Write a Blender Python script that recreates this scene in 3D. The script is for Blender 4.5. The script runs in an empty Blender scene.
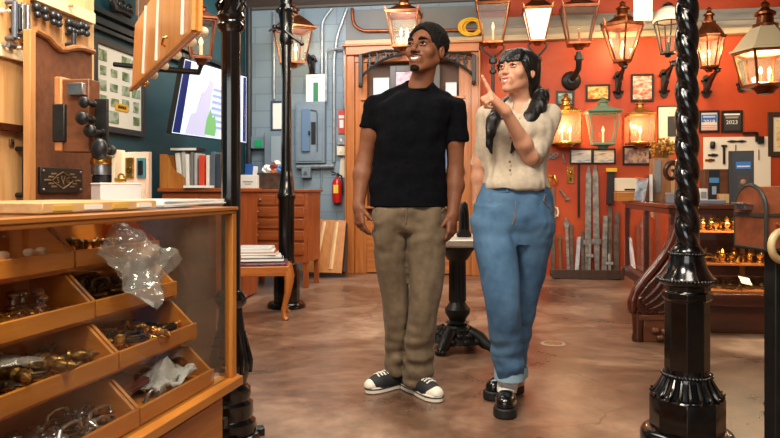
import bpy, math, random
import numpy as np
from mathutils import Vector, Matrix, Euler
from mathutils import noise as MN
random.seed(7)
SC = bpy.context.scene
COL = SC.collection
PI = math.pi

# ---------------------------------------------------------------- camera, world, lights, exposure
FPX, HX, HY, CAMH = 700.0, 390.0, 190.0, 1.0
cam_d = bpy.data.cameras.new('camera'); cam = bpy.data.objects.new('camera', cam_d); COL.objects.link(cam)
cam.location = (0, 0, CAMH); cam.rotation_euler = (PI/2, 0, 0)
cam_d.sensor_width = 36.0; cam_d.lens = FPX/780*36.0; cam_d.shift_y = -(219.0-HY)/780.0
cam_d.clip_start = 0.05; cam_d.clip_end = 60
SC.camera = cam
SC.view_settings.view_transform = 'Standard'; SC.view_settings.look = 'None'
SC.view_settings.exposure = 0.0; SC.view_settings.gamma = 1.0; SC.view_settings.use_curve_mapping = False

wd = bpy.data.worlds.new('world'); SC.world = wd; wd.use_nodes = True
bg = wd.node_tree.nodes['Background']; bg.inputs[0].default_value = (1.0, 0.93, 0.85, 1); bg.inputs[1].default_value = 0.20

def area(name, loc, target, sx, sy, power, color):
    l = bpy.data.lights.new(name, 'AREA'); l.shape = 'RECTANGLE'; l.size = sx; l.size_y = sy
    l.energy = power; l.color = color
    o = bpy.data.objects.new(name, l); COL.objects.link(o); o.location = loc
    o.rotation_euler = (Vector(target)-Vector(loc)).to_track_quat('-Z', 'Y').to_euler()
    return o
area('storefront_window_light', (-1.6, -3.0, 2.2), (0.0, 4.0, 1.0), 3.2, 2.2, 80, (1.0, 0.97, 0.93))
area('unseen_light_front', (0.9, 1.2, 3.05), (0.1, 3.2, 0.8), 1.0, 0.8, 40, (1.0, 0.92, 0.80))  # unseen lamp, added as frontal fill on the two people
area('unseen_light_middle', (0.2, 5.0, 3.05), (0.4, 5.6, 0), 2.6, 1.4, 90, (1.0, 0.90, 0.76))  # unseen overhead lamp without a fixture, lights the middle floor
area('unseen_light_red_wall', (2.4, 6.4, 3.05), (2.4, 8.4, 1.2), 3.0, 0.4, 48, (1.0, 0.84, 0.62))  # unseen lamp, added to brighten the red wall
area('unseen_light_showcase', (-0.5, 1.2, 3.0), (-0.9, 2.0, 0.6), 0.9, 0.7, 105, (1.0, 0.88, 0.70))  # unseen lamp, added to bring light into the case trays
area('unseen_light_samples', (-1.5, 3.1, 3.05), (-2.3, 4.0, 1.4), 0.8, 0.6, 80, (1.0, 0.90, 0.74))  # unseen lamp, added to brighten the sample boards
area('unseen_light_desk', (-0.7, 6.9, 3.05), (-1.2, 8.6, 1.4), 1.4, 0.5, 45, (0.98, 0.97, 0.96))  # unseen lamp without a fixture, aimed at the blue wall

# ---------------------------------------------------------------- colour and material helpers
def L(c):
    return c/12.92 if c <= 0.04045 else ((c+0.055)/1.055)**2.4
def S(r, g, b): return (L(r/255), L(g/255), L(b/255), 1.0)
MATS = {}
def mat(name, col, col2=None, rough=0.5, metal=0.0, scale=6.0, stretch=(1, 1, 1), detail=5.0, lo=0.35, hi=0.65,
        bump=0.0, bscale=None, coat=0.0, spec=0.5, rough2=None, emit=None, estr=0.0, sss=0.0, wave=None, sheen=0.0):
    if name in MATS: return MATS[name]
    m = bpy.data.materials.new(name); m.use_nodes = True; nt = m.node_tree; N = nt.nodes; K = nt.links
    p = N['Principled BSDF']
    p.inputs['Base Color'].default_value = col; p.inputs['Roughness'].default_value = rough
    p.inputs['Metallic'].default_value = metal; p.inputs['Coat Weight'].default_value = coat
    p.inputs['Coat Roughness'].default_value = 0.12
    p.inputs['Specular IOR Level'].default_value = spec
    p.inputs['Sheen Weight'].default_value = sheen
    if sss: 
        p.inputs['Subsurface Weight'].default_value = sss; p.inputs['Subsurface Radius'].default_value = (0.012, 0.005, 0.003); p.inputs['Subsurface Scale'].default_value = 1.0
    if emit:
        p.inputs['Emission Color'].default_value = emit; p.inputs['Emission Strength'].default_value = estr
    if col2 is not None or bump or rough2 is not None:
        tc = N.new('ShaderNodeTexCoord'); mp = N.new('ShaderNodeMapping'); mp.inputs['Scale'].default_value = stretch
        K.new(tc.outputs['Object'], mp.inputs['Vector'])
        if wave:
            nz = N.new('ShaderNodeTexWave'); nz.inputs['Scale'].default_value = scale; nz.inputs['Distortion'].default_value = wave
            nz.inputs['Detail'].default_value = 3; nz.inputs['Detail Scale'].default_value = 1.6; nz.bands_direction = 'DIAGONAL'
            fac = nz.outputs['Fac']
        else:
            nz = N.new('ShaderNodeTexNoise'); nz.inputs['Scale'].default_value = scale; nz.inputs['Detail'].default_value = detail
            nz.inputs['Roughness'].default_value = 0.6
            fac = nz.outputs['Fac']
        K.new(mp.outputs['Vector'], nz.inputs['Vector'])
        if col2 is not None:
            cr = N.new('ShaderNodeValToRGB'); cr.color_ramp.elements[0].position = lo; cr.color_ramp.elements[1].position = hi
            cr.color_ramp.elements[0].color = col; cr.color_ramp.elements[1].color = col2
            K.new(fac, cr.inputs['Fac']); K.new(cr.outputs['Color'], p.inputs['Base Color'])
        if rough2 is not None:
            mr = N.new('ShaderNodeMapRange'); mr.inputs['From Min'].default_value = lo; mr.inputs['From Max'].default_value = hi
            mr.inputs['To Min'].default_value = rough; mr.inputs['To Max'].default_value = rough2
            K.new(fac, mr.inputs['Value']); K.new(mr.outputs['Result'], p.inputs['Roughness'])
        if bump:
            bn = N.new('ShaderNodeBump'); bn.inputs['Strength'].default_value = bump; bn.inputs['Distance'].default_value = 0.01
            if bscale:
                n2 = N.new('ShaderNodeTexNoise'); n2.inputs['Scale'].default_value = bscale; n2.inputs['Detail'].default_value = 4
                K.new(mp.outputs['Vector'], n2.inputs['Vector']); K.new(n2.outputs['Fac'], bn.inputs['Height'])
            else: K.new(fac, bn.inputs['Height'])
            K.new(bn.outputs['Normal'], p.inputs['Normal'])
    MATS[name] = m
    return m
def wood(name, c1, c2, axis='X', rough=0.4, coat=0.15, fine=9.0, bump=0.08):
    st = {'X': (0.55, 6, 6), 'Y': (6, 0.55, 6), 'Z': (6, 6, 0.55)}[axis]
    return mat(name, c1, c2, rough=rough, scale=fine*0.45, stretch=st, detail=7, lo=0.3, hi=0.7, bump=bump, coat=coat)
def glass(name, tint=(1, 1, 1, 1), rough=0.02, gloss=0.06, dirt=0.0):
    if name in MATS: return MATS[name]
    m = bpy.data.materials.new(name); m.use_nodes = True; nt = m.node_tree; N = nt.nodes; K = nt.links
    for n in list(N):
        if n.type != 'OUTPUT_MATERIAL': N.remove(n)
    out = [n for n in N if n.type == 'OUTPUT_MATERIAL'][0]
    tr = N.new('ShaderNodeBsdfTransparent'); tr.inputs[0].default_value = tint
    gl = N.new('ShaderNodeBsdfGlossy'); gl.inputs['Roughness'].default_value = rough
    lw = N.new('ShaderNodeLayerWeight'); lw.inputs['Blend'].default_value = 0.5; pw = N.new('ShaderNodeMath'); pw.operation = 'POWER'; K.new(lw.outputs['Facing'], pw.inputs[0]); pw.inputs[1].default_value = 5.0
    fr = N.new('ShaderNodeMath'); fr.operation = 'MULTIPLY_ADD'; K.new(pw.outputs[0], fr.inputs[0]); fr.inputs[1].default_value = 0.9; fr.inputs[2].default_value = gloss*0.6
    mx = N.new('ShaderNodeMixShader'); K.new(fr.outputs[0], mx.inputs[0]); K.new(tr.outputs[0], mx.inputs[1]); K.new(gl.outputs[0], mx.inputs[2])
    last = mx
    if dirt:
        df = N.new('ShaderNodeBsdfDiffuse'); df.inputs[0].default_value = (0.8, 0.78, 0.72, 1)
        m2 = N.new('ShaderNodeMixShader'); m2.inputs[0].default_value = dirt
        K.new(mx.outputs[0], m2.inputs[1]); K.new(df.outputs[0], m2.inputs[2]); last = m2
    K.new(last.outputs[0], out.inputs['Surface'])
    MATS[name] = m
    return m
def plain(name, rgb, **k): return mat(name, S(*rgb), **k)

# ---------------------------------------------------------------- mesh builder
class MB:
    def __init__(s): s.v = []; s.f = []; s.m = []
    def add(s, vs, fs, mi=0, M=None):
        b = len(s.v)
        for p in vs:
            p = Vector(p)
            s.v.append(tuple(M @ p) if M is not None else tuple(p))
        for f in fs: s.f.append(tuple(i+b for i in f)); s.m.append(mi)
        return s
    def box(s, c, d, R=None, mi=0, taper=None):
        x, y, z = d[0]/2, d[1]/2, d[2]/2
        tx, ty = taper if taper else (1, 1)
        vs = [(-x, -y, -z), (x, -y, -z), (x, y, -z), (-x, y, -z), (-x*tx, -y*ty, z), (x*tx, -y*ty, z), (x*tx, y*ty, z), (-x*tx, y*ty, z)]
        M = Matrix.Translation(c)
        if R is not None: M = M @ (R.to_matrix().to_4x4() if isinstance(R, Euler) else R.to_4x4())
        return s.add(vs, [(0, 3, 2, 1), (4, 5, 6, 7), (0, 1, 5, 4), (1, 2, 6, 5), (2, 3, 7, 6), (3, 0, 4, 7)], mi, M)
    def span(s, a, b, mi=0):      # box by two corners
        return s.box([(a[i]+b[i])/2 for i in range(3)], [abs(b[i]-a[i]) for i in range(3)], None, mi)
    def tube(s, pts, r, n=8, mi=0, cap=True, flat=1.0, up=None, closed=False):
        pts = [Vector(p) for p in pts]; k = len(pts)
        rs = r if isinstance(r, (list, tuple)) else [r]*k
        vs = []; pu = None
        for i, p in enumerate(pts):
            if closed: t = pts[(i+1) % k]-pts[i-1]
            else: t = pts[min(i+1, k-1)]-pts[max(i-1, 0)]
            if t.length < 1e-9: t = Vector((0, 0, 1))
            t.normalize()
            if pu is None:
                u = Vector(up) if up else (Vector((0, 0, 1)) if abs(t.z) < 0.9 else Vector((1, 0, 0)))
            else: u = pu
            u = u-t*u.dot(t)
            if u.length < 1e-6: u = t.orthogonal()
            u.normalize(); pu = u; w = t.cross(u)
            for j in range(n):
                a = 2*PI*j/n
                vs.append(p+(u*math.cos(a)*flat+w*math.sin(a))*rs[i])
        fs = []
        for i in range(k if closed else k-1):
            i2 = (i+1) % k
            for j in range(n):
                fs.append((i*n+j, i*n+(j+1) % n, i2*n+(j+1) % n, i2*n+j))
        if cap and not closed:
            fs.append(tuple(reversed(range(n)))); fs.append(tuple((k-1)*n+j for j in range(n)))
        return s.add(vs, fs, mi)
    def cyl(s, a, b, r, r2=None, n=16, mi=0): return s.tube([a, b], [r, r if r2 is None else r2], n, mi)
    def lathe(s, prof, n=24, c=(0, 0, 0), mi=0, rot=0.0, M=None, cap=True, sq=None):
        vs = []; k = len(prof)
        for r, z in prof:
            for j in range(n):
                a = 2*PI*j/n+rot
                vs.append((c[0]+r*math.cos(a), c[1]+r*math.sin(a), c[2]+z))
        fs = [(i*n+j, i*n+(j+1) % n, (i+1)*n+(j+1) % n, (i+1)*n+j) for i in range(k-1) for j in range(n)]
        if cap:
            if prof[0][0] > 1e-5: fs.append(tuple(reversed(range(n))))
            if prof[-1][0] > 1e-5: fs.append(tuple((k-1)*n+j for j in range(n)))
        return s.add(vs, fs, mi, M)
    def ball(s, c, r, n=10, m=7, mi=0, sc=(1, 1, 1), M=None):
        vs = []; fs = []
        for i in range(m+1):
            t = PI*i/m
            for j in range(n):
                a = 2*PI*j/n
                p = Vector((math.sin(t)*math.cos(a)*r*sc[0], math.sin(t)*math.sin(a)*r*sc[1], math.cos(t)*r*sc[2]))
                if M is not None: p = M.to_3x3() @ p
                vs.append(p+Vector(c))
        for i in range(m):
            for j in range(n): fs.append((i*n+j, (i+1)*n+j, (i+1)*n+(j+1) % n, i*n+(j+1) % n))
        return s.add(vs, fs, mi)
    def prism(s, outline, d0, d1, plane='XZ', mi=0, M=None):   # outline extruded between two offsets along the third axis
        n = len(outline)
        def P(u, v, w): return {'XZ': (u, w, v), 'XY': (u, v, w), 'YZ': (w, u, v)}[plane]
        vs = [P(u, v, d0) for u, v in outline]+[P(u, v, d1) for u, v in outline]
        fs = [tuple(reversed(range(n))), tuple(range(n, 2*n))]+[(i, (i+1) % n, n+(i+1) % n, n+i) for i in range(n)]
        return s.add(vs, fs, mi, M)
    def torus(s, c, R, r, n=24, m=8, axis='Z', mi=0, arc=(0, 2*PI)):
        full = abs(arc[1]-arc[0]-2*PI) < 1e-6
        k = n if full else n+1
        pts = []
        for i in range(k):
            a = arc[0]+(arc[1]-arc[0])*i/n
            u, v = R*math.cos(a), R*math.sin(a)
            pts.append({'Z': (c[0]+u, c[1]+v, c[2]), 'Y': (c[0]+u, c[1], c[2]+v), 'X': (c[0], c[1]+u, c[2]+v)}[axis])
        return s.tube(pts, r, m, mi, closed=full)
    def build(s, name, mats, parent=None, loc=None, rot=None, smooth=True, bevel=0.0, angle=38):
        me = bpy.data.meshes.new(name); me.from_pydata(s.v, [], s.f)
        ms = mats if isinstance(mats, (list, tuple)) else [mats]
        for m in ms: me.materials.append(m)
        me.polygons.foreach_set('material_index', s.m)
        me.update(); 
        import bmesh as _b
        bm = _b.new(); bm.from_mesh(me); _b.ops.recalc_face_normals(bm, faces=bm.faces); bm.to_mesh(me); bm.free()
        if smooth:
            me.polygons.foreach_set('use_smooth', [True]*len(me.polygons)); me.set_sharp_from_angle(angle=math.radians(angle))
        o = bpy.data.objects.new(name, me); COL.objects.link(o)
        if parent is not None: o.parent = parent
        if loc is not None: o.location = loc
        if rot is not None: o.rotation_euler = rot
        if bevel:
            b = o.modifiers.new('bevel', 'BEVEL'); b.width = bevel; b.segments = 2; b.limit_method = 'ANGLE'; b.angle_limit = 0.7
        return o
def tag(o, label, cat, group=None, kind=None):
    if label: o['label'] = label
    if cat: o['category'] = cat
    if group: o['group'] = group
    if kind: o['kind'] = kind
    return o
def thing(name, label, cat, loc=(0, 0, 0), rz=0.0, group=None, rot=None):
    o = bpy.data.objects.new(name, None); COL.objects.link(o); o.empty_display_size = 0.05
    o.location = loc; o.rotation_euler = rot if rot is not None else (0, 0, rz)
    return tag(o, label, cat, group)
def struct(o): o['kind'] = 'structure'; return o
def dup(root, loc=None, rot=None, label=None, group=None, scale=None):
    r = root.copy(); COL.objects.link(r)
    if loc is not None: r.location = loc
    if rot is not None: r.rotation_euler = rot
    if label: r['label'] = label
    if group: r['group'] = group
    if scale: r.scale = scale
    for ch in root.children:
        c = ch.copy(); COL.objects.link(c); c.parent = r
        for g in ch.children:
            d = g.copy(); COL.objects.link(d); d.parent = c
    return r

# place helpers: a photo pixel at a known distance, or on the back / left wall
def at(px, py, Y): return Vector(((px-HX)/FPX*Y, Y, CAMH+(HY-py)/FPX*Y))
TH = math.atan(110/700)                      # the room is turned this much against the camera
U = Vector((math.sin(TH), math.cos(TH), 0)); V = Vector((math.cos(TH), -math.sin(TH), 0))
CORNER = Vector((-1.82, 8.8, 0))
def wb(px, py, off=0.0):                     # on the back wall, off metres in front of it
    o = CORNER-U*off; r = (px-HX)/FPX
    k = (r*o.y-o.x)/(V.x-r*V.y); q = o+V*k
    return Vector((q.x, q.y, CAMH+(HY-py)/FPX*q.y))
def wl(px, py, off=0.0):                     # on the left wall, off metres into the room
    o = CORNER+V*off; r = (px-HX)/FPX
    k = (o.x-r*o.y)/(U.x-r*U.y); q = o-U*k
    return Vector((q.x, q.y, CAMH+(HY-py)/FPX*q.y))
RW = -TH                                     # z-rotation of things squared to the room: local -Y faces the room

# ---------------------------------------------------------------- common materials
IRON = mat('black_gloss_iron', S(6, 6, 7), S(12, 13, 15), rough=0.17, scale=30, bump=0.03, coat=0.5, spec=0.5)
IRONM = mat('black_matte_iron', S(14, 14, 15), S(28, 27, 26), rough=0.45, scale=22, bump=0.08)
OLDIRON = mat('old_grey_iron', S(96, 92, 88), S(150, 144, 138), rough=0.5, metal=0.4, scale=14, bump=0.15)
COPPER = mat('warm_copper', S(168, 100, 60), S(112, 62, 36), rough=0.28, metal=0.85, scale=9, bump=0.03)
BRASS = mat('polished_brass', S(226, 172, 84), S(186, 126, 48), rough=0.2, metal=0.9, scale=10)
DBRASS = mat('aged_brass', S(150, 112, 56), S(76, 54, 30), rough=0.34, metal=0.9, scale=20)
VERDI = mat('verdigris_copper', S(86, 142, 124), S(122, 116, 86), rough=0.65, scale=14, bump=0.1)
STEEL = mat('brushed_steel', S(170, 170, 172), S(130, 130, 134), rough=0.3, metal=0.9, scale=14)
OAK = wood('honey_oak', S(204, 134, 56), S(170, 100, 36), 'X')
OAKZ = wood('honey_oak_upright', S(200, 130, 54), S(164, 96, 34), 'Z')
OAKY = wood('honey_oak_long', S(202, 130, 50), S(164, 96, 32), 'Y')
PALE = wood('pale_birch', S(232, 196, 146), S(214, 170, 116), 'Z', coat=0.0)
MAHOG = wood('dark_mahogany', S(84, 38, 22), S(48, 20, 12), 'X', rough=0.28, coat=0.4)
MAHOGZ = wood('dark_mahogany_upright', S(84, 38, 22), S(48, 20, 12), 'Z', rough=0.28, coat=0.4)
WALNUT = wood('brown_walnut', S(128, 76, 42), S(92, 50, 26), 'X', rough=0.5, coat=0.05)
WHITE = plain('white_paper', (236, 232, 224), rough=0.6)
CREAM = plain('cream_board', (232, 218, 190), rough=0.7)
BLACK = plain('black_satin', (20, 20, 22), rough=0.4)
GLASS = glass('clear_glass')
LGLASS = glass('lantern_glass', (1.0, 0.96, 0.88, 1), rough=0.05, dirt=0.05)

# ---------------------------------------------------------------- setting
fm = bpy.data.materials.new('stained_concrete'); fm.use_nodes = True
def floor_nodes(nt):
    N = nt.nodes; K = nt.links; p = N['Principled BSDF']
    tc = N.new('ShaderNodeTexCoord')
    n1 = N.new('ShaderNodeTexNoise'); n1.inputs['Scale'].default_value = 1.15; n1.inputs['Detail'].default_value = 9; n1.inputs['Roughness'].default_value = 0.66; n1.inputs['Distortion'].default_value = 0.6
    K.new(tc.outputs['Object'], n1.inputs['Vector'])
    cr = N.new('ShaderNodeValToRGB'); e = cr.color_ramp.elements
    e[0].position = 0.33; e[0].color = S(70, 48, 36); e[1].position = 0.68; e[1].color = S(172, 142, 120)
    q = e.new(0.5); q.color = S(122, 91, 72)
    K.new(n1.outputs['Fac'], cr.inputs['Fac'])
    n2 = N.new('ShaderNodeTexNoise'); n2.inputs['Scale'].default_value = 11; n2.inputs['Detail'].default_value = 6
    K.new(tc.outputs['Object'], n2.inputs['Vector'])
    mx = N.new('ShaderNodeMixRGB'); mx.blend_type = 'OVERLAY'; mx.inputs[0].default_value = 0.55
    K.new(cr.outputs['Color'], mx.inputs[1]); K.new(n2.outputs['Fac'], mx.inputs[2])
    vo = N.new('ShaderNodeTexVoronoi'); vo.feature = 'DISTANCE_TO_EDGE'; vo.inputs['Scale'].default_value = 0.42
    n3 = N.new('ShaderNodeTexNoise'); n3.inputs['Scale'].default_value = 3.0; n3.inputs['Detail'].default_value = 5
    K.new(tc.outputs['Object'], n3.inputs['Vector'])
    ad = N.new('ShaderNodeMixRGB'); ad.blend_type = 'ADD'; ad.inputs[0].default_value = 0.35
    K.new(tc.outputs['Object'], ad.inputs[1]); K.new(n3.outputs['Color'], ad.inputs[2]); K.new(ad.outputs[0], vo.inputs['Vector'])
    cc = N.new('ShaderNodeValToRGB'); cc.color_ramp.elements[0].position = 0.0; cc.color_ramp.elements[1].position = 0.003
    cc.color_ramp.elements[0].color = (1, 1, 1, 1); cc.color_ramp.elements[1].color = (0, 0, 0, 1)
    K.new(vo.outputs['Distance'], cc.inputs['Fac'])
    m3 = N.new('ShaderNodeMixRGB'); K.new(cc.outputs['Color'], m3.inputs[0]); K.new(mx.outputs[0], m3.inputs[1]); m3.inputs[2].default_value = S(104, 72, 54)
    K.new(m3.outputs[0], p.inputs['Base Color'])
    mr = N.new('ShaderNodeMapRange'); mr.inputs['From Min'].default_value = 0.3; mr.inputs['From Max'].default_value = 0.7
    mr.inputs['To Min'].default_value = 0.22; mr.inputs['To Max'].default_value = 0.42
    K.new(n1.outputs['Fac'], mr.inputs['Value']); K.new(mr.outputs['Result'], p.inputs['Roughness'])
    b = N.new('ShaderNodeBump'); b.inputs['Strength'].default_value = 0.12; b.inputs['Distance'].default_value = 0.01
    K.new(n2.outputs['Fac'], b.inputs['Height']); K.new(b.outputs['Normal'], p.inputs['Normal'])
floor_nodes(fm.node_tree)
def room(u, v, z): 
    q = CORNER-U*u+V*v; return (q.x, q.y, z)
def roombox(name, u0, u1, v0, v1, z0, z1, m):
    b = MB(); b.box((0, 0, 0), (v1-v0, u1-u0, z1-z0)); q = room((u0+u1)/2, (v0+v1)/2, (z0+z1)/2)
    return struct(b.build(name, m, None, q, (0, 0, RW), smooth=False))
CEIL = 3.56
roombox('floor', -0.15, 13.0, -0.15, 7.6, -0.1, 0.0, fm)
roombox('ceiling', -0.15, 13.0, -0.15, 7.6, CEIL, CEIL+0.1, wood('dark_ceiling_boards', S(62, 54, 48), S(44, 38, 34), 'X', rough=0.7, coat=0))
# blue painted block wall
bm_ = bpy.data.materials.new('blue_block_wall'); bm_.use_nodes = True
def block_nodes(nt):
    N = nt.nodes; K = nt.links; p = N['Principled BSDF']
    tc = N.new('ShaderNodeTexCoord'); mp = N.new('ShaderNodeMapping'); mp.inputs['Rotation'].default_value = (PI/2, 0, 0)
    mp.vector_type = 'TEXTURE'
    K.new(tc.outputs['Object'], mp.inputs['Vector'])
    br = N.new('ShaderNodeTexBrick'); br.inputs['Color1'].default_value = S(118, 136, 148); br.inputs['Color2'].default_value = S(128, 146, 158)
    br.inputs['Mortar'].default_value = S(106, 122, 134); br.inputs['Scale'].default_value = 1.0; br.inputs['Brick Width'].default_value = 0.42
    br.inputs['Row Height'].default_value = 0.21; br.inputs['Mortar Size'].default_value = 0.006
    K.new(mp.outputs['Vector'], br.inputs['Vector'])
    nz = N.new('ShaderNodeTexNoise'); nz.inputs['Scale'].default_value = 1.7; nz.inputs['Detail'].default_value = 7; K.new(tc.outputs['Object'], nz.inputs['Vector'])
    mx = N.new('ShaderNodeMixRGB'); mx.blend_type = 'OVERLAY'; mx.inputs[0].default_value = 0.3
    K.new(br.outputs['Color'], mx.inputs[1]); K.new(nz.outputs['Fac'], mx.inputs[2]); K.new(mx.outputs[0], p.inputs['Base Color'])
    p.inputs['Roughness'].default_value = 0.55
    b = N.new('ShaderNodeBump'); b.inputs['Strength'].default_value = 0.22; b.inputs['Distance'].default_value = 0.008; b.invert = True
    K.new(br.outputs['Fac'], b.inputs['Height']); K.new(b.outputs['Normal'], p.inputs['Normal'])
block_nodes(bm_.node_tree)
kR = 2.93
roombox('wall_back', -0.15, 0.0, -0.15, kR, 0, CEIL, bm_)
RED = mat('red_painted_wall', S(166, 50, 12), S(188, 72, 16), rough=0.55, scale=1.3, detail=8, bump=0.05, bscale=30)
roombox('wall_back_red', -0.15, 0.0, kR, 7.6, 0, CEIL, RED)
TEAL = mat('teal_painted_wall', S(24, 66, 76), S(30, 76, 86), rough=0.5, scale=1.5, bump=0.04, bscale=40)
roombox('wall_left', -0.15, 13.0, -0.15, 0.0, 0, CEIL, TEAL)
roombox('wall_right', -0.15, 13.0, 7.45, 7.6, 0, CEIL, plain('warm_plaster', (196, 160, 124), rough=0.7))

# ---------------------------------------------------------------- iron columns
def octa(r): return r/math.cos(PI/8)
def bead_ring(R, r, z, n, name, parent):
    b = MB()
    for i in range(n):
        a = 2*PI*i/n; b.ball((R*math.cos(a), R*math.sin(a), z), r, 8, 5)
    b.torus((0, 0, z), R-r*0.4, r*0.7, 32, 6)
    return b.build(name, IRON, parent)
def twisted_column():
    Y = 2.79; X = (687.0-HX)/FPX*Y; k = Y/FPX
    def z(py): return CAMH+(HY-py)*k
    t = thing('twisted_column', 'glossy black iron column with a rope-twist shaft and octagonal foot, at right in front of the counter', 'column', (X, Y, 0))
    b = MB(); b.lathe([(0.178, 0), (0.178, 0.03), (0.168, 0.045), (0.15, 0.052)], 40); b.build('foot_disc', IRON, t)
    b = MB(); b.lathe([(octa(0.131), 0.052), (octa(0.131), z(397)), (octa(0.124), z(394.5))], 8, rot=PI/8); b.build('octagonal_plinth', IRON, t, bevel=0.003)
    b = MB(); b.lathe([(0.124, z(394)), (0.118, z(391)), (0.094, z(381)), (0.084, z(373)), (0.083, z(368))], 40)
    for i in range(20):                       # upright leaves round the flare
        a = 2*PI*i/20; ca, sa = math.cos(a), math.sin(a); pts = []
        for r, zz in [(0.086, z(376)), (0.1, z(384)), (0.117, z(391)), (0.133, z(394)), (0.140, z(391))]: pts.append((r*ca, r*sa, zz))
        b.tube(pts, [0.007, 0.013, 0.016, 0.013, 0.004], 8, flat=0.6)
    b.build('leaf_flare', IRON, t)
    bead_ring(0.092, 0.0075, z(374), 44, 'lower_bead_ring', t)
    b = MB(); b.lathe([(octa(0.079), z(373)), (octa(0.078), z(300)), (octa(0.087), z(298)), (octa(0.087), z(292)), (octa(0.08), z(290)), (octa(0.083), z(284))], 8, rot=PI/8)
    b.build('octagonal_shaft', IRON, t, bevel=0.003)
    b = MB(); b.lathe([(0.07, z(288)), (0.1, z(283)), (0.106, z(279)), (0.1, z(276)), (0.086, z(272)), (0.072, z(264)), (0.066, z(257)), (0.066, z(252)), (0.06, z(249)), (0.05, z(246))], 40); b.build('collar', IRON, t)
    bead_ring(0.107, 0.0085, z(279.5), 48, 'collar_bead_ring', t); bead_ring(0.068, 0.006, z(253.5), 38, 'neck_bead_ring', t)
    nz, na = 330, 40; z0 = z(250); z1 = CEIL; lead = 0.212; vs = []; fs = []
    for i in range(nz):
        zz = z0+(z1-z0)*i/(nz-1); R = 0.0475-0.004*min(1, (zz-z0)/1.0)
        for j in range(na):
            a = 2*PI*j/na; ph = 2*(a+2*PI*zz/lead); lob = abs(math.cos(ph/2))**0.75
            r = R*(0.70+0.33*lob)
            vs.append((r*math.cos(a), r*math.sin(a), zz))
    for i in range(nz-1):
        for j in range(na): fs.append((i*na+j, i*na+(j+1) % na, (i+1)*na+(j+1) % na, (i+1)*na+j))
    b = MB(); b.add(vs, fs); b.build('twisted_shaft', IRON, t, angle=80)
twisted_column()
def fluted_column():
    Y = 2.83; X = (231.0-HX)/FPX*Y; k = Y/FPX
    def z(py): return CAMH+(HY-py)*k
    t = thing('turned_column', 'glossy black iron column with a bulbous turned foot right behind the glass case corner', 'column', (X, Y, 0))
    b = MB(); b.lathe([(0.118, 0), (0.118, 0.02), (0.102, 0.028)], 32)
    for a in (0.3, 1.87, 3.44, 5.0): b.box((0.108*math.cos(a), 0.108*math.sin(a), 0.016), (0.05, 0.05, 0.03), Euler((0, 0, a)))
    b.build('bolted_flange', IRON, t, bevel=0.003)
    b = MB(); b.lathe([(0.1, 0.02), (0.103, z(426)), (0.099, z(420)), (0.084, z(417)), (0.09, z(412)), (0.088, z(402)), (0.074, z(399)), (0.08, z(393)), (0.078, z(387)), (0.062, z(383)),
             (0.066, z(378)), (0.078, z(370)), (0.08, z(362)), (0.07, z(352)), (0.06, z(340)), (0.052, z(322)), (0.044, z(306))], 40)
    for i in range(8):
        a = 2*PI*i/8; b.tube([(r*math.cos(a), r*math.sin(a), z(q)) for r, q in ((0.052, 330), (0.064, 345), (0.078, 360), (0.08, 372))], [0.006, 0.01, 0.012, 0.006], 8)
    b.build('turned_foot', IRON, t)
    b = MB(); b.lathe([(0.042, z(308)), (0.06, z(304)), (0.067, z(299)), (0.06, z(294)), (0.042, z(290))], 36); b.build('lower_ring', IRON, t)
    b = MB(); nn = 48; vs = []; fs = []
    zs = [z(292), z(30)]
    for zz in zs:
        for j in range(nn):
            a = 2*PI*j/nn; r = 0.0385*(1-0.05*abs(math.cos(6*a))) if True else 0
            vs.append((r*math.cos(a), r*math.sin(a), zz))
    for j in range(nn): fs.append((j, (j+1) % nn, nn+(j+1) % nn, nn+j))
    b.add(vs, fs); b.build('shaft', IRON, t, angle=80)
    b = MB(); b.lathe([(0.038, z(33)), (0.05, z(30)), (0.056, z(26)), (0.048, z(23)), (0.048, z(20)), (0.057, z(17)), (0.05, z(13))], 36); b.build('upper_ring', IRON, t)
    b = MB(); b.lathe([(0.046, z(14)), (0.052, z(0)), (0.054, z(-40)), (0.05, z(-120)), (0.05, CEIL)], 36)
    rr = random.Random(3)
    for i in range(9):
        for q in range(10):
            a = 2*PI*(i+0.5*(q % 2))/9; b.tube([(0.05*math.cos(a-0.2), 0.05*math.sin(a-0.2), z(12-q*9)), (0.058*math.cos(a), 0.058*math.sin(a), z(6-q*9)), (0.05*math.cos(a+0.2), 0.05*math.sin(a+0.2), z(1-q*9))], [0.003, 0.007, 0.003], 6)
    b.build('leafy_sleeve', IRON, t)
fluted_column()
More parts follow.
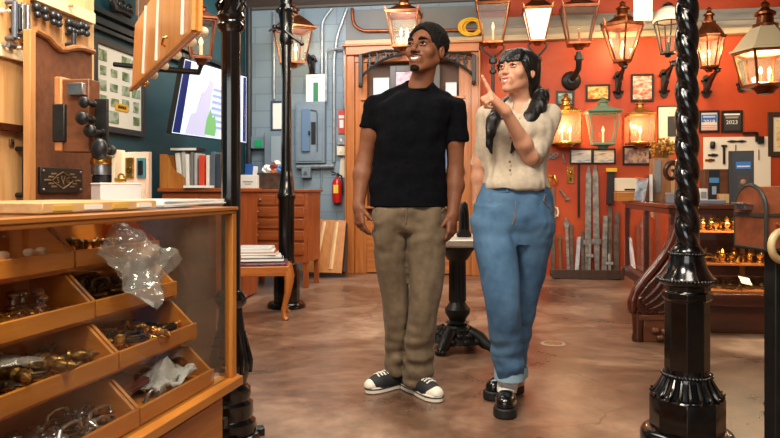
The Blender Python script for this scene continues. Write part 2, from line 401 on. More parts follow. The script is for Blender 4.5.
def lamp_post():
    Y = 5.98; X = (286.5-HX)/FPX*Y; k = Y/FPX
    def z(py): return CAMH+(HY-py)*k
    t = thing('lamp_post', 'slim black lamp post with a ladder bar near its top, behind the chair with books', 'column', (X, Y, 0))
    b = MB(); b.lathe([(0.165, 0), (0.165, 0.025), (0.15, 0.045), (0.118, 0.05)], 40); b.build('foot_disc', IRON, t)
    b = MB(); b.lathe([(0.112, 0.05), (0.112, z(272)), (0.104, z(268)), (0.1, z(266))], 12); b.build('fluted_base', IRON, t, angle=20)
    b = MB(); b.lathe([(0.098, z(267)), (0.098, z(264)), (0.075, z(262)), (0.069, z(258)), (0.069, z(200)), (0.078, z(198)), (0.078, z(194)), (0.069, z(192)), (0.06, z(180)), (0.05, z(172))], 32); b.build('lower_shaft', IRON, t)
    b = MB(); b.lathe([(0.05, z(174)), (0.043, z(165)), (0.041, z(60)), (0.046, z(44))], 28); b.build('upper_shaft', IRON, t)
    b = MB(); a = 0.62
    b.tube([(-0.10, 0.02, z(27)), (0.0, -0.05, z(33)), (0.13, -0.03, z(44))], 0.013, 10); b.ball((-0.105, 0.02, z(26.5)), 0.022, 10, 8); b.ball((0.135, -0.03, z(44.5)), 0.02, 10, 8); b.build('ladder_bar', IRON, t)
    b = MB(); b.lathe([(0.046, z(46)), (0.06, z(40)), (0.05, z(30)), (0.062, z(18)), (0.078, z(10)), (0.05, z(5)), (0.06, z(-6)), (0.05, CEIL)], 28)
    for i in range(8): b.ball((0.07*math.cos(i*PI/4), 0.07*math.sin(i*PI/4), z(11)), 0.022, 8, 6)
    b.build('capital', IRON, t)
lamp_post()

# ---------------------------------------------------------------- lanterns and their brackets
BULB = mat('lit_bulb', S(255, 230, 190), emit=S(255, 214, 150), estr=16.0)
BULBD = mat('dim_bulb', S(255, 220, 170), emit=S(255, 214, 150), estr=2.0)
FROST = mat('lit_frosted_pane', S(255, 244, 224), emit=S(255, 232, 196), estr=1.5)
CREAMG = mat('cream_roof_glass', S(226, 206, 166), rough=0.25)
YELG = mat('amber_pane', S(214, 190, 120), rough=0.3)
CANDLE = plain('candle_sleeve', (240, 226, 196), rough=0.5)
def lantern(label, loc, wt, wbm, h, n=4, rz=0.0, roof=0.1, over=0.02, fin=0.16, metal=COPPER, light='twin', power=2.0, tips=True, pane=None, roofmat=None, straight=False, cat='lantern', warm=(1.0, 0.74, 0.42), dome=False):
    t = thing('lantern', label, cat, loc, rz)
    rot = PI/4 if n == 4 else PI/n
    cs = 1/math.cos(PI/n); pane = pane or LGLASS; bar = max(0.008, wt*0.055)
    def ring(w, z): return [Vector((w*cs*math.cos(rot+2*PI*i/n), w*cs*math.sin(rot+2*PI*i/n), z)) for i in range(n)]
    B, T = ring(wbm, 0), ring(wt, h)
    b = MB()
    for i in range(n):
        j = (i+1) % n
        b.tube([B[i], T[i]], bar, 6); b.tube([B[i], B[j]], bar*1.2, 6); b.tube([T[i], T[j]], bar*1.3, 6)
        if tips: b.tube([T[i]*1.0, T[i]*1.03+Vector((0, 0, bar*3)), T[i]*1.10+Vector((0, 0, bar*7-T[i].z*0.10))], [bar*1.6, bar*1.3, bar*0.5], 6)
    b.build('frame', metal, t)
    for i in range(n):
        j = (i+1) % n; q = MB(); e = 0.985
        q.add([B[i]*e, B[j]*e, T[j]*e, T[i]*e], [(0, 1, 2, 3)]); q.build('pane', pane, t, smooth=False)
    # base plate and gallery under the glass
    b = MB(); b.lathe([(wbm*cs*1.08, -bar*1.5), (wbm*cs*1.08, bar*0.5), (wbm*cs*0.9, bar)], n if not dome else 24, rot=rot); b.lathe([(wbm*0.4, -bar*6), (wbm*0.55, -bar*3), (wbm*0.8, -bar*1.2)], 16); b.build('base', metal, t)
    # roof
    b = MB(); w2 = wt+over; nn = n if not dome else 24
    cc = cs if not dome else 1.05
    if dome: prof = [(w2*cc, h), (w2*cc, h+bar*2), (w2*cc*0.93, h+roof*0.4), (w2*cc*0.7, h+roof*0.78), (w2*cc*0.36, h+roof)]
    else: prof = [(w2*cc, h+bar*0.5), (w2*cc, h+bar*2.0), (w2*cc*0.9, h+bar*2.6), (w2*cc*0.62, h+roof*0.62), (w2*cc*0.36, h+roof)]
    b.lathe(prof, nn, rot=rot, cap=True); b.build('roof', roofmat or metal, t, angle=25)
    b = MB(); f0 = h+roof; r0 = w2*0.36
    b.lathe([(r0*1.15, f0-0.005), (r0*1.2, f0+fin*0.08), (r0*0.8, f0+fin*0.14), (r0*0.72, f0+fin*0.4), (r0*0.98, f0+fin*0.46), (r0*0.98, f0+fin*0.54), (r0*0.5, f0+fin*0.66), (r0*0.34, f0+fin*0.74), (r0*0.46, f0+fin*0.86), (r0*0.2, f0+fin*0.97), (0.0, f0+fin)], 18)
    b.build('finial', metal, t)
    xs = {'twin': (-wbm*0.3, wbm*0.3), 'one': (0,), 'dim': (0,), 'panel': (0,), 'none': (0,)}[light]
    for x in xs:
        b = MB(); b.lathe([(0.012, 0), (0.012, h*0.36)], 10, c=(x, 0, 0)); cd = b.build('candle', CANDLE if light != 'none' else metal, t)
        b = MB(); hb = h*0.36; rb = 0.015 if light != 'panel' else 0.02
        b.lathe([(rb*0.5, hb), (rb, hb+h*0.07), (rb*0.9, hb+h*0.13), (rb*0.3, hb+h*0.2), (0, hb+h*0.23)], 12, c=(x, 0, 0))
        b.build('bulb', {'dim': BULBD, 'none': GLASS}.get(light, BULB), cd)
    if light in ('twin', 'one', 'panel'):
        l = bpy.data.lights.new('lantern_light', 'POINT'); l.energy = power*1.9; l.color = warm; l.shadow_soft_size = 0.03
        o = bpy.data.objects.new('lantern_light', l); COL.objects.link(o); o.parent = t; o.location = (0, 0, h*0.66)
    return t
def scroll_bracket(label, loc, rz, h=0.36, reach=0.28, cup=True, cat='bracket', mm=None, up=0.0):
    """iron wall bracket; local +Y is the wall, arm runs to -Y"""
    t = thing('lantern_bracket', label, cat, loc, rz); mm = mm or IRONM
    b = MB(); b.box((0, -0.012, 0), (0.06, 0.024, h), None); 
    for zz in (-h*0.5, h*0.5): b.lathe([(0.042, 0), (0.042, 0.024)], 14, M=Matrix.Translation((0, 0, zz)) @ Matrix.Rotation(PI/2, 4, 'X'))
    for zz in (-h*0.36, h*0.36):
        for x in (-0.045, 0.045): b.ball((x, -0.018, zz), 0.017, 8, 6)
    b.build('wall_plate', mm, t, bevel=0.003)
    b = MB(); pts = []
    for i in range(13):
        s = i/12.0; pts.append((0, -0.036-(reach-0.016)*s, -h*0.42+h*0.95*(s**0.6)+up*s))
    b.tube(pts, [0.024-0.008*i/12 for i in range(13)], 8, flat=1.3)
    b.torus((0, -0.02-reach*0.36, h*0.02), h*0.14, 0.012, 16, 6, 'X'); b.torus((0, -0.02-reach*0.22, h*0.28), h*0.1, 0.01, 14, 6, 'X')
    b.tube([(0, -0.03, h*0.45), (0, -0.02-reach*0.5, h*0.50+up*0.5), (0, -0.02-reach, h*0.53+up)], 0.013, 8); b.build('scroll_arm', mm, t)
    if cup:
        b = MB(); b.lathe([(0.022, h*0.40), (0.034, h*0.46), (0.03, h*0.56), (0.045, h*0.62), (0.02, h*0.66)], 16, c=(0, -0.02-reach, up)); b.build('cup', mm, t)
    return t
def ctr(px, ybot, off): return wb(px, ybot, off)
OFF = 0.42
def lant(px, yb, off, wtp, wbp, ytop, roofp, finp, label, **k):
    """size in photo pixels at the lantern's own distance"""
    p = wb(px, yb, off); s = p.y/FPX
    return lantern(label, p, wtp/2*s, wbp/2*s, (yb-ytop)*s, roof=roofp*s, fin=finp*s, rz=k.pop('rz', RW), **k), p, s
lant(293, 63, 0.5, 30, 19, 30, 13, 14, 'lit copper lantern on the blue block wall, behind the slim lamp post', rz=RW+PI/4-0.15, light='twin', power=5, tips=False, over=0.05)
scroll_bracket('black scroll bracket under the copper lantern on the blue wall', wb(313, 68, 0.0), RW, 0.24, 0.3, cup=False)
lant(404, 47, 0.62, 31, 20, 15, 9, 17, 'lit copper lantern over the doorway, right above the man with short hair', light='twin', power=5)
lant(493, 43, OFF, 31, 18, 7, 9, 16, 'copper lantern with one thin candle, above the pointing woman, beside the yellow cord', light='dim')
lant(537.5, 41, OFF, 27, 14, 11, 10, 16, 'copper lantern with glowing white frosted panes, on a forked stand', light='panel', power=9, pane=FROST)
lant(579, 44, OFF, 33, 20, 10, 9, 18, 'unlit clear copper lantern on a black pipe elbow with a round wall disc', light='none', metal=mat('dark_copper', S(150, 86, 56), S(104, 56, 36), rough=0.32, metal=0.75, scale=9))
lant(622.5, 61, OFF, 36, 15, 27, 10, 16, 'lit six sided copper lantern with a flared roof on a scroll bracket', n=6, light='one', power=9, over=0.015)
lant(668, 53, OFF, 24, 12, 22, 15, 5, 'white domed lantern half hidden behind the twisted column', n=6, light='none', dome=True, roofmat=plain('white_enamel', (232, 226, 212), rough=0.3), metal=IRONM, tips=False)
lant(709, 67, OFF, 27, 16, 38, 15, 16, 'round lit lantern with a dark fringed roof, just right of the twisted column', n=8, light='one', power=9, over=0.02, tips=False)
p9 = at(765, 86, 5.9); s9 = p9.y/FPX
lantern('largest copper lantern, twin candles and cream glass roof, at upper right', p9, 25*s9, 18*s9, 33*s9, n=6, rz=0.25, roof=26*s9, fin=26*s9, over=0.03, light='twin', power=9, tips=False, roofmat=CREAMG)
b = MB(); b.tube([(p9.x, p9.y, p9.z+85*s9), (p9.x, p9.y, CEIL-0.001)], 0.006, 6)
tag(b.build('hanging_rod', IRONM), 'thin rod holding the largest copper lantern from the ceiling', 'rod')
lant(566, 143, 0.17, 27, 27, 113, 6, 14, 'polished brass box lantern shining on the red wall beside the pointing woman', light='twin', power=7, metal=BRASS, tips=False, over=0.01)
lant(603, 144, 0.24, 29, 20, 113, 6, 10, 'green verdigris lantern with amber panes on the red wall', light='dim', metal=VERDI, tips=False, over=0.03)
lant(640, 143, 0.16, 24, 23, 115, 6, 10, 'small brass wall lantern between the verdigris lantern and the dried flowers', light='one', power=5, metal=mat('satin_brass', S(190, 140, 76), S(150, 104, 52), rough=0.35, metal=0.8, scale=10), tips=False, over=0.01)
pl = at(201, 58, 4.6); sl = pl.y/FPX
lantern('dark copper lantern behind the hanging oak board, by the television', pl, 13*sl, 9*sl, 36*sl, rz=TH*-1+0.5, roof=9*sl, fin=12*sl, light='dim', metal=MATS['dark_copper'], tips=False, over=0.03)
pb = wl(222, 52, 0.0)
b = MB()
b.tube([(pl.x, pl.y, pl.z-0.05), (pl.x-0.02, pl.y+0.02, pl.z-0.09), (pl.x-0.25, pl.y+0.1, pl.z-0.06), (pl.x-0.62, pl.y+0.12, pl.z-0.02)], [0.016, 0.02, 0.02, 0.016], 8)
o = b.build('arm', IRONM); tag(o, 'black iron arm carrying the dark copper lantern by the television', 'bracket'); o.name = 'iron_wall_bracket'

# forked stands under the two lanterns above the woman
def fork(px, y0, y1, y2, sp, label):
    p = wb(px, y0, OFF); s = p.y/FPX; t = thing('forked_stand', label, 'bracket', p, RW)
    for sg in (-1, 1):
        b = MB(); b.tube([(sg*sp*s, 0, 0), (sg*(sp+2)*s, 0, -2*s), (sg*(sp+1)*s, 0, -5*s), (sg*3*s, 0, -11*s), (0, 0, (y0-y1)*s)], 0.011, 7); b.build('prong', IRONM, t)
    b = MB(); b.tube([(0, 0, (y0-y1+3)*s), (0, 0, (y0-y2)*s)], 0.018, 10); b.lathe([(0.02, 0), (0.045, 0.01), (0.045, 0.06), (0.02, 0.07)], 14, c=(0, 0, (y0-y1-6)*s)); b.lathe([(0.02, 0), (0.04, 0.01), (0.04, 0.04), (0.02, 0.05)], 14, c=(0, 0, (y0-y1-16)*s)); b.build('stem', IRONM, t)
    b = MB(); b.tube([(0, 0, (y0-y2)*s), (0, OFF*0.5, (y0-y2-3)*s), (0, OFF-0.01, (y0-y2)*s)], 0.016, 8); b.lathe([(0.06, 0), (0.06, 0.02)], 16, M=Matrix.Translation((0, OFF, (y0-y2)*s)) @ Matrix.Rotation(PI/2, 4, 'X')); b.build('wall_arm', IRONM, t)
fork(493, 45, 58, 96, 9, 'black forked stand under the thin candle lantern above the woman')
fork(537.5, 43, 57, 74, 7, 'black forked stand under the glowing frosted lantern')
p = wb(579, 46, OFF); s = p.y/FPX
t = thing('pipe_bracket', 'black pipe elbow bracket with a round wall disc under the unlit clear lantern', 'bracket', p, RW)
b = MB(); b.tube([(0, 0, -0.065), (0, 0, -14*s), (0, 0.06, -22*s), (-2*s, 0.2, -26*s), (-4*s, OFF-0.02, -28*s)], 0.032, 12); b.lathe([(0.05, 0), (0.05, 0.05)], 16, c=(0, 0, -14*s)); b.build('elbow_pipe', IRONM, t)
b = MB(); b.lathe([(0.112, 0), (0.112, 0.02), (0.095, 0.045), (0.05, 0.06), (0.04, 0.08)], 28, M=Matrix.Translation((-4*s, OFF, -29*s)) @ Matrix.Rotation(PI/2, 4, 'X')); b.build('wall_disc', IRONM, t)
for px, y0, y1, lab in ((618, 69, 101, 'black scroll bracket under the six sided lit lantern'), (664, 66, 101, 'black scroll bracket peeking out left of the twisted column'), (706, 74, 99, 'black scroll bracket under the round lantern with the fringed roof')):
    q = wb(px, (y0+y1)/2, 0.0); sc = q.y/FPX
    scroll_bracket(lab, q, RW, (y1-y0)*sc*0.62, OFF-0.02, up=0.02)
q = wb(741, 74, 0.0); scroll_bracket('black scroll bracket with nothing on it, left of the largest lantern', q, RW, 0.33, 0.2, cup=False)

# ---------------------------------------------------------------- writing
def text_mesh(txt, size, name, m, parent, loc, rot=(PI/2, 0, 0), ext=0.001, align='CENTER'):
    cu = bpy.data.curves.new(name, 'FONT'); cu.body = txt; cu.size = size; cu.extrude = ext; cu.align_x = align; cu.align_y = 'CENTER'; cu.resolution_u = 3
    tmp = bpy.data.objects.new(name, cu); COL.objects.link(tmp)
    me = bpy.data.meshes.new_from_object(tmp.evaluated_get(bpy.context.evaluated_depsgraph_get()))
    bpy.data.objects.remove(tmp)
    me.materials.clear(); me.materials.append(m)
    o = bpy.data.objects.new(name, me); COL.objects.link(o); o.parent = parent; o.location = loc; o.rotation_euler = rot
    return o

# ---------------------------------------------------------------- wall trims and pipes
def wallbar(name, px0, px1, y0, y1, o0, o1, m, kind='structure'):
    a, c = wb(px0, y0, o1), wb(px1, y1, o1); b = MB(); Wd = (c-a); Wd.z = 0; ln = Wd.length
    k = a.y/FPX; t = b.box((0, 0, 0), (ln, abs(o1-o0), abs(y1-y0)*k))
    o = b.build(name, m, None, ((a.x+c.x)/2+U.x*(o1-o0)/2, (a.y+c.y)/2+U.y*(o1-o0)/2, CAMH+(HY-(y0+y1)/2)*k), (0, 0, RW), bevel=0.004)
    if kind: o['kind'] = kind
    return o
GREYW = wood('weathered_grey_boards', S(176, 166, 152), S(132, 124, 114), 'X', rough=0.7, coat=0)
wallbar('trim_1', 481, 900, 29, 41, 0, 0.04, GREYW); wallbar('trim_2', 481, 900, 18, 29, 0, 0.025, wood('pale_grey_boards', S(150, 148, 144), S(120, 118, 114), 'X', rough=0.7, coat=0))
wallbar('trim_3', 345, 900, 40.5, 46, 0, 0.09, wood('cream_beam', S(206, 188, 158), S(172, 150, 118), 'X', rough=0.6, coat=0))
wallbar('trim_4', 346, 481, 10.5, 41, 0, 0.02, plain('dusty_grey_boards', (116, 118, 120), rough=0.7))
BEAM = wood('ceiling_joist_wood', S(92, 64, 44), S(60, 42, 30), 'Y', rough=0.7, coat=0)
for i in range(6):
    q = room(6.2, 2.2+i*0.95, 0); b = MB(); b.box((0, 0, 0), (0.09, 5.8, 0.14))
    q = room(3.1, 2.2+i*0.95, CEIL-0.07); o = b.build('trim_%d' % (5+i), BEAM, None, q, (0, 0, RW)); o['kind'] = 'structure'
DKB = wood('dark_header_board', S(74, 58, 48), S(48, 38, 32), 'X', rough=0.7, coat=0)
wallbar('trim_15', 246, 900, -32, 9, 0, 0.03, DKB); wallbar('trim_16', 246, 900, 7.5, 10, 0, 0.05, plain('dim_cable_tray', (90, 84, 78), rough=0.6))
# picture rail along the teal wall
RAIL = plain('dark_teal_rail', (16, 34, 42), rough=0.4)
zr = wl(93, 20, 0).z
for i, (dz, th) in enumerate(((0.0, 0.05), (0.075, 0.04), (-0.06, 0.03))):
    b = MB(); b.box((0, 0, 0), (0.05+0.02*(i == 1), 12.6, th)); o = b.build('trim_%d' % (12+i), RAIL, None, room(6.5, 0.025+0.01*(i == 1), zr+dz), (0, 0, RW)); o['kind'] = 'structure'
PIPE = mat('grey_conduit', S(166, 172, 176), S(136, 142, 148), rough=0.35, metal=0.5, scale=20)
CUP = mat('copper_pipe', S(170, 98, 62), S(120, 66, 42), rough=0.35, metal=0.7, scale=12)
def pipe(pts, r, m, label, off=0.035):
    P = [wb(x, y, off) for x, y in pts]
    fine = [P[0]]
    for i in range(1, len(P)-1):
        a = P[i]+(P[i-1]-P[i]).normalized()*min(0.08, (P[i-1]-P[i]).length*0.4); c = P[i]+(P[i+1]-P[i]).normalized()*min(0.08, (P[i+1]-P[i]).length*0.4)
        for t in (0, .25, .5, .75, 1): fine.append(a*(1-t)**2+P[i]*2*t*(1-t)+c*t*t)
    fine.append(P[-1])
    b = MB(); b.tube(fine, r, 10); o = b.build('conduit', m); tag(o, label, 'pipe'); return o
pipe([(249, 8), (249, 172)], 0.035, plain('dark_drain_pipe', (40, 44, 48), rough=0.5), 'dark vertical drain pipe in the corner of the teal and blue walls', 0.06)
pipe([(274, 12), (274, 99)], 0.016, PIPE, 'thin grey conduit running down behind the slim lamp post')
pipe([(332, 8), (322, 21), (322, 101.5)], 0.017, PIPE, 'grey conduit with a kink, dropping into the top of the breaker panel')
pipe([(347, 8), (337, 36), (334, 60), (334, 162)], 0.019, PIPE, 'grey conduit slanting then falling past the side of the breaker panel')
pipe([(344.3, 50), (344.3, 109)], 0.014, PIPE, 'slim grey conduit beside the wooden doorway, above the switch boxes', 0.03)
pipe([(326, 101.5), (326, 50), (344, 48)], 0.014, PIPE, 'grey conduit elbowing from the breaker panel to the cream beam', 0.09)
pipe([(352, 8), (353, 24), (362, 31), (480, 30)], 0.02, CUP, 'copper pipe running level over the wooden doorway', 0.06)
pipe([(297, 167), (334, 166)], 0.03, PIPE, 'fat grey conduit lying level under the breaker panel', 0.06)
pipe([(322, 168), (321, 190), (317, 204), (304, 209)], 0.009, PIPE, 'thin white cable curling below the breaker panel', 0.02)
def wallthing(name, label, cat, px, py, off=0.0, group=None): return thing(name, label, cat, wb(px, py, off), RW, group)
def sc_at(px, py): return wb(px, py, 0).y/FPX
PANELG = mat('panel_grey', S(126, 142, 154), S(112, 128, 142), rough=0.4, scale=5)
PANELD = plain('panel_door_blue', (98, 124, 154), rough=0.35)
t = wallthing('breaker_panel', 'grey electrical breaker panel with a raised door on the blue block wall', 'electrical panel', 312, 133)
k = sc_at(312, 133)
b = MB(); b.box((0, -0.05, 0), (30*k, 0.1, 61*k)); b.build('box', PANELG, t, bevel=0.006)
b = MB(); b.box((0, -0.105, 0), (26*k, 0.012, 57*k)); b.build('cover', PANELG, t, bevel=0.003)
b = MB(); b.box((-3.2*k, -0.13, 2*k), (8*k, 0.03, 42*k)); d = b.build('door', PANELD, t, bevel=0.004)
b = MB(); b.box((0.5*k, -0.15, -1*k), (0.02, 0.02, 0.05)); b.build('latch', BLACK, d)
b = MB(); b.box((4*k, -0.112, -1*k), (4.5*k, 0.012, 22*k)); b.build('breaker_row', BLACK, t)
b = MB(); b.tube([(1.5*k, -0.118, 22*k), (7*k, -0.118, 21*k), (8*k, -0.118, 18*k), (8*k, -0.118, -19*k)], 0.008, 8); b.build('door_frame_edge', plain('edge_grey', (70, 80, 92)), t)  # dark grey line along the edge of the door
t = wallthing('notice_card', 'white card with a green panel standing on top of the breaker panel', 'sign', 316, 88.2, 0.08); b = MB(); b.box((0, 0, 0), (20*k, 0.02, 27*k)); b.build('card', WHITE, t)
b = MB(); b.box((0, -0.012, -4*k), (5*k, 0.004, 19*k)); b.build('green_strip', plain('sign_green', (40, 120, 84)), t)
b = MB(); b.box((0, -0.011, 10.5*k), (9*k, 0.002, 0.8*k)); b.build('heading', plain('grey_ink', (168, 160, 150)), t)
t = wallthing('junction_box', 'small grey junction box hanging under the breaker panel', 'electrical box', 308, 173); b = MB(); b.box((0, -0.05, 0), (9*k, 0.1, 10*k)); b.build('box', PANELG, t, bevel=0.005); b = MB(); b.lathe([(0.02, 0), (0.02, 0.02)], 14, M=Matrix.Translation((0, -0.1, 0)) @ Matrix.Rotation(PI/2, 4, 'X')); b.build('knob', STEEL, t)
t = wallthing('wall_cabinet', 'pale grey electrical cabinet below the framed certificate', 'electrical box', 277, 150); b = MB(); b.box((0, -0.06, 0), (20*k, 0.12, 36*k)); b.build('box', PANELG, t, bevel=0.006); b = MB(); b.box((2*k, -0.125, 0), (10*k, 0.01, 26*k)); b.build('door', plain('panel_pale', (150, 164, 172)), t, bevel=0.003)
t = wallthing('exit_light_box', 'small grey box with a glowing green square on the blue wall', 'light box', 260.5, 143); b = MB(); b.box((0, -0.05, 0), (15*k, 0.1, 12*k)); b.build('box', PANELG, t, bevel=0.005); b = MB(); b.box((0.6*k, -0.103, -1*k), (8*k, 0.008, 7*k)); b.build('green_panel', plain('green_lens', (20, 130, 80), emit=S(20, 150, 90), estr=0.4), t)
t = wallthing('wall_sign', 'tall red and white safety sign above the switch boxes by the doorway', 'sign', 342, 122); b = MB(); b.box((0, -0.01, 0), (6.5*k, 0.02, 23*k)); b.build('board', plain('sign_red', (204, 60, 40)), t)
b = MB(); b.box((0, -0.022, 5*k), (5.5*k, 0.004, 3*k)); b.box((0, -0.022, -2*k), (4*k, 0.004, 8*k)); b.build('white_panel', WHITE, t)
for y, w, h, lab in ((140.5, 8, 9, 'upper grey switch box beside the doorway, below the red sign'), (151, 9, 9, 'lower cream switch box beside the doorway, above the hanging tag')):
    t = wallthing('switch_box', lab, 'switch', 342.5, y); b = MB(); b.box((0, -0.035, 0), (w*k, 0.07, h*k)); b.build('box', PIPE if y < 145 else CREAM, t, bevel=0.004); b = MB(); b.box((0, -0.075, 0), (0.02, 0.02, 0.035)); b.build('toggle', WHITE, t)
t = wallthing('paper_tag', 'cream paper tag hanging above the fire extinguisher', 'tag', 343.6, 168); b = MB(); b.box((0, -0.012, 0), (7*k, 0.006, 19*k), Euler((0, 0.08, 0))); b.build('card', CREAM, t); b = MB(); b.tube([(0, -0.01, 9*k), (0, -0.01, 13*k)], 0.004, 6); b.build('string', WHITE, t)
REDG = plain('extinguisher_red', (196, 30, 28), rough=0.25, coat=0.4)
t = wallthing('fire_extinguisher', 'red fire extinguisher with a yellow tag on the blue wall beside the doorway', 'fire extinguisher', 337, 203, 0.08)
b = MB(); b.lathe([(0.0, 0), (0.055, 0.005), (0.06, 0.02), (0.06, 0.24), (0.045, 0.285), (0.022, 0.3), (0.022, 0.32)], 20); b.build('cylinder', REDG, t)
b = MB(); b.box((0, -0.063, 0.17), (0.06, 0.004, 0.1)); b.build('yellow_tag', plain('tag_yellow', (232, 196, 60)), t)
b = MB(); b.box((0.01, 0, 0.34), (0.03, 0.03, 0.05)); b.tube([(-0.01, -0.01, 0.36), (-0.07, -0.01, 0.385)], 0.008, 6); b.tube([(-0.01, -0.01, 0.345), (-0.065, -0.01, 0.34)], 0.007, 6); b.build('valve_handle', BLACK, t)
b = MB(); b.tube([(0.02, 0, 0.345), (0.06, -0.02, 0.33), (0.075, -0.02, 0.25), (0.07, -0.02, 0.12)], 0.011, 8); b.build('hose', BLACK, t)
b = MB(); b.box((0, 0.0715, 0.2), (0.05, 0.016, 0.16)); b.build('wall_hook', STEEL, t)

# ---------------------------------------------------------------- framed pictures
def artmat(name, cols, scale=3.0, stretch=(1, 1, 2.2)):
    if name in MATS: return MATS[name]
    m = bpy.data.materials.new(name); m.use_nodes = True; nt = m.node_tree; N = nt.nodes; K = nt.links; p = N['Principled BSDF']; p.inputs['Roughness'].default_value = 0.35
    tc = N.new('ShaderNodeTexCoord'); mp = N.new('ShaderNodeMapping'); mp.inputs['Scale'].default_value = stretch; K.new(tc.outputs['Object'], mp.inputs['Vector'])
    nz = N.new('ShaderNodeTexNoise'); nz.inputs['Scale'].default_value = scale*5; nz.inputs['Detail'].default_value = 4; nz.inputs['Distortion'].default_value = 0.6; K.new(mp.outputs['Vector'], nz.inputs['Vector'])
    cr = N.new('ShaderNodeValToRGB'); e = cr.color_ramp.elements; n = len(cols)
    e[0].position = 0.28; e[0].color = S(*cols[0]); e[1].position = 0.72; e[1].color = S(*cols[-1])
    for i in range(1, n-1): q = e.new(0.28+0.44*i/(n-1)); q.color = S(*cols[i])
    K.new(nz.outputs['Fac'], cr.inputs['Fac']); K.new(cr.outputs['Color'], p.inputs['Base Color']); MATS[name] = m
    return m
FRB = plain('black_picture_frame', (26, 23, 22), rough=0.35)
def picture(x0, y0, x1, y1, label, fw, art, frame=FRB, matm=None, mw=0, off=0.0, d=0.025, place=None, rz=RW, cat='picture', group=None):
    cx, cy = (x0+x1)/2, (y0+y1)/2
    p = place or wb(cx, cy, off); k = p.y/FPX; w, h = (x1-x0)*k, (y1-y0)*k; f = fw*k
    t = thing('framed_picture', label, cat, p, rz, group)
    b = MB(); 
    for sx, dim in (((-(w-f)/2, 0), (f, h)), (((w-f)/2, 0), (f, h)), ((0, (h-f)/2), (w-2*f, f)), ((0, -(h-f)/2), (w-2*f, f))): b.box((sx[0], -d/2, sx[1]), (dim[0], d, dim[1]))
    b.build('frame', frame, t, bevel=0.003)
    if matm: b = MB(); b.box((0, -d*0.3, 0), (w-2*f, d*0.3, h-2*f)); b.build('mount', matm, t)
    b = MB(); b.box((0, -d*0.42, 0), (w-2*f-2*mw*k, d*0.3, h-2*f-2*mw*k)); b.build('print', art, t)
    return t, k, w, h
picture(556, 91, 574, 106, 'small black frame with a dark green photo above the brass box lantern', 2.2, artmat('print_green', [(40, 54, 44), (110, 140, 120), (220, 220, 206)]))
picture(543, 89, 549, 102, 'narrow black frame half hidden behind the ponytail of the woman', 1.6, artmat('print_dark', [(50, 40, 34), (120, 90, 70)]))
picture(586, 84.5, 609.5, 101, 'black framed warm golden street print above the verdigris lantern', 2.0, artmat('print_gold', [(130, 60, 24), (222, 130, 40), (248, 214, 130), (176, 90, 40)]))
picture(631, 74, 653, 101.5, 'upright black framed print of a red building, largest print on the red wall', 2.0, artmat('print_redbuilding', [(150, 70, 50), (216, 120, 90), (236, 200, 180), (250, 232, 214)]))
picture(570, 148.5, 592, 164, 'black framed pale seascape print beside the riverside print, under the verdigris lantern', 1.5, artmat('print_sea', [(96, 120, 160), (200, 206, 214), (236, 226, 206), (150, 160, 186)], stretch=(0.5, 1, 3)))
picture(592.5, 148.5, 615, 164, 'black framed pale riverside print, second of the pair under the verdigris lantern', 1.5, artmat('print_river', [(110, 124, 150), (196, 198, 206), (240, 220, 190), (130, 140, 160)], stretch=(0.5, 1, 3)))
picture(623, 146, 650, 165, 'black framed dusky city street print under the small brass wall lantern', 1.8, artmat('print_dusk', [(74, 66, 84), (160, 130, 130), (236, 190, 150), (106, 90, 104)], stretch=(1, 1, 1)))
t, k, w, h = picture(657.5, 106, 677, 145, 'cream mounted print with a dark square, part hidden by the twisted column', 1.0, CREAM, frame=plain('thin_dark_frame', (60, 44, 34)), d=0.02)
b = MB(); b.box((4*k, -0.018, -1*k), (8*k, 0.006, 20*k)); b.build('dark_square', plain('charcoal_print', (52, 50, 50)), t)
t, k, w, h = picture(699, 110.5, 718.5, 132.5, 'black framed blue poster reading 2018 on the red wall', 2.2, plain('poster_paper', (226, 214, 206)))
b = MB(); b.box((0, -0.014, 3*k), (14.2*k, 0.006, 7.5*k)); b.build('blue_band', plain('poster_blue', (36, 96, 176)), t)
for i in range(3): b = MB(); b.box((0, -0.014, (-4.2-1.7*i)*k), (14*k, 0.006, 0.8*k)); b.build('orange_stripe', plain('poster_orange', (224, 120, 80)), t)
text_mesh('2018', 5.6*k, 'year', WHITE, t, (0, -0.019, -0.6*k)); b = MB(); b.box((0, -0.018, 4.6*k), (11.5*k, 0.003, 1.8*k)); b.build('heading', plain('pale_blue_ink', (170, 190, 226)), t)
t, k, w, h = picture(721.5, 110.5, 741.5, 132.5, 'black framed dark poster reading 2023 on the red wall', 2.2, plain('poster_dark', (52, 50, 50)))
text_mesh('2023', 5.6*k, 'year', WHITE, t, (0, -0.016, -1*k)); b = MB(); b.box((0, -0.014, 4*k), (12*k, 0.003, 2*k)); b.build('heading', plain('pale_ink_grey', (150, 146, 140)), t)
b = MB(); b.box((0, -0.014, 7*k), (15*k, 0.005, 1.6*k)); b.build('white_band', WHITE, t)
picture(768.5, 112, 802, 156.5, 'dark framed print with a cream mount under the largest lantern', 5.0, artmat('print_tan', [(206, 150, 70), (232, 206, 150), (240, 226, 196)]), frame=plain('dark_brown_frame', (58, 42, 34), rough=0.4), matm=CREAM, mw=3)
picture(271, 101, 287, 131, 'white certificate in a blue grey frame above the pale cabinet', 2.0, WHITE, frame=plain('blue_grey_frame', (50, 66, 88)))

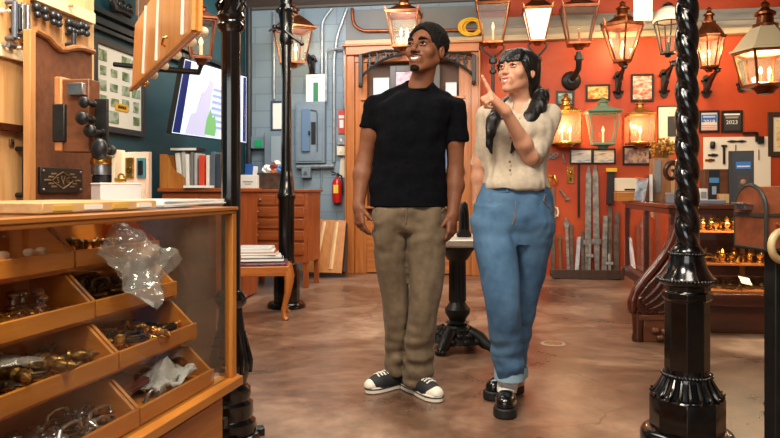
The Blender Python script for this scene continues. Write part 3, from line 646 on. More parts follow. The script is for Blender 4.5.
# ---------------------------------------------------------------- wooden doorway hutch
def hutch():
    p0, p1 = wb(349, 268, 0), wb(481, 268, 0); ln = (p1-p0).length; c = (p0+p1)/2
    t = thing('display_hutch', 'tall orange wooden doorway surround with shelves behind the man and the woman', 'hutch', (c.x, c.y, 0), RW)
    k = c.y/FPX; H = CAMH+(HY-47)*k; w = ln/2
    hz = wood('orange_pine', S(190, 114, 48), S(154, 84, 30), 'Z', rough=0.45); hx = wood('orange_pine_rail', S(190, 114, 48), S(154, 84, 30), 'X', rough=0.45)
    for sx in (-1, 1):
        b = MB(); b.box((sx*(w-4.5*k), -0.11, H/2), (9*k, 0.20, H)); b.box((sx*(w-0.9*k), -0.13, H/2), (1.8*k, 0.24, H)); b.build('side_post', hz, t, bevel=0.006)
        b = MB(); b.box((sx*(w-15*k), -0.09, H/2-0.06), (12*k, 0.14, H-0.12)); b.build('inner_post', hz, t, bevel=0.006)
    b = MB(); b.box((0, -0.125, H-5*k), (ln, 0.25, 10*k)); b.box((0, -0.14, H-0.8*k), (ln+0.06, 0.28, 2.2*k)); b.build('header', hx, t, bevel=0.006)
    b = MB(); b.box((0, -0.1, H-12.5*k), (ln-16*k, 0.16, 8*k)); b.build('inner_header', hx, t, bevel=0.005)
    b = MB(); b.box((0, -0.01, H/2), (ln-4*k, 0.02, H-0.02)); b.build('back_panel', plain('dim_brown_back', (92, 62, 44), rough=0.6), t)
    for y in (100, 140, 172, 207):
        b = MB(); b.box((0, -0.1, CAMH+(HY-y)*k), (ln-30*k, 0.18, 0.03)); b.build('shelf', hx, t, bevel=0.003)
    b = MB(); b.box((0, -0.09, 0.32), (ln-40*k, 0.12, 0.62)); b.build('lower_panel', hx, t, bevel=0.006)
    return t, k
hutch_t, hk = hutch()
picture(390, 65.5, 440, 96.5, 'dark grey framed purple portrait print standing in the hutch behind the head of the man', 6, artmat('print_purple', [(150, 110, 130), (206, 170, 190), (90, 60, 70)]), frame=plain('graphite_frame', (64, 62, 62), rough=0.4), off=0.12)
for i, (x0, y0, x1, y1, c, lab) in enumerate(((446, 86, 457, 99, (206, 214, 222), 'pale blue box standing in for bluish light on the upper hutch shelf'), (446, 117, 459, 139, (230, 226, 216), 'white carton on the second hutch shelf beside the shoulder of the man'),  # first box is coloured to stand in for bluish-white light there
        (446, 150, 457.5, 171, (96, 120, 160), 'blue carton on the third hutch shelf'), (374, 80, 390, 99, (190, 200, 206), 'light grey carton on the upper hutch shelf beside the left bracket'),
        (453, 183, 457.5, 206, (216, 208, 190), 'cream carton on the lowest hutch shelf'), (372, 182, 378, 206, (188, 200, 208), 'narrow pale carton on the lowest hutch shelf'), (447, 184, 452.5, 206, (70, 110, 150), 'slim blue carton on the lowest hutch shelf'))):
    q = wb((x0+x1)/2, y1, 0.10); q.z = CAMH+(HY-min((100, 140, 172, 207), key=lambda v: abs(v-y1)))*hk+0.016; kk = q.y/FPX; t = thing('carton', lab.replace('left bracket', 'door bracket'), 'box', q, RW)
    b = MB(); b.box((0, 0, (y1-y0)*kk/2), ((x1-x0)*kk, 0.12, (y1-y0)*kk)); b.build('box', plain('carton_%d' % i, c, rough=0.6), t, bevel=0.004)
    b = MB(); b.box((0, 0, (y1-y0)*kk+0.003), ((x1-x0)*kk*1.0, 0.121, 0.012)); b.build('lid', plain('carton_lid_%d' % i, tuple(int(v*0.9) for v in c), rough=0.6), t)
def door_bracket(px0, py0, px1, py1, sx, label):
    a = wb(px0, py0, 0.25); k = a.y/FPX; W, H = abs(px1-px0)*k, (py1-py0)*k
    t = thing('iron_bracket', label, 'bracket', a, RW); yy = -0.02
    b = MB(); b.box((0, yy, -H*0.5), (0.045, 0.04, H)); b.build('upright', IRONM, t, bevel=0.004)
    arc = [(sx*W*s, yy, -0.10*H-H*0.62*(1-s)**2.2+0.05*H*s) for s in [i/12 for i in range(13)]]
    b = MB(); b.tube(arc, 0.017, 8); b.build('arch_bar', IRONM, t)
    top = [(0, yy, -0.02*H), (sx*W*0.3, yy, 0.06*H), (sx*W*0.6, yy, 0.1*H), (sx*W, yy, 0.08*H)]
    b = MB(); b.tube(top, 0.017, 8); b.build('top_bar', IRONM, t)
    for i, s in enumerate((0.18, 0.36, 0.56, 0.76)):
        b = MB(); z0 = -0.10*H-H*0.62*(1-s)**2.2+0.05*H*s; z1 = 0.06*H
        b.tube([(sx*W*s, yy, z0), (sx*W*(s+0.06), yy, (z0+z1)/2), (sx*W*(s+0.02), yy, z1)], 0.011, 6); b.torus((sx*W*(s+0.09), yy, (z0+z1)/2), min(0.05, (z1-z0)*0.28), 0.009, 14, 6, 'Y'); b.build('scroll', IRONM, t)
    b = MB(); b.ball((0, yy-0.01, -H*0.97), 0.028, 10, 7); b.build('boss', IRONM, t)
door_bracket(361, 55, 403, 87, 1, 'black iron scroll bracket on the doorway beside the breaker panel')
door_bracket(474, 55, 432, 84, -1, 'black iron scroll bracket on the doorway between the man and the woman')
# yellow cord coil on the beam
q = wb(471, 27, 0.12); k = q.y/FPX; t = thing('cord_coil', 'coil of yellow extension cord hanging on the grey boards above the doorway', 'cord', q, RW)
YEL = plain('yellow_cord', (238, 186, 34), rough=0.5)
rr = random.Random(5); b = MB()
pts = []
for i in range(7*24):
    a = 2*PI*i/24; R = (9+1.6*math.sin(i*0.13))*k; pts.append((R*1.05*math.cos(a)+0.02*math.sin(i*0.05), 0.02*math.sin(i*0.21), R*0.85*math.sin(a)))
b.tube(pts, 0.009, 6); b.build('coil', YEL, t); b = MB(); b.tube([(0, 0.0, 9*k), (0, 0.03, 10*k)], 0.006, 6); b.build('hook', STEEL, t)

# ---------------------------------------------------------------- leaning boards by the blue wall
def lean_board(x0t, x1t, yt, x0b, x1b, yb, Yt, Yb, m, label, strips=False, th=0.03):
    A, B2, C2, D = at(x0b, yb, Yb), at(x1b, yb+1, Yb-0.03), at(x1t, yt+1, Yt-0.03), at(x0t, yt, Yt)
    t = thing('sample_board', label, 'board', (A+B2)/2); o = (A+B2)/2
    nrm = (B2-A).cross(D-A).normalized(); nrm = nrm if nrm.y < 0 else -nrm
    b = MB(); vs = [p-o for p in (A, B2, C2, D)]; b.add(vs+[v-nrm*th for v in vs], [(0, 1, 2, 3), (4, 5, 6, 7), (0, 1, 5, 4), (1, 2, 6, 5), (2, 3, 7, 6), (3, 0, 4, 7)]); b.build('panel', m, t, smooth=False)
    if strips:
        for s in (0.22, 0.68):
            lo = vs[0].lerp(vs[1], s).lerp(vs[3].lerp(vs[2], s), 0.06); hi = vs[0].lerp(vs[1], s).lerp(vs[3].lerp(vs[2], s), 0.96)
            b = MB(); b.tube([lo+nrm*0.008, hi+nrm*0.008], 0.022, 4, flat=0.5, up=nrm); b.build('batten', PALE, t, smooth=False)
    return t
DKW = wood('dark_board', S(70, 44, 32), S(48, 30, 22), 'Z', rough=0.5)
lean_board(309, 320, 222, 301, 315, 271, 8.36, 8.16, OAKZ, 'plain oak board leaning on the blue wall, behind the board with battens')
lean_board(311, 322, 219, 314, 326, 270, 8.40, 8.24, DKW, 'dark board edge peeking out between the two oak boards')
lean_board(338.5, 347, 222, 338, 346.5, 271, 8.30, 8.08, DKW, 'dark brown board leaning beside the doorway, next to the board with battens')
lean_board(319, 346, 219.5, 307, 341.5, 272, 8.24, 7.99, OAKZ, 'large honey oak board with two pale battens leaning on the blue wall', True)

# ---------------------------------------------------------------- left wall: television, framed collage, ornament
def television():
    A, B2, C2, D = at(170, 134, 6.15), at(247, 144, 7.0), at(247, 76, 6.93), at(184, 57, 6.05)
    o = (A+B2+C2+D)/4; t = thing('television', 'wall mounted television showing a tall stone building on a pale sky', 'television', o)
    vs = [p-o for p in (A, B2, C2, D)]; n = (vs[1]-vs[0]).cross(vs[3]-vs[0]).normalized(); n = n if n.y < 0 else -n
    q = lambda u, v, h: vs[0].lerp(vs[1], u).lerp(vs[3].lerp(vs[2], u), v)+n*h
    b = MB(); c = [q(0, 0, 0), q(1, 0, 0), q(1, 1, 0), q(0, 1, 0)]; b.add(c+[p-n*0.05 for p in c], [(0, 1, 2, 3), (4, 5, 6, 7), (0, 1, 5, 4), (1, 2, 6, 5), (2, 3, 7, 6), (3, 0, 4, 7)]); b.build('casing', BLACK, t, smooth=False)
    def poly(name, uv, h, m, par=t): b = MB(); b.add([q(u, v, h) for u, v in uv], [tuple(range(len(uv)))]); return b.build(name, m, par, smooth=False)
    em = lambda nm, rgb, s=1.0: mat(nm, S(*rgb), emit=S(*rgb), estr=s, rough=0.3)
    s = poly('screen', [(0.015, 0.02), (0.985, 0.02), (0.985, 0.98), (0.015, 0.98)], 0.003, em('screen_sky', (204, 228, 248), 0.95))
    poly('screen_edge', [(0.02, 0.03), (0.11, 0.03), (0.11, 0.97), (0.02, 0.97)], 0.004, em('screen_navy', (24, 40, 100), 0.5), s)
    poly('building_side', [(0.16, 0.03), (0.20, 0.30), (0.26, 0.34), (0.30, 0.60), (0.36, 0.66), (0.40, 0.80), (0.46, 0.78), (0.42, 0.03)], 0.005, em('screen_lilac', (176, 178, 208), 0.8), s)
    poly('building_front', [(0.42, 0.03), (0.46, 0.78), (0.74, 0.72), (0.70, 0.03)], 0.0055, em('screen_blue', (184, 200, 226), 0.85), s)
    for i in range(7):
        v = 0.16+i*0.085
        poly('window_row', [(0.46, v), (0.465, v+0.035), (0.70, v+0.025), (0.70, v-0.01)], 0.006, em('screen_slate', (140, 156, 194), 0.75), s)
    poly('green_tree', [(0.40, 0.06), (0.41, 0.26), (0.45, 0.42), (0.49, 0.30), (0.52, 0.34), (0.55, 0.16), (0.54, 0.05)], 0.0065, em('screen_green', (110, 170, 110), 0.7), s)
    poly('divider', [(0.745, 0.02), (0.75, 0.98), (0.757, 0.98), (0.752, 0.02)], 0.007, em('screen_dark_line', (60, 80, 110), 0.4), s)
    poly('screen_edge', [(0.93, 0.03), (0.98, 0.03), (0.98, 0.97), (0.93, 0.97)], 0.004, em('screen_navy', (24, 40, 100), 0.5), s)
    poly('spire', [(0.40, 0.83), (0.44, 0.93), (0.48, 0.80)], 0.006, em('screen_pink', (220, 190, 200), 0.8), s)
    b = MB(); w = o+Vector((0, 0, 0)); p1 = q(0.5, 0.5, -0.05); wallp = wl(190, 100, 0.05)-o; wallp.z = p1.z; b.tube([p1, (p1+wallp)/2+Vector((0, 0.05, 0)), wallp], 0.03, 8); b.build('wall_arm', BLACK, t)
television()
def collage():
    A, D = wl(92.5, 130, 0.03), wl(92.5, 35, 0.03); B2 = wl(144, 140, 0.03)
    h = D.z-A.z; w = (Vector((B2.x-A.x, B2.y-A.y, 0))).length; c = (A+B2)/2; c.z = A.z
    t = thing('framed_collage', 'large dark framed collage of small garden photos on the teal wall', 'picture', c, PI/2-TH)   # local +X runs along the wall, -Y faces the room
    t.rotation_euler = (0, 0, PI/2-TH)
    f = 0.05; FD = plain('charcoal_frame', (44, 46, 50), rough=0.4)
    b = MB()
    for x, z, dx, dz in ((-(w-f)/2, h/2, f, h), ((w-f)/2, h/2, f, h), (0, f/2, w-2*f, f), (0, h-f/2, w-2*f, f)): b.box((x, 0, z), (dx, 0.04, dz))
    b.build('frame', FD, t, bevel=0.004)
    b = MB(); b.box((0, 0.008, h/2), (w-2*f, 0.015, h-2*f)); b.build('mount', plain('collage_paper', (226, 224, 212), rough=0.5), t)
    rr = random.Random(11); G = artmat('garden_photo', [(44, 66, 44), (110, 130, 90), (176, 190, 170), (80, 80, 70)], scale=2.0, stretch=(1, 1, 1))
    for i in range(4):
        for j in range(5):
            if (i, j) in ((2, 0), (1, 4)): continue
            x = -w/2+f+0.09+(w-2*f-0.18)*i/3+rr.uniform(-.01, .01); z = f+0.08+(h-2*f-0.16)*j/4
            b = MB(); b.box((x, -0.002, z), (rr.uniform(0.08, 0.14), 0.006, rr.uniform(0.06, 0.10))); b.build('photo', G, t)
    b = MB(); b.box((0.02, -0.003, h*0.30), (0.20, 0.008, 0.06)); lbl = b.build('yellow_caption', plain('caption_yellow', (222, 168, 40)), t)
    b = MB()
    for i, x in enumerate((-.055, -.035, -.012, .010, .026, .052)): b.box((0.02+x, -0.0085, h*0.30+0.003*(i % 2)), (0.010+0.004*(i % 3), 0.003, 0.024))
    b.build('caption', plain('caption_ink', (60, 44, 24)), lbl)
collage()
q = wl(122, 17, 0.07); t = thing('iron_ornament', 'black iron scroll ornament lying on the dark rail of the teal wall', 'ornament', (q.x, q.y, zr+0.155), PI/2-TH)
b = MB(); b.tube([(-0.16, 0, 0.05), (-0.12, 0, -0.01), (0, 0, -0.005), (0.12, 0, -0.01), (0.17, 0, 0.02)], [0.02, 0.04, 0.028, 0.035, 0.012], 8); b.build('body', IRONM, t)
for x, r in ((-0.13, 0.05), (0.0, 0.04), (0.12, 0.03)):
    b = MB(); b.torus((x, 0, 0.04), r, 0.012, 16, 6, 'Y'); b.build('scroll', IRONM, t)

# ---------------------------------------------------------------- desk group behind the columns
def chest():
    p0, p1 = at(246, 290, 7.25), at(306, 290, 7.05); w = (p1-p0).length; d = 0.5; c = (p0+p1)/2
    t = thing('chest_of_drawers', 'orange wooden chest of small drawers with dark knobs behind the slim lamp post', 'chest of drawers', (c.x, c.y, 0), RW)
    H = 1.005; m = wood('russet_wood', S(176, 92, 42), S(136, 64, 26), 'X', rough=0.4); mz = wood('russet_wood_upright', S(176, 92, 42), S(136, 64, 26), 'Z', rough=0.4)
    b = MB(); b.box((0, d/2, 0.62), (w, d, 0.72)); b.build('carcass', mz, t, bevel=0.004)
    b = MB(); b.box((0, d/2, H-0.012), (w+0.05, d+0.04, 0.026)); b.build('top', m, t, bevel=0.004)
    for sx in (-1, 1):
        for sy in (0.04, d-0.04): b = MB(); b.box((sx*(w/2-0.03), sy, 0.14), (0.05, 0.05, 0.28), None, 0); b.build('leg', mz, t, bevel=0.004)
    rows = [(0.90, 0.115, 2), (0.775, 0.11, 1), (0.655, 0.11, 1), (0.535, 0.11, 1), (0.40, 0.13, 1)]
    for z, h, n in rows:
        for i in range(n):
            ww = (w-0.06)/n-0.012; x = -w/2+0.03+(w-0.06)*(i+0.5)/n
            b = MB(); b.box((x, -0.008, z), (ww, 0.02, h-0.014)); dr = b.build('drawer', m, t, bevel=0.004)
            for kx in ((x-ww*0.3, x+ww*0.3) if n == 1 else (x,)):
                b = MB(); b.ball((kx, -0.032, z), 0.014, 10, 7); b.build('knob', plain('pewter_knob', (120, 116, 110), rough=0.35, metal=0.7), dr)
    return t, c, w
chest_t, chest_c, chest_w = chest()
def on_chest(px, Y): return Vector(((px-HX)/FPX*Y, Y, 1.006))
t = thing('card_box', 'white card box with small print on the chest of drawers', 'box', on_chest(250, 7.3), RW); b = MB(); b.box((0, 0, 0.075), (0.19, 0.12, 0.15)); b.build('box', WHITE, t, bevel=0.004); b = MB(); b.box((0, -0.062, 0.08), (0.11, 0.003, 0.012)); b.box((0, -0.062, 0.055), (0.07, 0.003, 0.008)); b.build('print', plain('pale_ink', (150, 150, 150)), t)
t = thing('blue_booklet', 'blue and white booklet standing behind the white card box', 'booklet', on_chest(251, 7.46)+Vector((0, 0, 0.008)), RW); b = MB(); b.box((0, 0, 0.13), (0.14, 0.02, 0.26), Euler((0.05, 0.1, 0))); b.build('cover', plain('booklet_blue', (44, 96, 176)), t); b = MB(); b.box((0.05, -0.012, 0.16), (0.05, 0.006, 0.16), Euler((0.05, 0.1, 0))); b.build('white_band', WHITE, t)
t = thing('metal_crate', 'rusty metal crate on the chest holding crumpled papers', 'crate', on_chest(273.5, 7.38), RW); RUST = mat('rusty_sheet', S(96, 66, 48), S(58, 46, 40), rough=0.6, metal=0.3, scale=16)
b = MB()
for x, y, dx, dy in ((0, -0.1, 0.27, 0.012), (0, 0.1, 0.27, 0.012), (-0.13, 0, 0.012, 0.2), (0.13, 0, 0.012, 0.2)): b.box((x, y, 0.085), (dx, dy, 0.17))
b.box((0, 0, 0.006), (0.26, 0.2, 0.012)); b.build('wall_sheet', RUST, t); b = MB(); b.box((0, -0.105, 0.165), (0.28, 0.02, 0.02)); b.build('rim', RUST, t)
rr = random.Random(4)
def crumple(b, c, r, seed, mi=0, sc=(1, 1, 1)):
    g = random.Random(seed); n, m = 12, 8; vs = []; fs = []
    for i in range(m+1):
        for j in range(n):
            a = 2*PI*j/n; th = PI*i/m; q = r*(0.7+0.5*g.random()); vs.append((c[0]+q*math.sin(th)*math.cos(a)*sc[0], c[1]+q*math.sin(th)*math.sin(a)*sc[1], c[2]+q*math.cos(th)*sc[2]))
    for i in range(m):
        for j in range(n): fs.append((i*n+j, i*n+(j+1) % n, (i+1)*n+(j+1) % n, (i+1)*n+j))
    b.add(vs, fs, mi)
cp = on_chest(273.5, 7.38)
for i, (dx, dy, dz, r, c, lab) in enumerate(((-0.06, 0, 0.2, 0.075, (236, 232, 226), 'crumpled white paper in the rusty crate'), (0.0, 0.0, 0.235, 0.06, (124, 52, 44), 'crumpled maroon wrapper in the middle of the rusty crate'), (0.075, 0.0, 0.2, 0.07, (70, 116, 170), 'crumpled blue wrapper at the end of the rusty crate'), (0.03, 0.05, 0.27, 0.05, (226, 222, 216), 'crumpled white paper on top of the heap in the rusty crate'), (0.02, -0.03, 0.18, 0.05, (206, 110, 60), 'crumpled orange wrapper low in the rusty crate'))):
    b = MB(); crumple(b, (0, 0, 0), r*0.76, i); o = b.build('crumpled_paper', plain('wrapper_%d' % i, c, rough=0.6), None, cp+Vector((dx, dy, dz)), smooth=False); tag(o, lab, 'paper')
def desk():
    p0, p1 = at(160, 290, 6.3), at(238, 290, 6.2); c = (p0+p1)/2; w = (p1-p0).length
    t = thing('writing_desk', 'russet wooden writing desk under the television', 'desk', (c.x, c.y, 0), RW)
    m = MATS['russet_wood']; mz = MATS['russet_wood_upright']
    b = MB(); b.box((0, 0.28, 1.0), (w+0.04, 0.6, 0.035)); b.build('top', m, t, bevel=0.005)
    b = MB(); b.box((0, 0.28, 0.5), (w-0.02, 0.52, 0.965)); b.build('carcass', mz, t, bevel=0.004)
    for i in range(2):
        x = (-0.25+0.5*i)*w; b = MB(); b.box((x, 0.012, 0.9), (w*0.46, 0.02, 0.12)); dr = b.build('drawer', m, t, bevel=0.004); b = MB(); b.ball((x, -0.01, 0.9), 0.014, 10, 7); b.build('knob', BRASS, dr)
    for i in range(2): x = (-0.25+0.5*i)*w; b = MB(); b.box((x, 0.012, 0.45), (w*0.44, 0.02, 0.7)); b.build('door', mz, t, bevel=0.006)
    return t
desk()
def on_desk(px, Y): return Vector(((px-HX)/FPX*Y, Y, 1.018))
t = thing('file_holder', 'honey wooden file holder with a scooped side, full of papers on the writing desk', 'file holder', on_desk(177, 6.5), RW)
w = 0.13; pr = [(-0.12, 0), (0.115, 0), (0.115, 0.10), (0.08, 0.13), (0.03, 0.15), (-0.01, 0.2), (-0.03, 0.28), (-0.05, 0.31), (-0.12, 0.31)]
b = MB(); b.prism(pr, -0.10, -0.085); b.build('side', OAKZ, t, smooth=False); b = MB(); b.prism(pr, 0.085, 0.10); b.build('side', OAKZ, t, smooth=False)
b = MB(); b.box((-0.113, 0, 0.155), (0.014, 0.17, 0.31)); b.box((0, 0, 0.007), (0.22, 0.17, 0.014)); b.build('back', OAKZ, t)
bk = [(182, 0.30, 0.05, (226, 222, 214), 'cream file leaning beside the wooden file holder', -0.1), (187.5, 0.32, 0.04, (204, 200, 192), 'pale grey file, second beside the wooden file holder', -0.06), (192, 0.31, 0.035, (238, 236, 230), 'white ring binder between the grey files on the desk', -0.03),
      (196.5, 0.33, 0.03, (120, 118, 116), 'thin dark grey file left of the orange red book'.replace('left of', 'just before'), 0), (200, 0.32, 0.025, (176, 178, 180), 'light grey file touching the orange red book', 0), (206, 0.30, 0.06, (214, 66, 36), 'orange red book standing upright on the writing desk', 0), (212, 0.30, 0.035, (230, 226, 216), 'white book just past the orange red book', 0), (217, 0.33, 0.05, (86, 98, 112), 'slate grey book at the end of the desk row', 0), (222.5, 0.31, 0.05, (52, 60, 74), 'dark navy book behind the turned column', 0)]
for px, h, wd, c, lab, tl in bk:
    t = thing('file_folder' if 'file' in lab or 'binder' in lab else 'book', lab, 'file' if 'file' in lab or 'binder' in lab else 'book', on_desk(px, 6.5)+Vector((0, 0, 0.022 if px < 190 else 0.001)), RW)
    dp_ = 0.14 if px < 190 else 0.2; b = MB(); b.box((0, 0, h/2), (wd*0.86, dp_, h), Euler((0, tl, 0))); b.build('cover', plain('cover_%d' % int(px*10), c, rough=0.5), t, bevel=0.003)
    b = MB(); b.box((0, 0.004, h/2+0.001), (wd*0.6, dp_-0.01, h-0.004), Euler((0, tl, 0))); b.build('pages', WHITE, t)
t = thing('book', 'black book lying flat across the top of the standing files', 'book', on_desk(188, 6.5)+Vector((0, 0, 0.336)), RW); b = MB(); b.box((0, 0, 0.02), (0.26, 0.19, 0.034)); b.build('cover', BLACK, t, bevel=0.003); b = MB(); b.box((0, -0.005, 0.02), (0.25, 0.19, 0.022)); b.build('pages', WHITE, t)
t = thing('magazine', 'white papers lying before the files on the writing desk', 'paper', on_desk(199, 6.28), RW+0.2); b = MB(); b.box((0, 0, 0.012), (0.24, 0.16, 0.022)); b.build('sheets', WHITE, t)

def chair():
    t = thing('side_chair', 'wooden side chair with curved legs and a dark patterned seat holding books', 'chair', at(262, 190, 5.62)*1.0, 0)
    t.location = ((261-HX)/FPX*5.52, 5.52, 0.004); t.rotation_euler = (0, 0, 0.12)
    m = wood('chair_oak', S(196, 118, 52), S(158, 84, 32), 'Z', rough=0.35); mx = wood('chair_oak_rail', S(196, 118, 52), S(158, 84, 32), 'X', rough=0.35)
    sw, sd = 0.21, 0.19; zs = 0.36
    for sx in (-1, 1):
        for sy in (-1, 1):
            b = MB(); out = sx*0.02
            pts = [(sx*sw*0.93+out*0.5, sy*sd*0.9, zs+0.03), (sx*sw*0.97+out, sy*sd*0.95, zs-0.06), (sx*sw*0.95+out*0.6, sy*sd*0.95, zs*0.55), (sx*sw*0.86, sy*sd*0.9, zs*0.22), (sx*sw*0.9, sy*sd*0.93, 0.02), (sx*sw*0.98, sy*sd*0.98, 0.0)]
            b.tube(pts, [0.034, 0.036, 0.026, 0.018, 0.02, 0.022], 10); b.build('leg', m, t)
    b = MB()
    b.box((0, -sd, zs+0.015), (sw*2+0.02, 0.03, 0.075)); b.box((0, sd, zs+0.015), (sw*2+0.02, 0.03, 0.075)); b.box((sw, 0, zs+0.015), (0.03, sd*2, 0.075)); b.box((-sw, 0, zs+0.015), (0.03, sd*2, 0.075)); b.build('seat_rail', mx, t, bevel=0.006)
    b = MB(); b.box((0, 0, zs+0.062), (sw*2-0.01, sd*2-0.01, 0.03)); b.build('seat', artmat('seat_fabric', [(26, 30, 50), (60, 44, 70), (120, 60, 50), (36, 44, 70)], scale=6, stretch=(1, 1, 1)), t, bevel=0.01)
    for sy in (-1, 1):
        b = MB(); b.tube([(-sw, sy*sd*0.9, zs), (-sw+0.01, sy*sd*0.9, zs+0.18), (-sw-0.02, sy*sd*0.9, zs+0.36), (-sw-0.06, sy*sd*0.9, zs+0.55)], [0.026, 0.024, 0.022, 0.02], 8); b.build('back_post', m, t)
    for z in (0.2, 0.5):
        b = MB(); b.box((-sw-0.005-0.03*(z > 0.3)-0.015*(z > 0.3), 0, zs+z), (0.022, sd*1.8, 0.07 if z > 0.3 else 0.05)); b.build('back_rail', m, t, bevel=0.004)
    return t
chair()
zc = 0.4425; cx, cy = (261-HX)/FPX*5.52, 5.52
for i, (w, d, h, c, rz, lab, dx) in enumerate(((0.33, 0.27, 0.028, (52, 60, 76), 0.16, 'dark blue book, lowest of the pile on the side chair', 0.03), (0.31, 0.25, 0.02, (206, 202, 194), 0.2, 'grey magazine, second from the bottom of the pile on the chair', 0.02), (0.29, 0.24, 0.022, (182, 70, 56), 0.05, 'red edged book in the middle of the pile on the chair', 0.0), (0.29, 0.24, 0.02, (222, 220, 214), 0.1, 'white magazine just under the top of the pile on the chair', -0.02), (0.26, 0.22, 0.024, (196, 200, 204), 0.02, 'pale silver book on top of the pile on the chair', -0.02))):
    t = thing('book', lab, 'book', (cx-0.02+dx, cy, zc+0.002), rz); b = MB(); b.box((0, 0, h/2), (w, d, h*0.96)); b.build('cover', plain('chair_book_%d' % i, c, rough=0.4), t, bevel=0.002); b = MB(); b.box((0.003, -0.002, h/2), (w-0.002, d-0.001, h*0.6)); b.build('pages', WHITE, t); zc += h

# ---------------------------------------------------------------- pedestal table
def table():
    p = Vector(((459-HX)/FPX*4.32, 4.42, 0)); t = thing('pedestal_table', 'round marble table on a black cast iron pedestal between man and woman', 'table', p)
    MAR = mat('pale_marble', S(222, 212, 196), S(196, 184, 168), rough=0.25, scale=7)
    b = MB(); b.lathe([(0.0, 0.66), (0.30, 0.66), (0.31, 0.67), (0.31, 0.70), (0.30, 0.708), (0, 0.708)], 48); b.build('top', MAR, t)
    b = MB(); b.lathe([(0.13, 0.63), (0.135, 0.659), (0, 0.659)], 24); b.lathe([(0.062, 0.56), (0.11, 0.635), (0.13, 0.64)], 24, cap=False); b.build('top_mount', IRONM, t)
    b = MB(); b.lathe([(0.05, 0.28), (0.048, 0.33), (0.044, 0.5), (0.052, 0.56), (0.068, 0.6)], 20)
    for i in range(10): a = 2*PI*i/10; b.tube([(0.047*math.cos(a), 0.047*math.sin(a), 0.3), (0.045*math.cos(a), 0.045*math.sin(a), 0.56)], 0.008, 6)
    b.build('stem', IRONM, t)
    b = MB(); b.lathe([(0.05, 0.15), (0.078, 0.165), (0.05, 0.18), (0.062, 0.2), (0.078, 0.225), (0.08, 0.25), (0.06, 0.275), (0.05, 0.295)], 24); b.build('knop', IRONM, t)
    b = MB(); b.lathe([(0.17, 0.05), (0.15, 0.075), (0.1, 0.11), (0.066, 0.15), (0.05, 0.165)], 24)
    for i in range(12): a = 2*PI*i/12; b.ball((0.12*math.cos(a), 0.12*math.sin(a), 0.095), 0.022, 8, 6); b.ball((0.155*math.cos(a+.26), 0.155*math.sin(a+.26), 0.065), 0.022, 8, 6); b.ball((0.085*math.cos(a+.2), 0.085*math.sin(a+.2), 0.125), 0.014, 8, 6)
    b.build('domed_base', IRONM, t)
    for i in range(4):
        a = PI/4+PI/2*i+0.25; ca, sa = math.cos(a), math.sin(a)
        b = MB(); b.tube([(r*ca, r*sa, z) for r, z in ((0.09, 0.115), (0.15, 0.085), (0.19, 0.05), (0.225, 0.036), (0.245, 0.022))], [0.035, 0.042, 0.036, 0.03, 0.022], 10)
        for s in (-1, 0, 1): b.ball((0.242*ca-s*0.018*sa, 0.242*sa+s*0.018*ca, 0.018), 0.018, 8, 6)
        b.torus((0.14*ca, 0.14*sa, 0.105), 0.024, 0.009, 14, 6, 'Z'); b.build('claw_foot', IRONM, t)
    return p
tp = table()
q = at(464, 240, 4.35); t = thing('iron_plaque', 'tapered black cast iron piece standing on the marble table', 'iron ornament', (q.x, 4.35, 0.7085), 0.1)
b = MB(); k = 4.35/FPX
b.prism([(-7*k, 0), (7*k, 0), (7*k, 3*k), (5*k, 6*k), (4.2*k, 24*k), (3*k, 33*k), (0, 36*k), (-3*k, 33*k), (-4.2*k, 24*k), (-5*k, 6*k), (-7*k, 3*k)], -0.025, 0.025); b.build('body', IRONM, t, bevel=0.006)
b = MB(); b.tube([(-2*k, -0.03, 8*k), (-1.6*k, -0.03, 24*k), (0, -0.03, 29*k), (1.6*k, -0.03, 24*k), (2*k, -0.03, 8*k)], 0.006, 6); b.build('raised_arch', IRON, t)
q = at(553, 343.5, 4.56); t = thing('floor_cover', 'small round brass cover set in the concrete floor beside the woman', 'floor cover', (q.x, q.y, 0.0))
b = MB(); b.lathe([(0, 0.0), (0.058, 0.0), (0.055, 0.004), (0.0, 0.005)], 28); b.build('plate', mat('worn_brass', S(176, 140, 96), S(120, 90, 60), rough=0.4, metal=0.6, scale=30), t); b = MB(); b.lathe([(0.060, 0.0), (0.078, 0.0), (0.076, 0.0025), (0.060, 0.003)], 28, cap=False); b.build('cement_ring', plain('pale_cement', (190, 168, 146), rough=0.8), t)

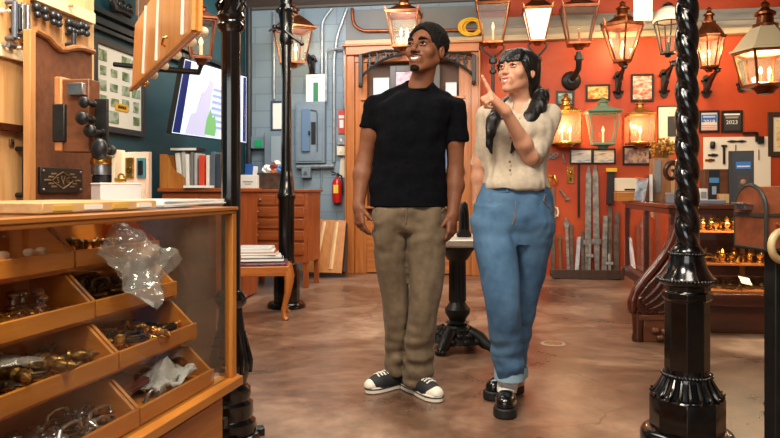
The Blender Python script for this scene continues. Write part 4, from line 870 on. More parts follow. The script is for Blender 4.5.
# ---------------------------------------------------------------- red wall: tools and hanging hardware
def bar_on_wall(px0, y0, px1, y1, wpx, label, m=OLDIRON, kind='flat', off_t=0.03, off_b=0.12, group=None, cat='iron bar', name='iron_bar', th=0.012):
    A, B2 = wb(px0, y0, off_t), wb(px1, y1, off_b); B2.z = max(B2.z, 0.008); k = A.y/FPX; o = B2
    t = thing(name, label, cat, o, 0, group); d = A-B2; w = wpx*k*0.42; x = V*w
    n = d.cross(V).normalized(); n = n if n.y < 0 else -n
    def slab(u0, u1, w0, w1, nm, tt=th):
        b = MB(); P = [d*u0-V*w0, d*u0+V*w0, d*u1+V*w1, d*u1-V*w1]; b.add([p+n*tt for p in P]+[p-n*tt*0.2 for p in P], [(0, 1, 2, 3), (4, 5, 6, 7), (0, 1, 5, 4), (1, 2, 6, 5), (2, 3, 7, 6), (3, 0, 4, 7)]); b.build(nm, m, t, smooth=False, bevel=0.002)
    if kind == 'flat': slab(0, 1, w, w*0.9, 'bar')
    elif kind == 'blade': slab(0, 0.28, w*0.7, w, 'shank'); slab(0.28, 0.9, w, w*0.95, 'blade'); slab(0.9, 1, w*0.95, w*0.25, 'tip'); slab(0.25, 0.30, w*1.5, w*1.5, 'collar', th*1.6)
    elif kind == 'spear': slab(0, 0.8, w*0.55, w*0.6, 'shank'); slab(0.8, 0.87, w*0.6, w*1.2, 'shoulder'); slab(0.87, 1, w*1.2, w*0.1, 'point')
    elif kind == 'cross': slab(0, 1, w*0.6, w*0.6, 'bar'); slab(0.55, 0.66, w*1.7, w*1.7, 'cross_plate', th*1.5)
    else:
        b = MB(); b.tube([Vector((0, 0, 0)), d], w, 10); b.build('rod', m, t)
    return t
GL = 'plain old grey iron bar leaning in the row along the red wall foot'
DIM = mat('dark_rusty_iron', S(70, 62, 56), S(110, 94, 82), rough=0.6, metal=0.4, scale=14, bump=0.15)
bar_on_wall(553, 188, 553, 274, 4.5, 'tall dark iron bar standing closest to the jeans of the woman', DIM, 'flat')
bar_on_wall(559.5, 234, 560.5, 275, 5, 'short rusty spear pointed bar beside the tall dark bar', mat('rust_brown_iron', S(120, 84, 58), S(84, 62, 46), rough=0.6, metal=0.3, scale=14), 'spear')
bar_on_wall(566, 217, 568.5, 274, 6, 'spear pointed grey iron bar with a shoulder, near the woman', OLDIRON, 'spear')
bar_on_wall(571, 224, 572, 272, 4, GL, DIM, 'flat', group='plain bars along the red wall foot')
bar_on_wall(579, 237, 576.5, 274, 5, 'short pale grey iron bar tilting away from the woman', STEEL, 'flat')
bar_on_wall(582.5, 231, 583, 273, 4, GL, DIM, 'flat', group='plain bars along the red wall foot')
bar_on_wall(588.5, 166, 587.5, 272, 7, 'tall grey sword shaped iron blade, first of the crossed collar pair', OLDIRON, 'blade')
bar_on_wall(595, 165, 597, 271, 7, 'tall grey sword shaped iron blade, second of the crossed collar pair', OLDIRON, 'blade', off_t=0.05, off_b=0.15)
bar_on_wall(590, 244, 589, 274, 5, 'short notched grey bar under the pair of sword shaped blades', OLDIRON, 'cross', off_t=0.13, off_b=0.2)
bar_on_wall(605.3, 216, 604, 274, 6, 'grey iron bar tilting, between the blades and the black yellow package', OLDIRON, 'flat', off_t=0.07, off_b=0.17)
bar_on_wall(610, 206, 610, 274, 5, GL, DIM, 'flat', group='plain bars along the red wall foot')
bar_on_wall(617, 212, 616, 276, 6, 'tall dark iron bar standing by the end of the glass counter', DIM, 'flat')
bar_on_wall(609, 254, 610, 282, 5, 'short grey iron bar with a cross plate near the counter end', OLDIRON, 'cross', off_t=0.2, off_b=0.32)
bar_on_wall(578.7, 164, 578.7, 217, 2.6, 'thin black rod with brass ends hanging on the red wall', BLACK, 'rod', off_b=0.03, name='hanging_rod', cat='rod')
lv_ = bar_on_wall(611, 168, 610, 204, 9, 'black and yellow boxed level hanging beside the cream box', BLACK, 'flat', off_b=0.05, name='boxed_level', cat='tool', th=0.03)
q = wb(611.5, 170, 0.06); b = MB(); b.box((0, 0, 0), (0.12, 0.05, 0.045)); b.build('yellow_cap', YEL, lv_, q-lv_.location, (0, 0, RW), bevel=0.004)
q = wb(586, 277.5, 0.2); t = thing('tool_rack', 'low dark wooden rack on the floor holding the leaning iron bars', 'rack', (q.x, q.y, 0), RW)
for yy, zz, h in ((-0.16, 0.06, 0.1), (0.14, 0.04, 0.07)): b = MB(); b.box((0, yy, zz), (0.78, 0.03, h)); b.build('rail', DKW, t, bevel=0.004)
for sx in (-1, 1): b = MB(); b.box((sx*0.33, 0, 0.02), (0.06, 0.3, 0.04)); b.build('foot', DKW, t, bevel=0.004)
def hook(px, py, w, h, m, label, form):
    q = wb(px, py, 0.0); k = q.y/FPX; t = thing('wall_hook' if form != 'plate' else 'brass_plate', label, 'hook' if form != 'plate' else 'plate', q, RW); w *= k; h *= k
    if form == 'plate':
        b = MB(); b.box((0, -0.006, 0), (w, 0.012, h)); b.build('back_plate', m, t, bevel=0.003); b = MB(); b.ball((0, -0.02, h*0.15), w*0.25, 10, 7); b.build('knob', m, t); b = MB(); b.box((0, -0.014, -h*0.25), (w*0.25, 0.006, h*0.2)); b.build('keyhole', BLACK, t)
    elif form == 'hook':
        b = MB(); b.box((-w*0.3, -0.006, 0), (w*0.35, 0.012, h)); b.build('back_plate', m, t, bevel=0.002); b = MB(); b.tube([(-w*0.3, -0.01, h*0.3), (w*0.2, -0.05, h*0.35), (w*0.45, -0.06, 0), (w*0.3, -0.05, -h*0.35), (0, -0.04, -h*0.3)], 0.011, 8); b.build('hook_arm', m, t)
    elif form == 'tool':
        b = MB(); b.tube([(-w*0.5, -0.015, h*0.5), (0, -0.02, 0), (w*0.3, -0.015, -h*0.3)], 0.012, 7); b.build('handle', m, t); b = MB(); b.box((w*0.4, -0.018, -h*0.42), (w*0.5, 0.02, h*0.25)); b.build('head', m, t, bevel=0.004)
    else:
        b = MB(); b.tube([(-w*0.5, -0.02, 0), (w*0.5, -0.02, 0)], 0.008, 6)
        for i in range(4): b.torus((-w*0.4+w*0.27*i, -0.02, h*0.15*(1 if i % 2 else -1)), h*0.3, 0.009, 12, 6, 'Y')
        b.build('scrolls', m, t)
hook(552, 156, 9, 6, OLDIRON, 'row of small grey iron scrolls on the red wall beside the blouse of the woman', 'scroll')
hook(563, 157, 4, 12, OLDIRON, 'small dark hand tool on the red wall under the brass box lantern', 'tool')
hook(570.5, 175, 7, 17, BRASS, 'brass lock plate on a red wall between the hook and the thin rod', 'plate')
hook(552.5, 181, 8, 14, BRASS, 'brass coat hook on the red wall beside the jeans of the woman', 'hook')
hook(564, 195, 8, 10, OLDIRON, 'small dark pincers on the red wall under the brass lock plate', 'tool')
hook(556, 212, 4, 12, CREAM, 'cream enamel hook low on the red wall beside the jeans', 'hook')

# ---------------------------------------------------------------- glass fronted counter by the red wall
CO = Vector((1.974, 4.9, 0))
def cw(x, y, z=0): q = CO+V*x+U*y; return Vector((q.x, q.y, z))
CW, CD = 1.5, 1.75
def counter():
    t = thing('glass_counter', 'dark mahogany glass counter full of brass fittings, behind the twisted column', 'counter', CO, RW)
    b = MB(); b.box((CW/2, CD/2, 0.885), (CW+0.08, CD+0.08, 0.03)); b.build('top', wood('counter_top_wood', S(110, 54, 28), S(74, 32, 18), 'X', rough=0.25, coat=0.4), t, bevel=0.006)
    b = MB(); b.box((CW/2, CD/2, 0.10), (CW-0.1, CD-0.1, 0.2)); b.build('base', MAHOG, t, bevel=0.006)
    b = MB()
    for x0, y0, dx, dy in ((CW/2, 0, CW+0.1, 0.07), (CW/2, CD, CW+0.1, 0.07), (0, CD/2, 0.07, CD), (CW, CD/2, 0.07, CD)): b.box((x0, y0, 0.24), (dx, dy, 0.09))
    b.build('bottom_rail', MAHOG, t, bevel=0.012)
    b = MB()
    for x0, y0, dx, dy in ((CW/2, 0, CW, 0.04), (CW/2, CD, CW, 0.04), (0, CD/2, 0.04, CD), (CW, CD/2, 0.04, CD)): b.box((x0, y0, 0.85), (dx, dy, 0.04))
    b.build('top_rail', MAHOG, t, bevel=0.004)
    for x0, y0 in ((0, 0), (CW, 0), (0, CD), (CW, CD), (0, CD*0.5)):
        b = MB(); b.box((x0, y0, 0.555), (0.04, 0.04, 0.55)); b.build('corner_post', MAHOGZ, t, bevel=0.004)
    for nm, x0, y0, dx, dy in (('front_pane', CW/2, 0, CW-0.05, 0.004), ('side_pane', 0, CD/2, 0.004, CD-0.05)):
        b = MB(); b.box((x0, y0, 0.555), (dx, dy, 0.55)); b.build(nm, GLASS, t)
    b = MB(); b.box((CW/2, CD/2, 0.29), (CW-0.06, CD-0.06, 0.012)); b.build('floor_board', wood('amber_board', S(176, 104, 48), S(130, 70, 28), 'X'), t)
    b = MB(); b.box((CW/2+0.1, 0.95, 0.56), (CW-0.3, 0.02, 0.52)); b.build('back_board', wood('amber_back', S(120, 62, 30), S(84, 40, 20), 'X'), t)
    for z, dd in ((0.70, 0.34), (0.465, 0.42)):
        b = MB(); b.box((CW/2+0.06, 0.18+dd/2, z), (CW-0.2, dd, 0.012)); b.build('shelf', MATS['amber_board'], t)
    for x0 in (0.30, 0.62, 0.95): b = MB(); b.box((x0, 0.5, 0.58), (0.03, 0.03, 0.57)); b.build('shelf_support', OAKZ, t)
    for x0 in (0.45, 1.0):
        b = MB(); b.box((x0, 0.12, 0.835), (0.5, 0.03, 0.012)); s = b.build('case_lamp', mat('case_lamp_strip', S(255, 226, 170), emit=S(255, 214, 150), estr=4.0), t)
        l = bpy.data.lights.new('case_lamp_light', 'AREA'); l.shape = 'RECTANGLE'; l.size = 0.5; l.size_y = 0.03; l.energy = 5.0; l.color = (1, 0.8, 0.5)
        o = bpy.data.objects.new('case_lamp_light', l); COL.objects.link(o); o.parent = t; o.location = (x0, 0.12, 0.825)
    return t
counter()
# brass pieces, one mesh of a kind, then copied
def knob_mesh(m, name='brass_round_pull'):
    b = MB(); b.lathe([(0.022, 0), (0.022, 0.004), (0.009, 0.009), (0.008, 0.022), (0.018, 0.032), (0.02, 0.042), (0.012, 0.05), (0, 0.052)], 14); return b.build(name, m)
def ring_mesh(m, name='brass_ring'):
    b = MB(); b.torus((0, 0, 0.006), 0.026, 0.0055, 20, 7); return b.build(name, m)
def hinge_mesh(m, name='brass_fitting'):
    b = MB(); b.box((-0.018, 0, 0.004), (0.03, 0.05, 0.006)); b.box((0.018, 0, 0.004), (0.03, 0.05, 0.006)); b.cyl((0, -0.027, 0.007), (0, 0.027, 0.007), 0.007, None, 10); b.ball((0, 0.03, 0.007), 0.008, 8, 6); return b.build(name, m)
def handle_mesh(m, name='brass_bow_pull'):
    b = MB(); b.tube([(-0.05, 0, 0.006), (-0.045, 0, 0.026), (-0.02, 0, 0.034), (0.02, 0, 0.034), (0.045, 0, 0.026), (0.05, 0, 0.006)], [0.01, 0.007, 0.006, 0.006, 0.007, 0.01], 8)
    b.lathe([(0.016, 0), (0.016, 0.005), (0.008, 0.008)], 12, c=(-0.05, 0, 0)); b.lathe([(0.016, 0), (0.016, 0.005), (0.008, 0.008)], 12, c=(0.05, 0, 0)); return b.build(name, m)
def finial_mesh(m, name='brass_finial'):
    b = MB(); b.lathe([(0.02, 0), (0.02, 0.008), (0.01, 0.014), (0.018, 0.03), (0.02, 0.044), (0.012, 0.06), (0.016, 0.068), (0.006, 0.085), (0, 0.095)], 14); return b.build(name, m)
KINDS = {'brass_round_pull': knob_mesh, 'brass_ring': ring_mesh, 'brass_fitting': hinge_mesh, 'brass_bow_pull': handle_mesh, 'brass_finial': finial_mesh}
MESHC = {}
def piece(kind, m, loc, rot, label, group, cat, scale=1.0):
    key = (kind, m.name)
    if key not in MESHC:
        o = KINDS[kind](m); MESHC[key] = o
        first = True
    else: o = MESHC[key].copy(); COL.objects.link(o)
    o.location = loc; o.rotation_euler = rot; o.scale = (scale,)*3
    tag(o, label, cat, group); return o
rr = random.Random(21)
ROWS = [('upper shelf', 0.7075, 0.22, 0.50, 45, BRASS, ('brass_finial', 'brass_round_pull'), 0.7), ('middle shelf', 0.4725, 0.22, 0.56, 54, BRASS, ('brass_round_pull', 'brass_bow_pull', 'brass_finial'), 0.7), ('floor', 0.2978, 0.1, 0.62, 48, DBRASS, ('brass_bow_pull', 'brass_ring', 'brass_fitting'), 0.9)]
for nm, z, y0, y1, n, m, kinds, sp in ROWS:
    i = 0; cells = [(a, c) for a in range(n//3) for c in range(3)]
    for a, c in cells:
        k = kinds[(a+c) % len(kinds)]; x = 0.24+(1.16)*(a+0.5)/(n//3)+rr.uniform(-.008, .008); y = y0+(y1-y0)*(0.12+0.36*c)+rr.uniform(-.02, .02)
        if abs(x-0.30) < 0.05 or abs(x-0.62) < 0.05 or abs(x-0.95) < 0.05: y = min(y, 0.42)
        w_ = k.replace('brass_', '').replace('_', ' ')
        piece(k, m, cw(x, y, z), (0, 0, rr.uniform(0, 6.3)), 'shiny brass %s in the row on the %s of the glass counter' % (w_, nm) if m is BRASS else 'dull brass %s on the %s board inside the glass counter' % (w_, nm), 'brass %ss on the counter %s' % (w_, nm), w_, rr.uniform(1.05, 1.3))
t = thing('paper_card', 'white card tag lying on the floor board inside the glass counter', 'card', cw(0.52, 0.12, 0.36), RW, rot=(0.9, 0.2, RW+0.5)); b = MB(); b.box((0, 0, 0), (0.10, 0.06, 0.003)); b.build('card', WHITE, t)
BAG = glass('clear_plastic_bag', (0.97, 0.97, 0.97, 1), rough=0.12, dirt=0.14)
def bag(name, label, loc, size, rot, seed, cat='plastic bag', m=None):
    n = 26; w, h, th = size; t = thing(name, label, cat, loc, rot=rot)
    nz = lambda u, v, f, q: MN.noise(Vector((u*f+seed*3.1, v*f-seed*1.7, q)))
    for s, nm in ((1, 'front_sheet'), (-1, 'rear_sheet')):
        vs = []; fs = []
        for i in range(n):
            for j in range(n):
                u, v = i/(n-1)*2-1, j/(n-1)*2-1; e = (1-u**4)*(1-v**4)
                common = 0.7*nz(u, v, 1.3, 0)+0.30*nz(u, v, 3.2, 2)
                vs.append((u*w/2*(1+0.22*nz(u, v, 1.5, 5)-0.10*v), v*h/2*(1+0.22*nz(u, v, 1.5, 9)), th*(common+e*s*(0.35+0.5*abs(nz(u, v, 2.6, 3+s)))+0.16*nz(u, v, 7.0, s))))
        for i in range(n-1):
            for j in range(n-1): fs.append((i*n+j, (i+1)*n+j, (i+1)*n+j+1, i*n+j+1))
        b = MB(); b.add(vs, fs); b.build(nm, m or BAG, t, angle=25)
    return t
bag('plastic_bag', 'clear plastic bag standing on the middle shelf of the glass counter', cw(0.17, 0.36, 0.575), (0.17, 0.14, 0.03), (1.25, 0.1, RW), 5)

# things on the counter top
ZT = 0.901
def ct(px, Y): return Vector(((px-HX)/FPX*Y, Y, ZT))
def boxthing(name, label, cat, loc, rz, dims, m, parts=(), tilt=None, bev=0.003, main='box'):
    t = thing(name, label, cat, loc, rz); R = Euler(tilt) if tilt else None
    b = MB(); b.box((0, 0, dims[2]/2), dims, R); b.build(main, m, t, bevel=bev)
    for nm, c, d, mm in parts: b = MB(); b.box(c, d, R); b.build(nm, mm, t)
    return t
Yk = 6.3; k = Yk/FPX
boxthing('wooden_tray', 'low wooden box under the cream card box at the end of the counter', 'tray', ct(627, Yk), RW, (22*k, 0.18, 9*k), OAK, (('lid_line', (0, 0, 8.6*k), (22.4*k, 0.185, 0.006), PALE),))
boxthing('card_box', 'cream card box standing on the low wooden box on the counter', 'box', ct(627.5, Yk+0.02)+Vector((0, 0, 9*k+0.008)), RW, (23*k, 0.12, 13*k), CREAM, (('dark_line', (2*k, -0.062, 1.5*k), (12*k, 0.003, 1.6*k), BLACK),))
boxthing('photo_card', 'pale photo card leaning on a slim brown book on the counter', 'photo', ct(641, 5.9)+Vector((0, 0, 0.008)), RW, (10*k, 0.012, 23*k*0.94), artmat('photo_grey', [(90, 100, 120), (170, 176, 186), (236, 234, 230)], stretch=(1, 1, 1)), (('orange_edge', (0, -0.002, 22.2*k*0.94), (10*k, 0.013, 1.6*k), plain('poster_orange', (224, 120, 80))),), tilt=(0, 0.16, 0), main='card')
boxthing('book', 'slim brown book upright beside the pale photo card', 'book', ct(649, 6.0), RW, (5*k, 0.14, 27*k*0.95), plain('brown_cover', (110, 62, 40)), (('pages', (0.002, -0.003, 13*k), (3*k, 0.138, 25.2*k), WHITE),))
boxthing('wooden_panel_box', 'tall pale wooden planter box holding the dried flowers on the counter', 'planter', ct(662, 6.15), RW, (20*k, 0.16, 43*k*0.97), wood('planter_wood', S(186, 130, 84), S(150, 98, 58), 'Z', rough=0.5), (('grey_panel', (-6*k, -0.085, 24*k), (6*k, 0.012, 31*k), plain('acrylic_grey', (150, 148, 146), rough=0.2)), ('batten', (8*k, -0.085, 20*k), (3*k, 0.012, 36*k), PALE)))
# dried flowers
q = ct(663, 6.15)+Vector((0, 0, 43*k*0.97)); t = thing('dried_flowers', 'bunch of golden dried flowers in the tall wooden planter on the counter', 'flowers', q, RW)
g = random.Random(8); FL = mat('dried_gold_flower', S(226, 170, 66), S(170, 112, 36), rough=0.8, scale=30); ST = plain('dry_stem', (140, 104, 54), rough=0.8)
b = MB(); heads = []
for i in range(60):
    a = g.uniform(0, 2*PI); r = 0.11*math.sqrt(g.random()); h = g.uniform(0.05, 0.21)*(1-0.4*r/0.11); e = (r*math.cos(a)*1.0, r*math.sin(a)*0.7, h); heads.append(e)
    b.tube([(e[0]*0.3, e[1]*0.3, 0.0), (e[0]*0.7, e[1]*0.7, h*0.6), e], 0.0025, 4)
b.build('stems', ST, t)
b = MB()
for e in heads:
    for j in range(4): b.ball((e[0]+g.uniform(-.012, .012), e[1]+g.uniform(-.012, .012), e[2]+g.uniform(-.012, .012)), g.uniform(0.006, 0.012), 6, 4)
fh = b.build('flower_heads', FL, t); fh['kind'] = 'stuff'
boxthing('tin_box', 'grey tin box on the counter just before the twisted column', 'box', ct(674, 5.35), RW, (0.1, 0.1, 0.07), plain('tin_grey', (150, 154, 160), rough=0.35, metal=0.4), (('lid', (0, 0, 0.072), (0.105, 0.105, 0.014), plain('tin_lid', (176, 180, 184), rough=0.3, metal=0.4)),))
q = ct(672, 5.7); t = thing('carved_scroll', 'dark carved wooden scroll standing on the counter by the twisted column', 'ornament', q, RW)
b = MB(); pts = []
for i in range(34):
    a = i*0.26; r = 0.10-0.0026*i; pts.append((0.0+r*math.cos(a-0.5)*0.8, 0, 0.24+r*math.sin(a-0.5)))
b.tube(pts, [0.026-0.0004*i for i in range(34)], 8); b.build('scroll', MAHOG, t); b = MB(); b.box((0, 0, 0.02), (0.12, 0.1, 0.04)); b.tube([(0.04, 0, 0.02), (0.05, 0, 0.1), (0.08, 0, 0.2)], 0.025, 8); b.build('foot', MAHOG, t)
Yk = 5.6; k = Yk/FPX
boxthing('display_box', 'brown wooden display box with a blue label on the counter, beside the twisted column', 'box', ct(714, Yk), RW, (23*k, 0.14, 33*k), WALNUT, (('dark_panel', (-2.5*k, -0.072, 17*k), (10*k, 0.004, 30*k), plain('panel_charcoal', (36, 40, 46))), ('blue_label', (-2.5*k, -0.0755, 22*k), (9*k, 0.004, 5*k), plain('label_blue', (90, 150, 200))), ('white_figure', (-2.5*k, -0.0755, 12*k), (4*k, 0.004, 8*k), plain('figure_pale', (170, 180, 190)))))
t = boxthing('display_book', 'tall black display book with a blue strip on the glass counter', 'book', ct(741, 5.4), RW-0.28, (22*k, 0.05, 50*k), plain('book_black', (28, 26, 28), rough=0.35), (('spine_ridge', (-9.5*k, -0.032, 25*k), (2.2*k, 0.014, 50*k), plain('spine_dark', (46, 42, 42))), ('blue_strip', (2*k, -0.028, 36*k), (13*k, 0.004, 7*k), plain('strip_blue', (50, 120, 200))), ('white_rule', (2*k, -0.0305, 35*k), (11*k, 0.003, 1.4*k), WHITE), ('picture_square', (2*k, -0.028, 20*k), (10*k, 0.004, 12*k), plain('square_brown', (70, 52, 44)))))
b = MB(); b.ball((2*k, -0.033, 20*k), 0.022, 12, 8, sc=(1, 0.3, 1)); b.build('round_motif', plain('motif_tan', (170, 126, 96)), t)
boxthing('wood_block', 'small pale wooden block on the counter between the brown and the black displays', 'block', ct(723, 5.15), RW, (9*k, 0.06, 9*k), OAK, (('end_grain', (0, -0.031, 4.5*k), (8*k, 0.003, 8*k), PALE),))
boxthing('grey_catalogue', 'grey ring bound catalogue lying on the counter beside the wood block', 'catalogue', ct(708, 5.05), RW, (0.2, 0.16, 0.025), plain('catalogue_grey', (120, 124, 136)), (('top_sheet', (0, 0, 0.027), (0.18, 0.15, 0.004), plain('catalogue_sheet', (176, 180, 190))),))
boxthing('clear_stand', 'small white card stand on the counter right of the twisted column', 'card', ct(703, 5.3), RW, (0.06, 0.03, 0.11), WHITE, (('dark_text', (0, -0.0165, 0.06), (0.04, 0.003, 0.05), plain('pale_ink', (150, 150, 150))),), main='card')
# white hardware board on the red wall
q = wb(736.5, 163.5, 0); k = q.y/FPX; t = thing('hardware_board', 'white board with black hinges and latches on the red wall under the posters', 'board', q, RW)
b = MB(); b.box((0, -0.01, 0), (63*k, 0.02, 53*k)); b.build('board', plain('board_white', (232, 222, 204), rough=0.6), t, bevel=0.003)
def hw(cx, cy, kind, m=BLACK):
    x, z = (cx-736.5)*k, (163.5-cy)*k; b = MB()
    if kind == 'strap':
        b.tube([(x-9*k, -0.03, z), (x-5*k, -0.03, z), (x, -0.03, z), (x+5*k, -0.03, z), (x+9*k, -0.03, z)], [0.004, 0.016, 0.008, 0.016, 0.004], 6)
    elif kind == 'knob': b.lathe([(0.02, -0.04), (0.03, -0.02), (0.03, 0.02), (0.02, 0.04)], 12, c=(x, -0.04, z))
    elif kind == 'latch': b.box((x, -0.03, z), (2*k, 0.02, 18*k)); b.box((x, -0.035, z+9*k), (5*k, 0.02, 2*k))
    elif kind == 'bolt': b.tube([(x-5*k, -0.03, z), (x+4*k, -0.03, z)], 0.012, 7); b.box((x, -0.028, z), (3*k, 0.02, 3*k))
    elif kind == 'corner': b.box((x-5*k, -0.035, z+4*k), (13*k, 0.03, 2.4*k)); b.box((x+1.5*k, -0.035, z), (2.6*k, 0.03, 9*k)); b.box((x+5*k, -0.04, z-3*k), (5*k, 0.05, 7*k))
    else: b.tube([(x, -0.03, z-5*k), (x, -0.03, z+5*k)], 0.005, 6)
    b.build({'strap': 'strap_hinge', 'knob': 'door_knob', 'latch': 'latch_bar', 'bolt': 'barrel_bolt', 'corner': 'corner_bracket', 'rod': 'thin_rod'}[kind], m, t, bevel=0)
hw(736, 141.5, 'strap'); hw(713, 145, 'knob'); hw(724, 155, 'latch'); hw(714, 155, 'bolt'); hw(711, 160, 'bolt', BRASS); hw(753, 137.5, 'corner'); hw(756.5, 155, 'rod'); hw(735, 150, 'rod')

# ---------------------------------------------------------------- carved stair end before the counter
def stair_end():
    Y = 4.66; k = Y/FPX; q = Vector(((652-HX)/FPX*Y, Y, 0)); t = thing('stair_newel', 'dark carved mahogany stair end with a sweeping handrail, on the floor before the counter', 'stair end', q, -0.05)
    P = lambda px, py, y=0: ((px-652)*k, y, CAMH+(HY-py)*k)
    RAILM = wood('polished_handrail', S(104, 44, 26), S(70, 28, 16), 'Z', rough=0.2, coat=0.6)
    b = MB(); pts = [P(675, 226), P(671, 240), P(664, 254), P(654, 268), P(644, 280), P(636, 291), P(632.5, 302), P(633, 313)]
    fine = []
    for i in range(len(pts)-1):
        for s in range(4): fine.append(tuple(pts[i][j]+(pts[i+1][j]-pts[i][j])*s/4 for j in range(3)))
    fine.append(pts[-1]); b.tube(fine, [0.03]*(len(fine)-6)+[0.032, 0.034, 0.034, 0.034, 0.03, 0.024], 12); b.build('handrail', RAILM, t)
    b = MB(); b.prism([(P(x, y)[0], P(x, y)[2]) for x, y in ((672, 250), (658, 270), (646, 283), (637, 295), (635, 306), (640, 314), (676, 314), (676, 250))], -0.05, 0.05); b.build('carved_panel', MAHOGZ, t, bevel=0.006)
    for i, (x0, y0, x1, y1) in enumerate(((670, 262, 640, 300), (672, 272, 643, 304), (674, 284, 647, 308), (675, 296, 655, 311))):
        b = MB(); m_ = [(x0+(x1-x0)*s, y0+(y1-y0)*s+5*math.sin(PI*s)) for s in [j/8 for j in range(9)]]; b.tube([P(x, y, -0.052) for x, y in m_], [0.004, 0.008, 0.010, 0.012, 0.012, 0.012, 0.012, 0.010, 0.008], 8); b.torus(P(x1, y1, -0.052), 0.022, 0.01, 14, 6, 'Y'); b.build('carved_leaf', MAHOG, t)
    b = MB(); b.box((P(657, 0)[0], 0, (P(0, 314)[2]+P(0, 318)[2])/2), (42*k, 0.14, 5*k)); b.box((P(659, 0)[0], 0, P(0, 318)[2]/2), (36*k, 0.12, P(0, 318)[2])); b.build('plinth', wood('plinth_wood', S(120, 70, 42), S(84, 46, 28), 'X'), t, bevel=0.006)
    b = MB(); b.lathe([(0.035, 0), (0.04, 0.02), (0.032, 0.06), (0.04, P(0, 313)[2])], 14, c=(P(636.5, 0)[0], -0.03, 0)); b.build('foot_block', MAHOGZ, t)
    b = MB(); g = random.Random(2)
    for i in range(9): b.ball((P(651+i*2.2, 0)[0], -0.07, 0.03+g.random()*0.05), 0.022, 8, 6)
    b.build('carved_relief', MATS['plinth_wood'], t)
stair_end()

# ---------------------------------------------------------------- copper mailbox on its post
def mailbox():
    Y = 2.5; k = Y/FPX; q = Vector(((750-HX)/FPX*Y, Y, 0.797)); t = thing('mailbox', 'weathered copper mailbox with a rounded top and dark edges, on a black post', 'mailbox', q, math.radians(-84))
    CM = mat('weathered_copper', S(196, 110, 70), S(124, 72, 50), rough=0.42, metal=0.5, scale=9, bump=0.05); EDGE = mat('patina_edge', S(58, 66, 66), S(84, 72, 60), rough=0.5, metal=0.4, scale=20)
    w, hb, D = 0.085, 0.125, 0.36
    def arch(w, hb, n=14): return [(-w, 0), (w, 0), (w, hb)]+[(w*math.cos(PI*i/n), hb+w*1.08*math.sin(PI*i/n)) for i in range(1, n)]+[(-w, hb)]
    b = MB(); b.prism(arch(w, hb), 0.01, D); b.build('body', CM, t, angle=30)
    b = MB(); b.prism(arch(w*0.985, hb), -0.004, 0.012); d = b.build('door', CM, t, bevel=0.002)
    for yy in (0.002, D-0.01):
        pr = arch(w*1.03, hb); b = MB(); b.tube([(x, yy, z) for x, z in pr], 0.008, 8, closed=True); b.build('rim', EDGE, t)
    b = MB(); b.box((0, -0.006, hb*0.93), (w*2, 0.008, 0.013)); b.build('cross_band', EDGE, d)
    b = MB(); b.box((0, 0.001+D/2, -0.004), (w*2.06, D, 0.012)); b.box((w*1.01, D/2, hb*0.93), (0.006, D, 0.013)); b.build('bottom_edge', EDGE, t, bevel=0.002)
    b = MB(); b.box((-0.005, -0.025, hb*1.22), (0.07, 0.045, 0.008), Euler((-0.1, 0, 0))); b.box((-0.005, -0.018, hb*1.13), (0.05, 0.03, 0.018)); b.build('pull_handle', STEEL, d, bevel=0.002)
    return q
mailbox()
Y = 2.5; q = Vector(((778-HX)/FPX*Y, Y, 0)); t = thing('mailbox_post', 'square black post carrying the copper mailbox', 'post', q, math.radians(-84))
b = MB(); b.box((0, 0, 0.394), (0.065, 0.065, 0.786)); b.build('post', IRONM, t, bevel=0.004)
for z in (0.16, 0.42): b = MB(); b.ball((-0.034, 0, z), 0.014, 8, 6); b.build('bolt', IRONM, t)
b = MB(); b.box((0, 0, 0.01), (0.14, 0.14, 0.02)); b.build('foot_plate', IRONM, t)
q = at(783, 246, 2.375); t = thing('horn_ring', 'cream and brass ring hanging at the edge of the mailbox', 'ring', q, 0.3)
b = MB(); b.torus((0, 0, 0), 0.05, 0.013, 28, 10, 'Y'); b.build('ring', mat('horn_cream', S(226, 206, 160), S(190, 150, 92), rough=0.3, scale=12), t); b = MB(); b.tube([(0, 0, 0.05), (0.01, 0.02, 0.07), (0.02, 0.05, 0.075)], 0.005, 6); b.build('hook', BRASS, t)
# hanging white card near the ceiling
q = at(643, 20, 6.6); k = 6.6/FPX; t = thing('hanging_card', 'blank white card hanging from the ceiling between the six sided and the domed lantern', 'sign', q, -0.1)
b = MB(); b.box((0, 0, 10*k), (18*k, 0.006, 21*k)); b.build('card', WHITE, t); b = MB()
for sx in (-1, 1): b.tube([(sx*7*k, 0, 20*k), (sx*7*k, 0, CEIL-q.z-0.001)], 0.003, 5)
b.build('cord', STEEL, t)

# ---------------------------------------------------------------- long counter and hardware display along the teal wall
def cw2(u, v, z=0.0): q = Vector(room(u, v, 0)); return Vector((q.x, q.y, z))
def on_plane(px, py, v):            # photo pixel on the plane parallel to the teal wall, v metres into the room
    return wl(px, py, v)
def counter_block(u0, u1, v0, v1, label, doors):
    t = thing('long_counter', label, 'counter', cw2((u0+u1)/2, (v0+v1)/2), RW); w, d = v1-v0, u1-u0; m = wood('dark_counter_wood', S(96, 60, 38), S(66, 40, 26), 'Z', rough=0.5)
    b = MB(); b.box((0, 0, 0.448), (w, d, 0.896)); b.build('carcass', m, t, bevel=0.005)
    b = MB(); b.box((0, 0, 0.908), (w-0.002, d+0.03, 0.022)); b.build('top', WALNUT, t, bevel=0.004)
    for i in range(doors): b = MB(); b.box((-w/2+w*(i+0.5)/doors, -d/2-0.008, 0.46), (w/doors-0.05, 0.02, 0.74)); b.build('door', m, t, bevel=0.006)
counter_block(4.15, 5.65, 0.02, 0.90, 'dark wooden counter along the teal wall carrying the pale sample wall', 2)
counter_block(4.75, 5.65, 0.902, 1.62, 'dark wooden counter behind the glass case carrying the white box', 2)
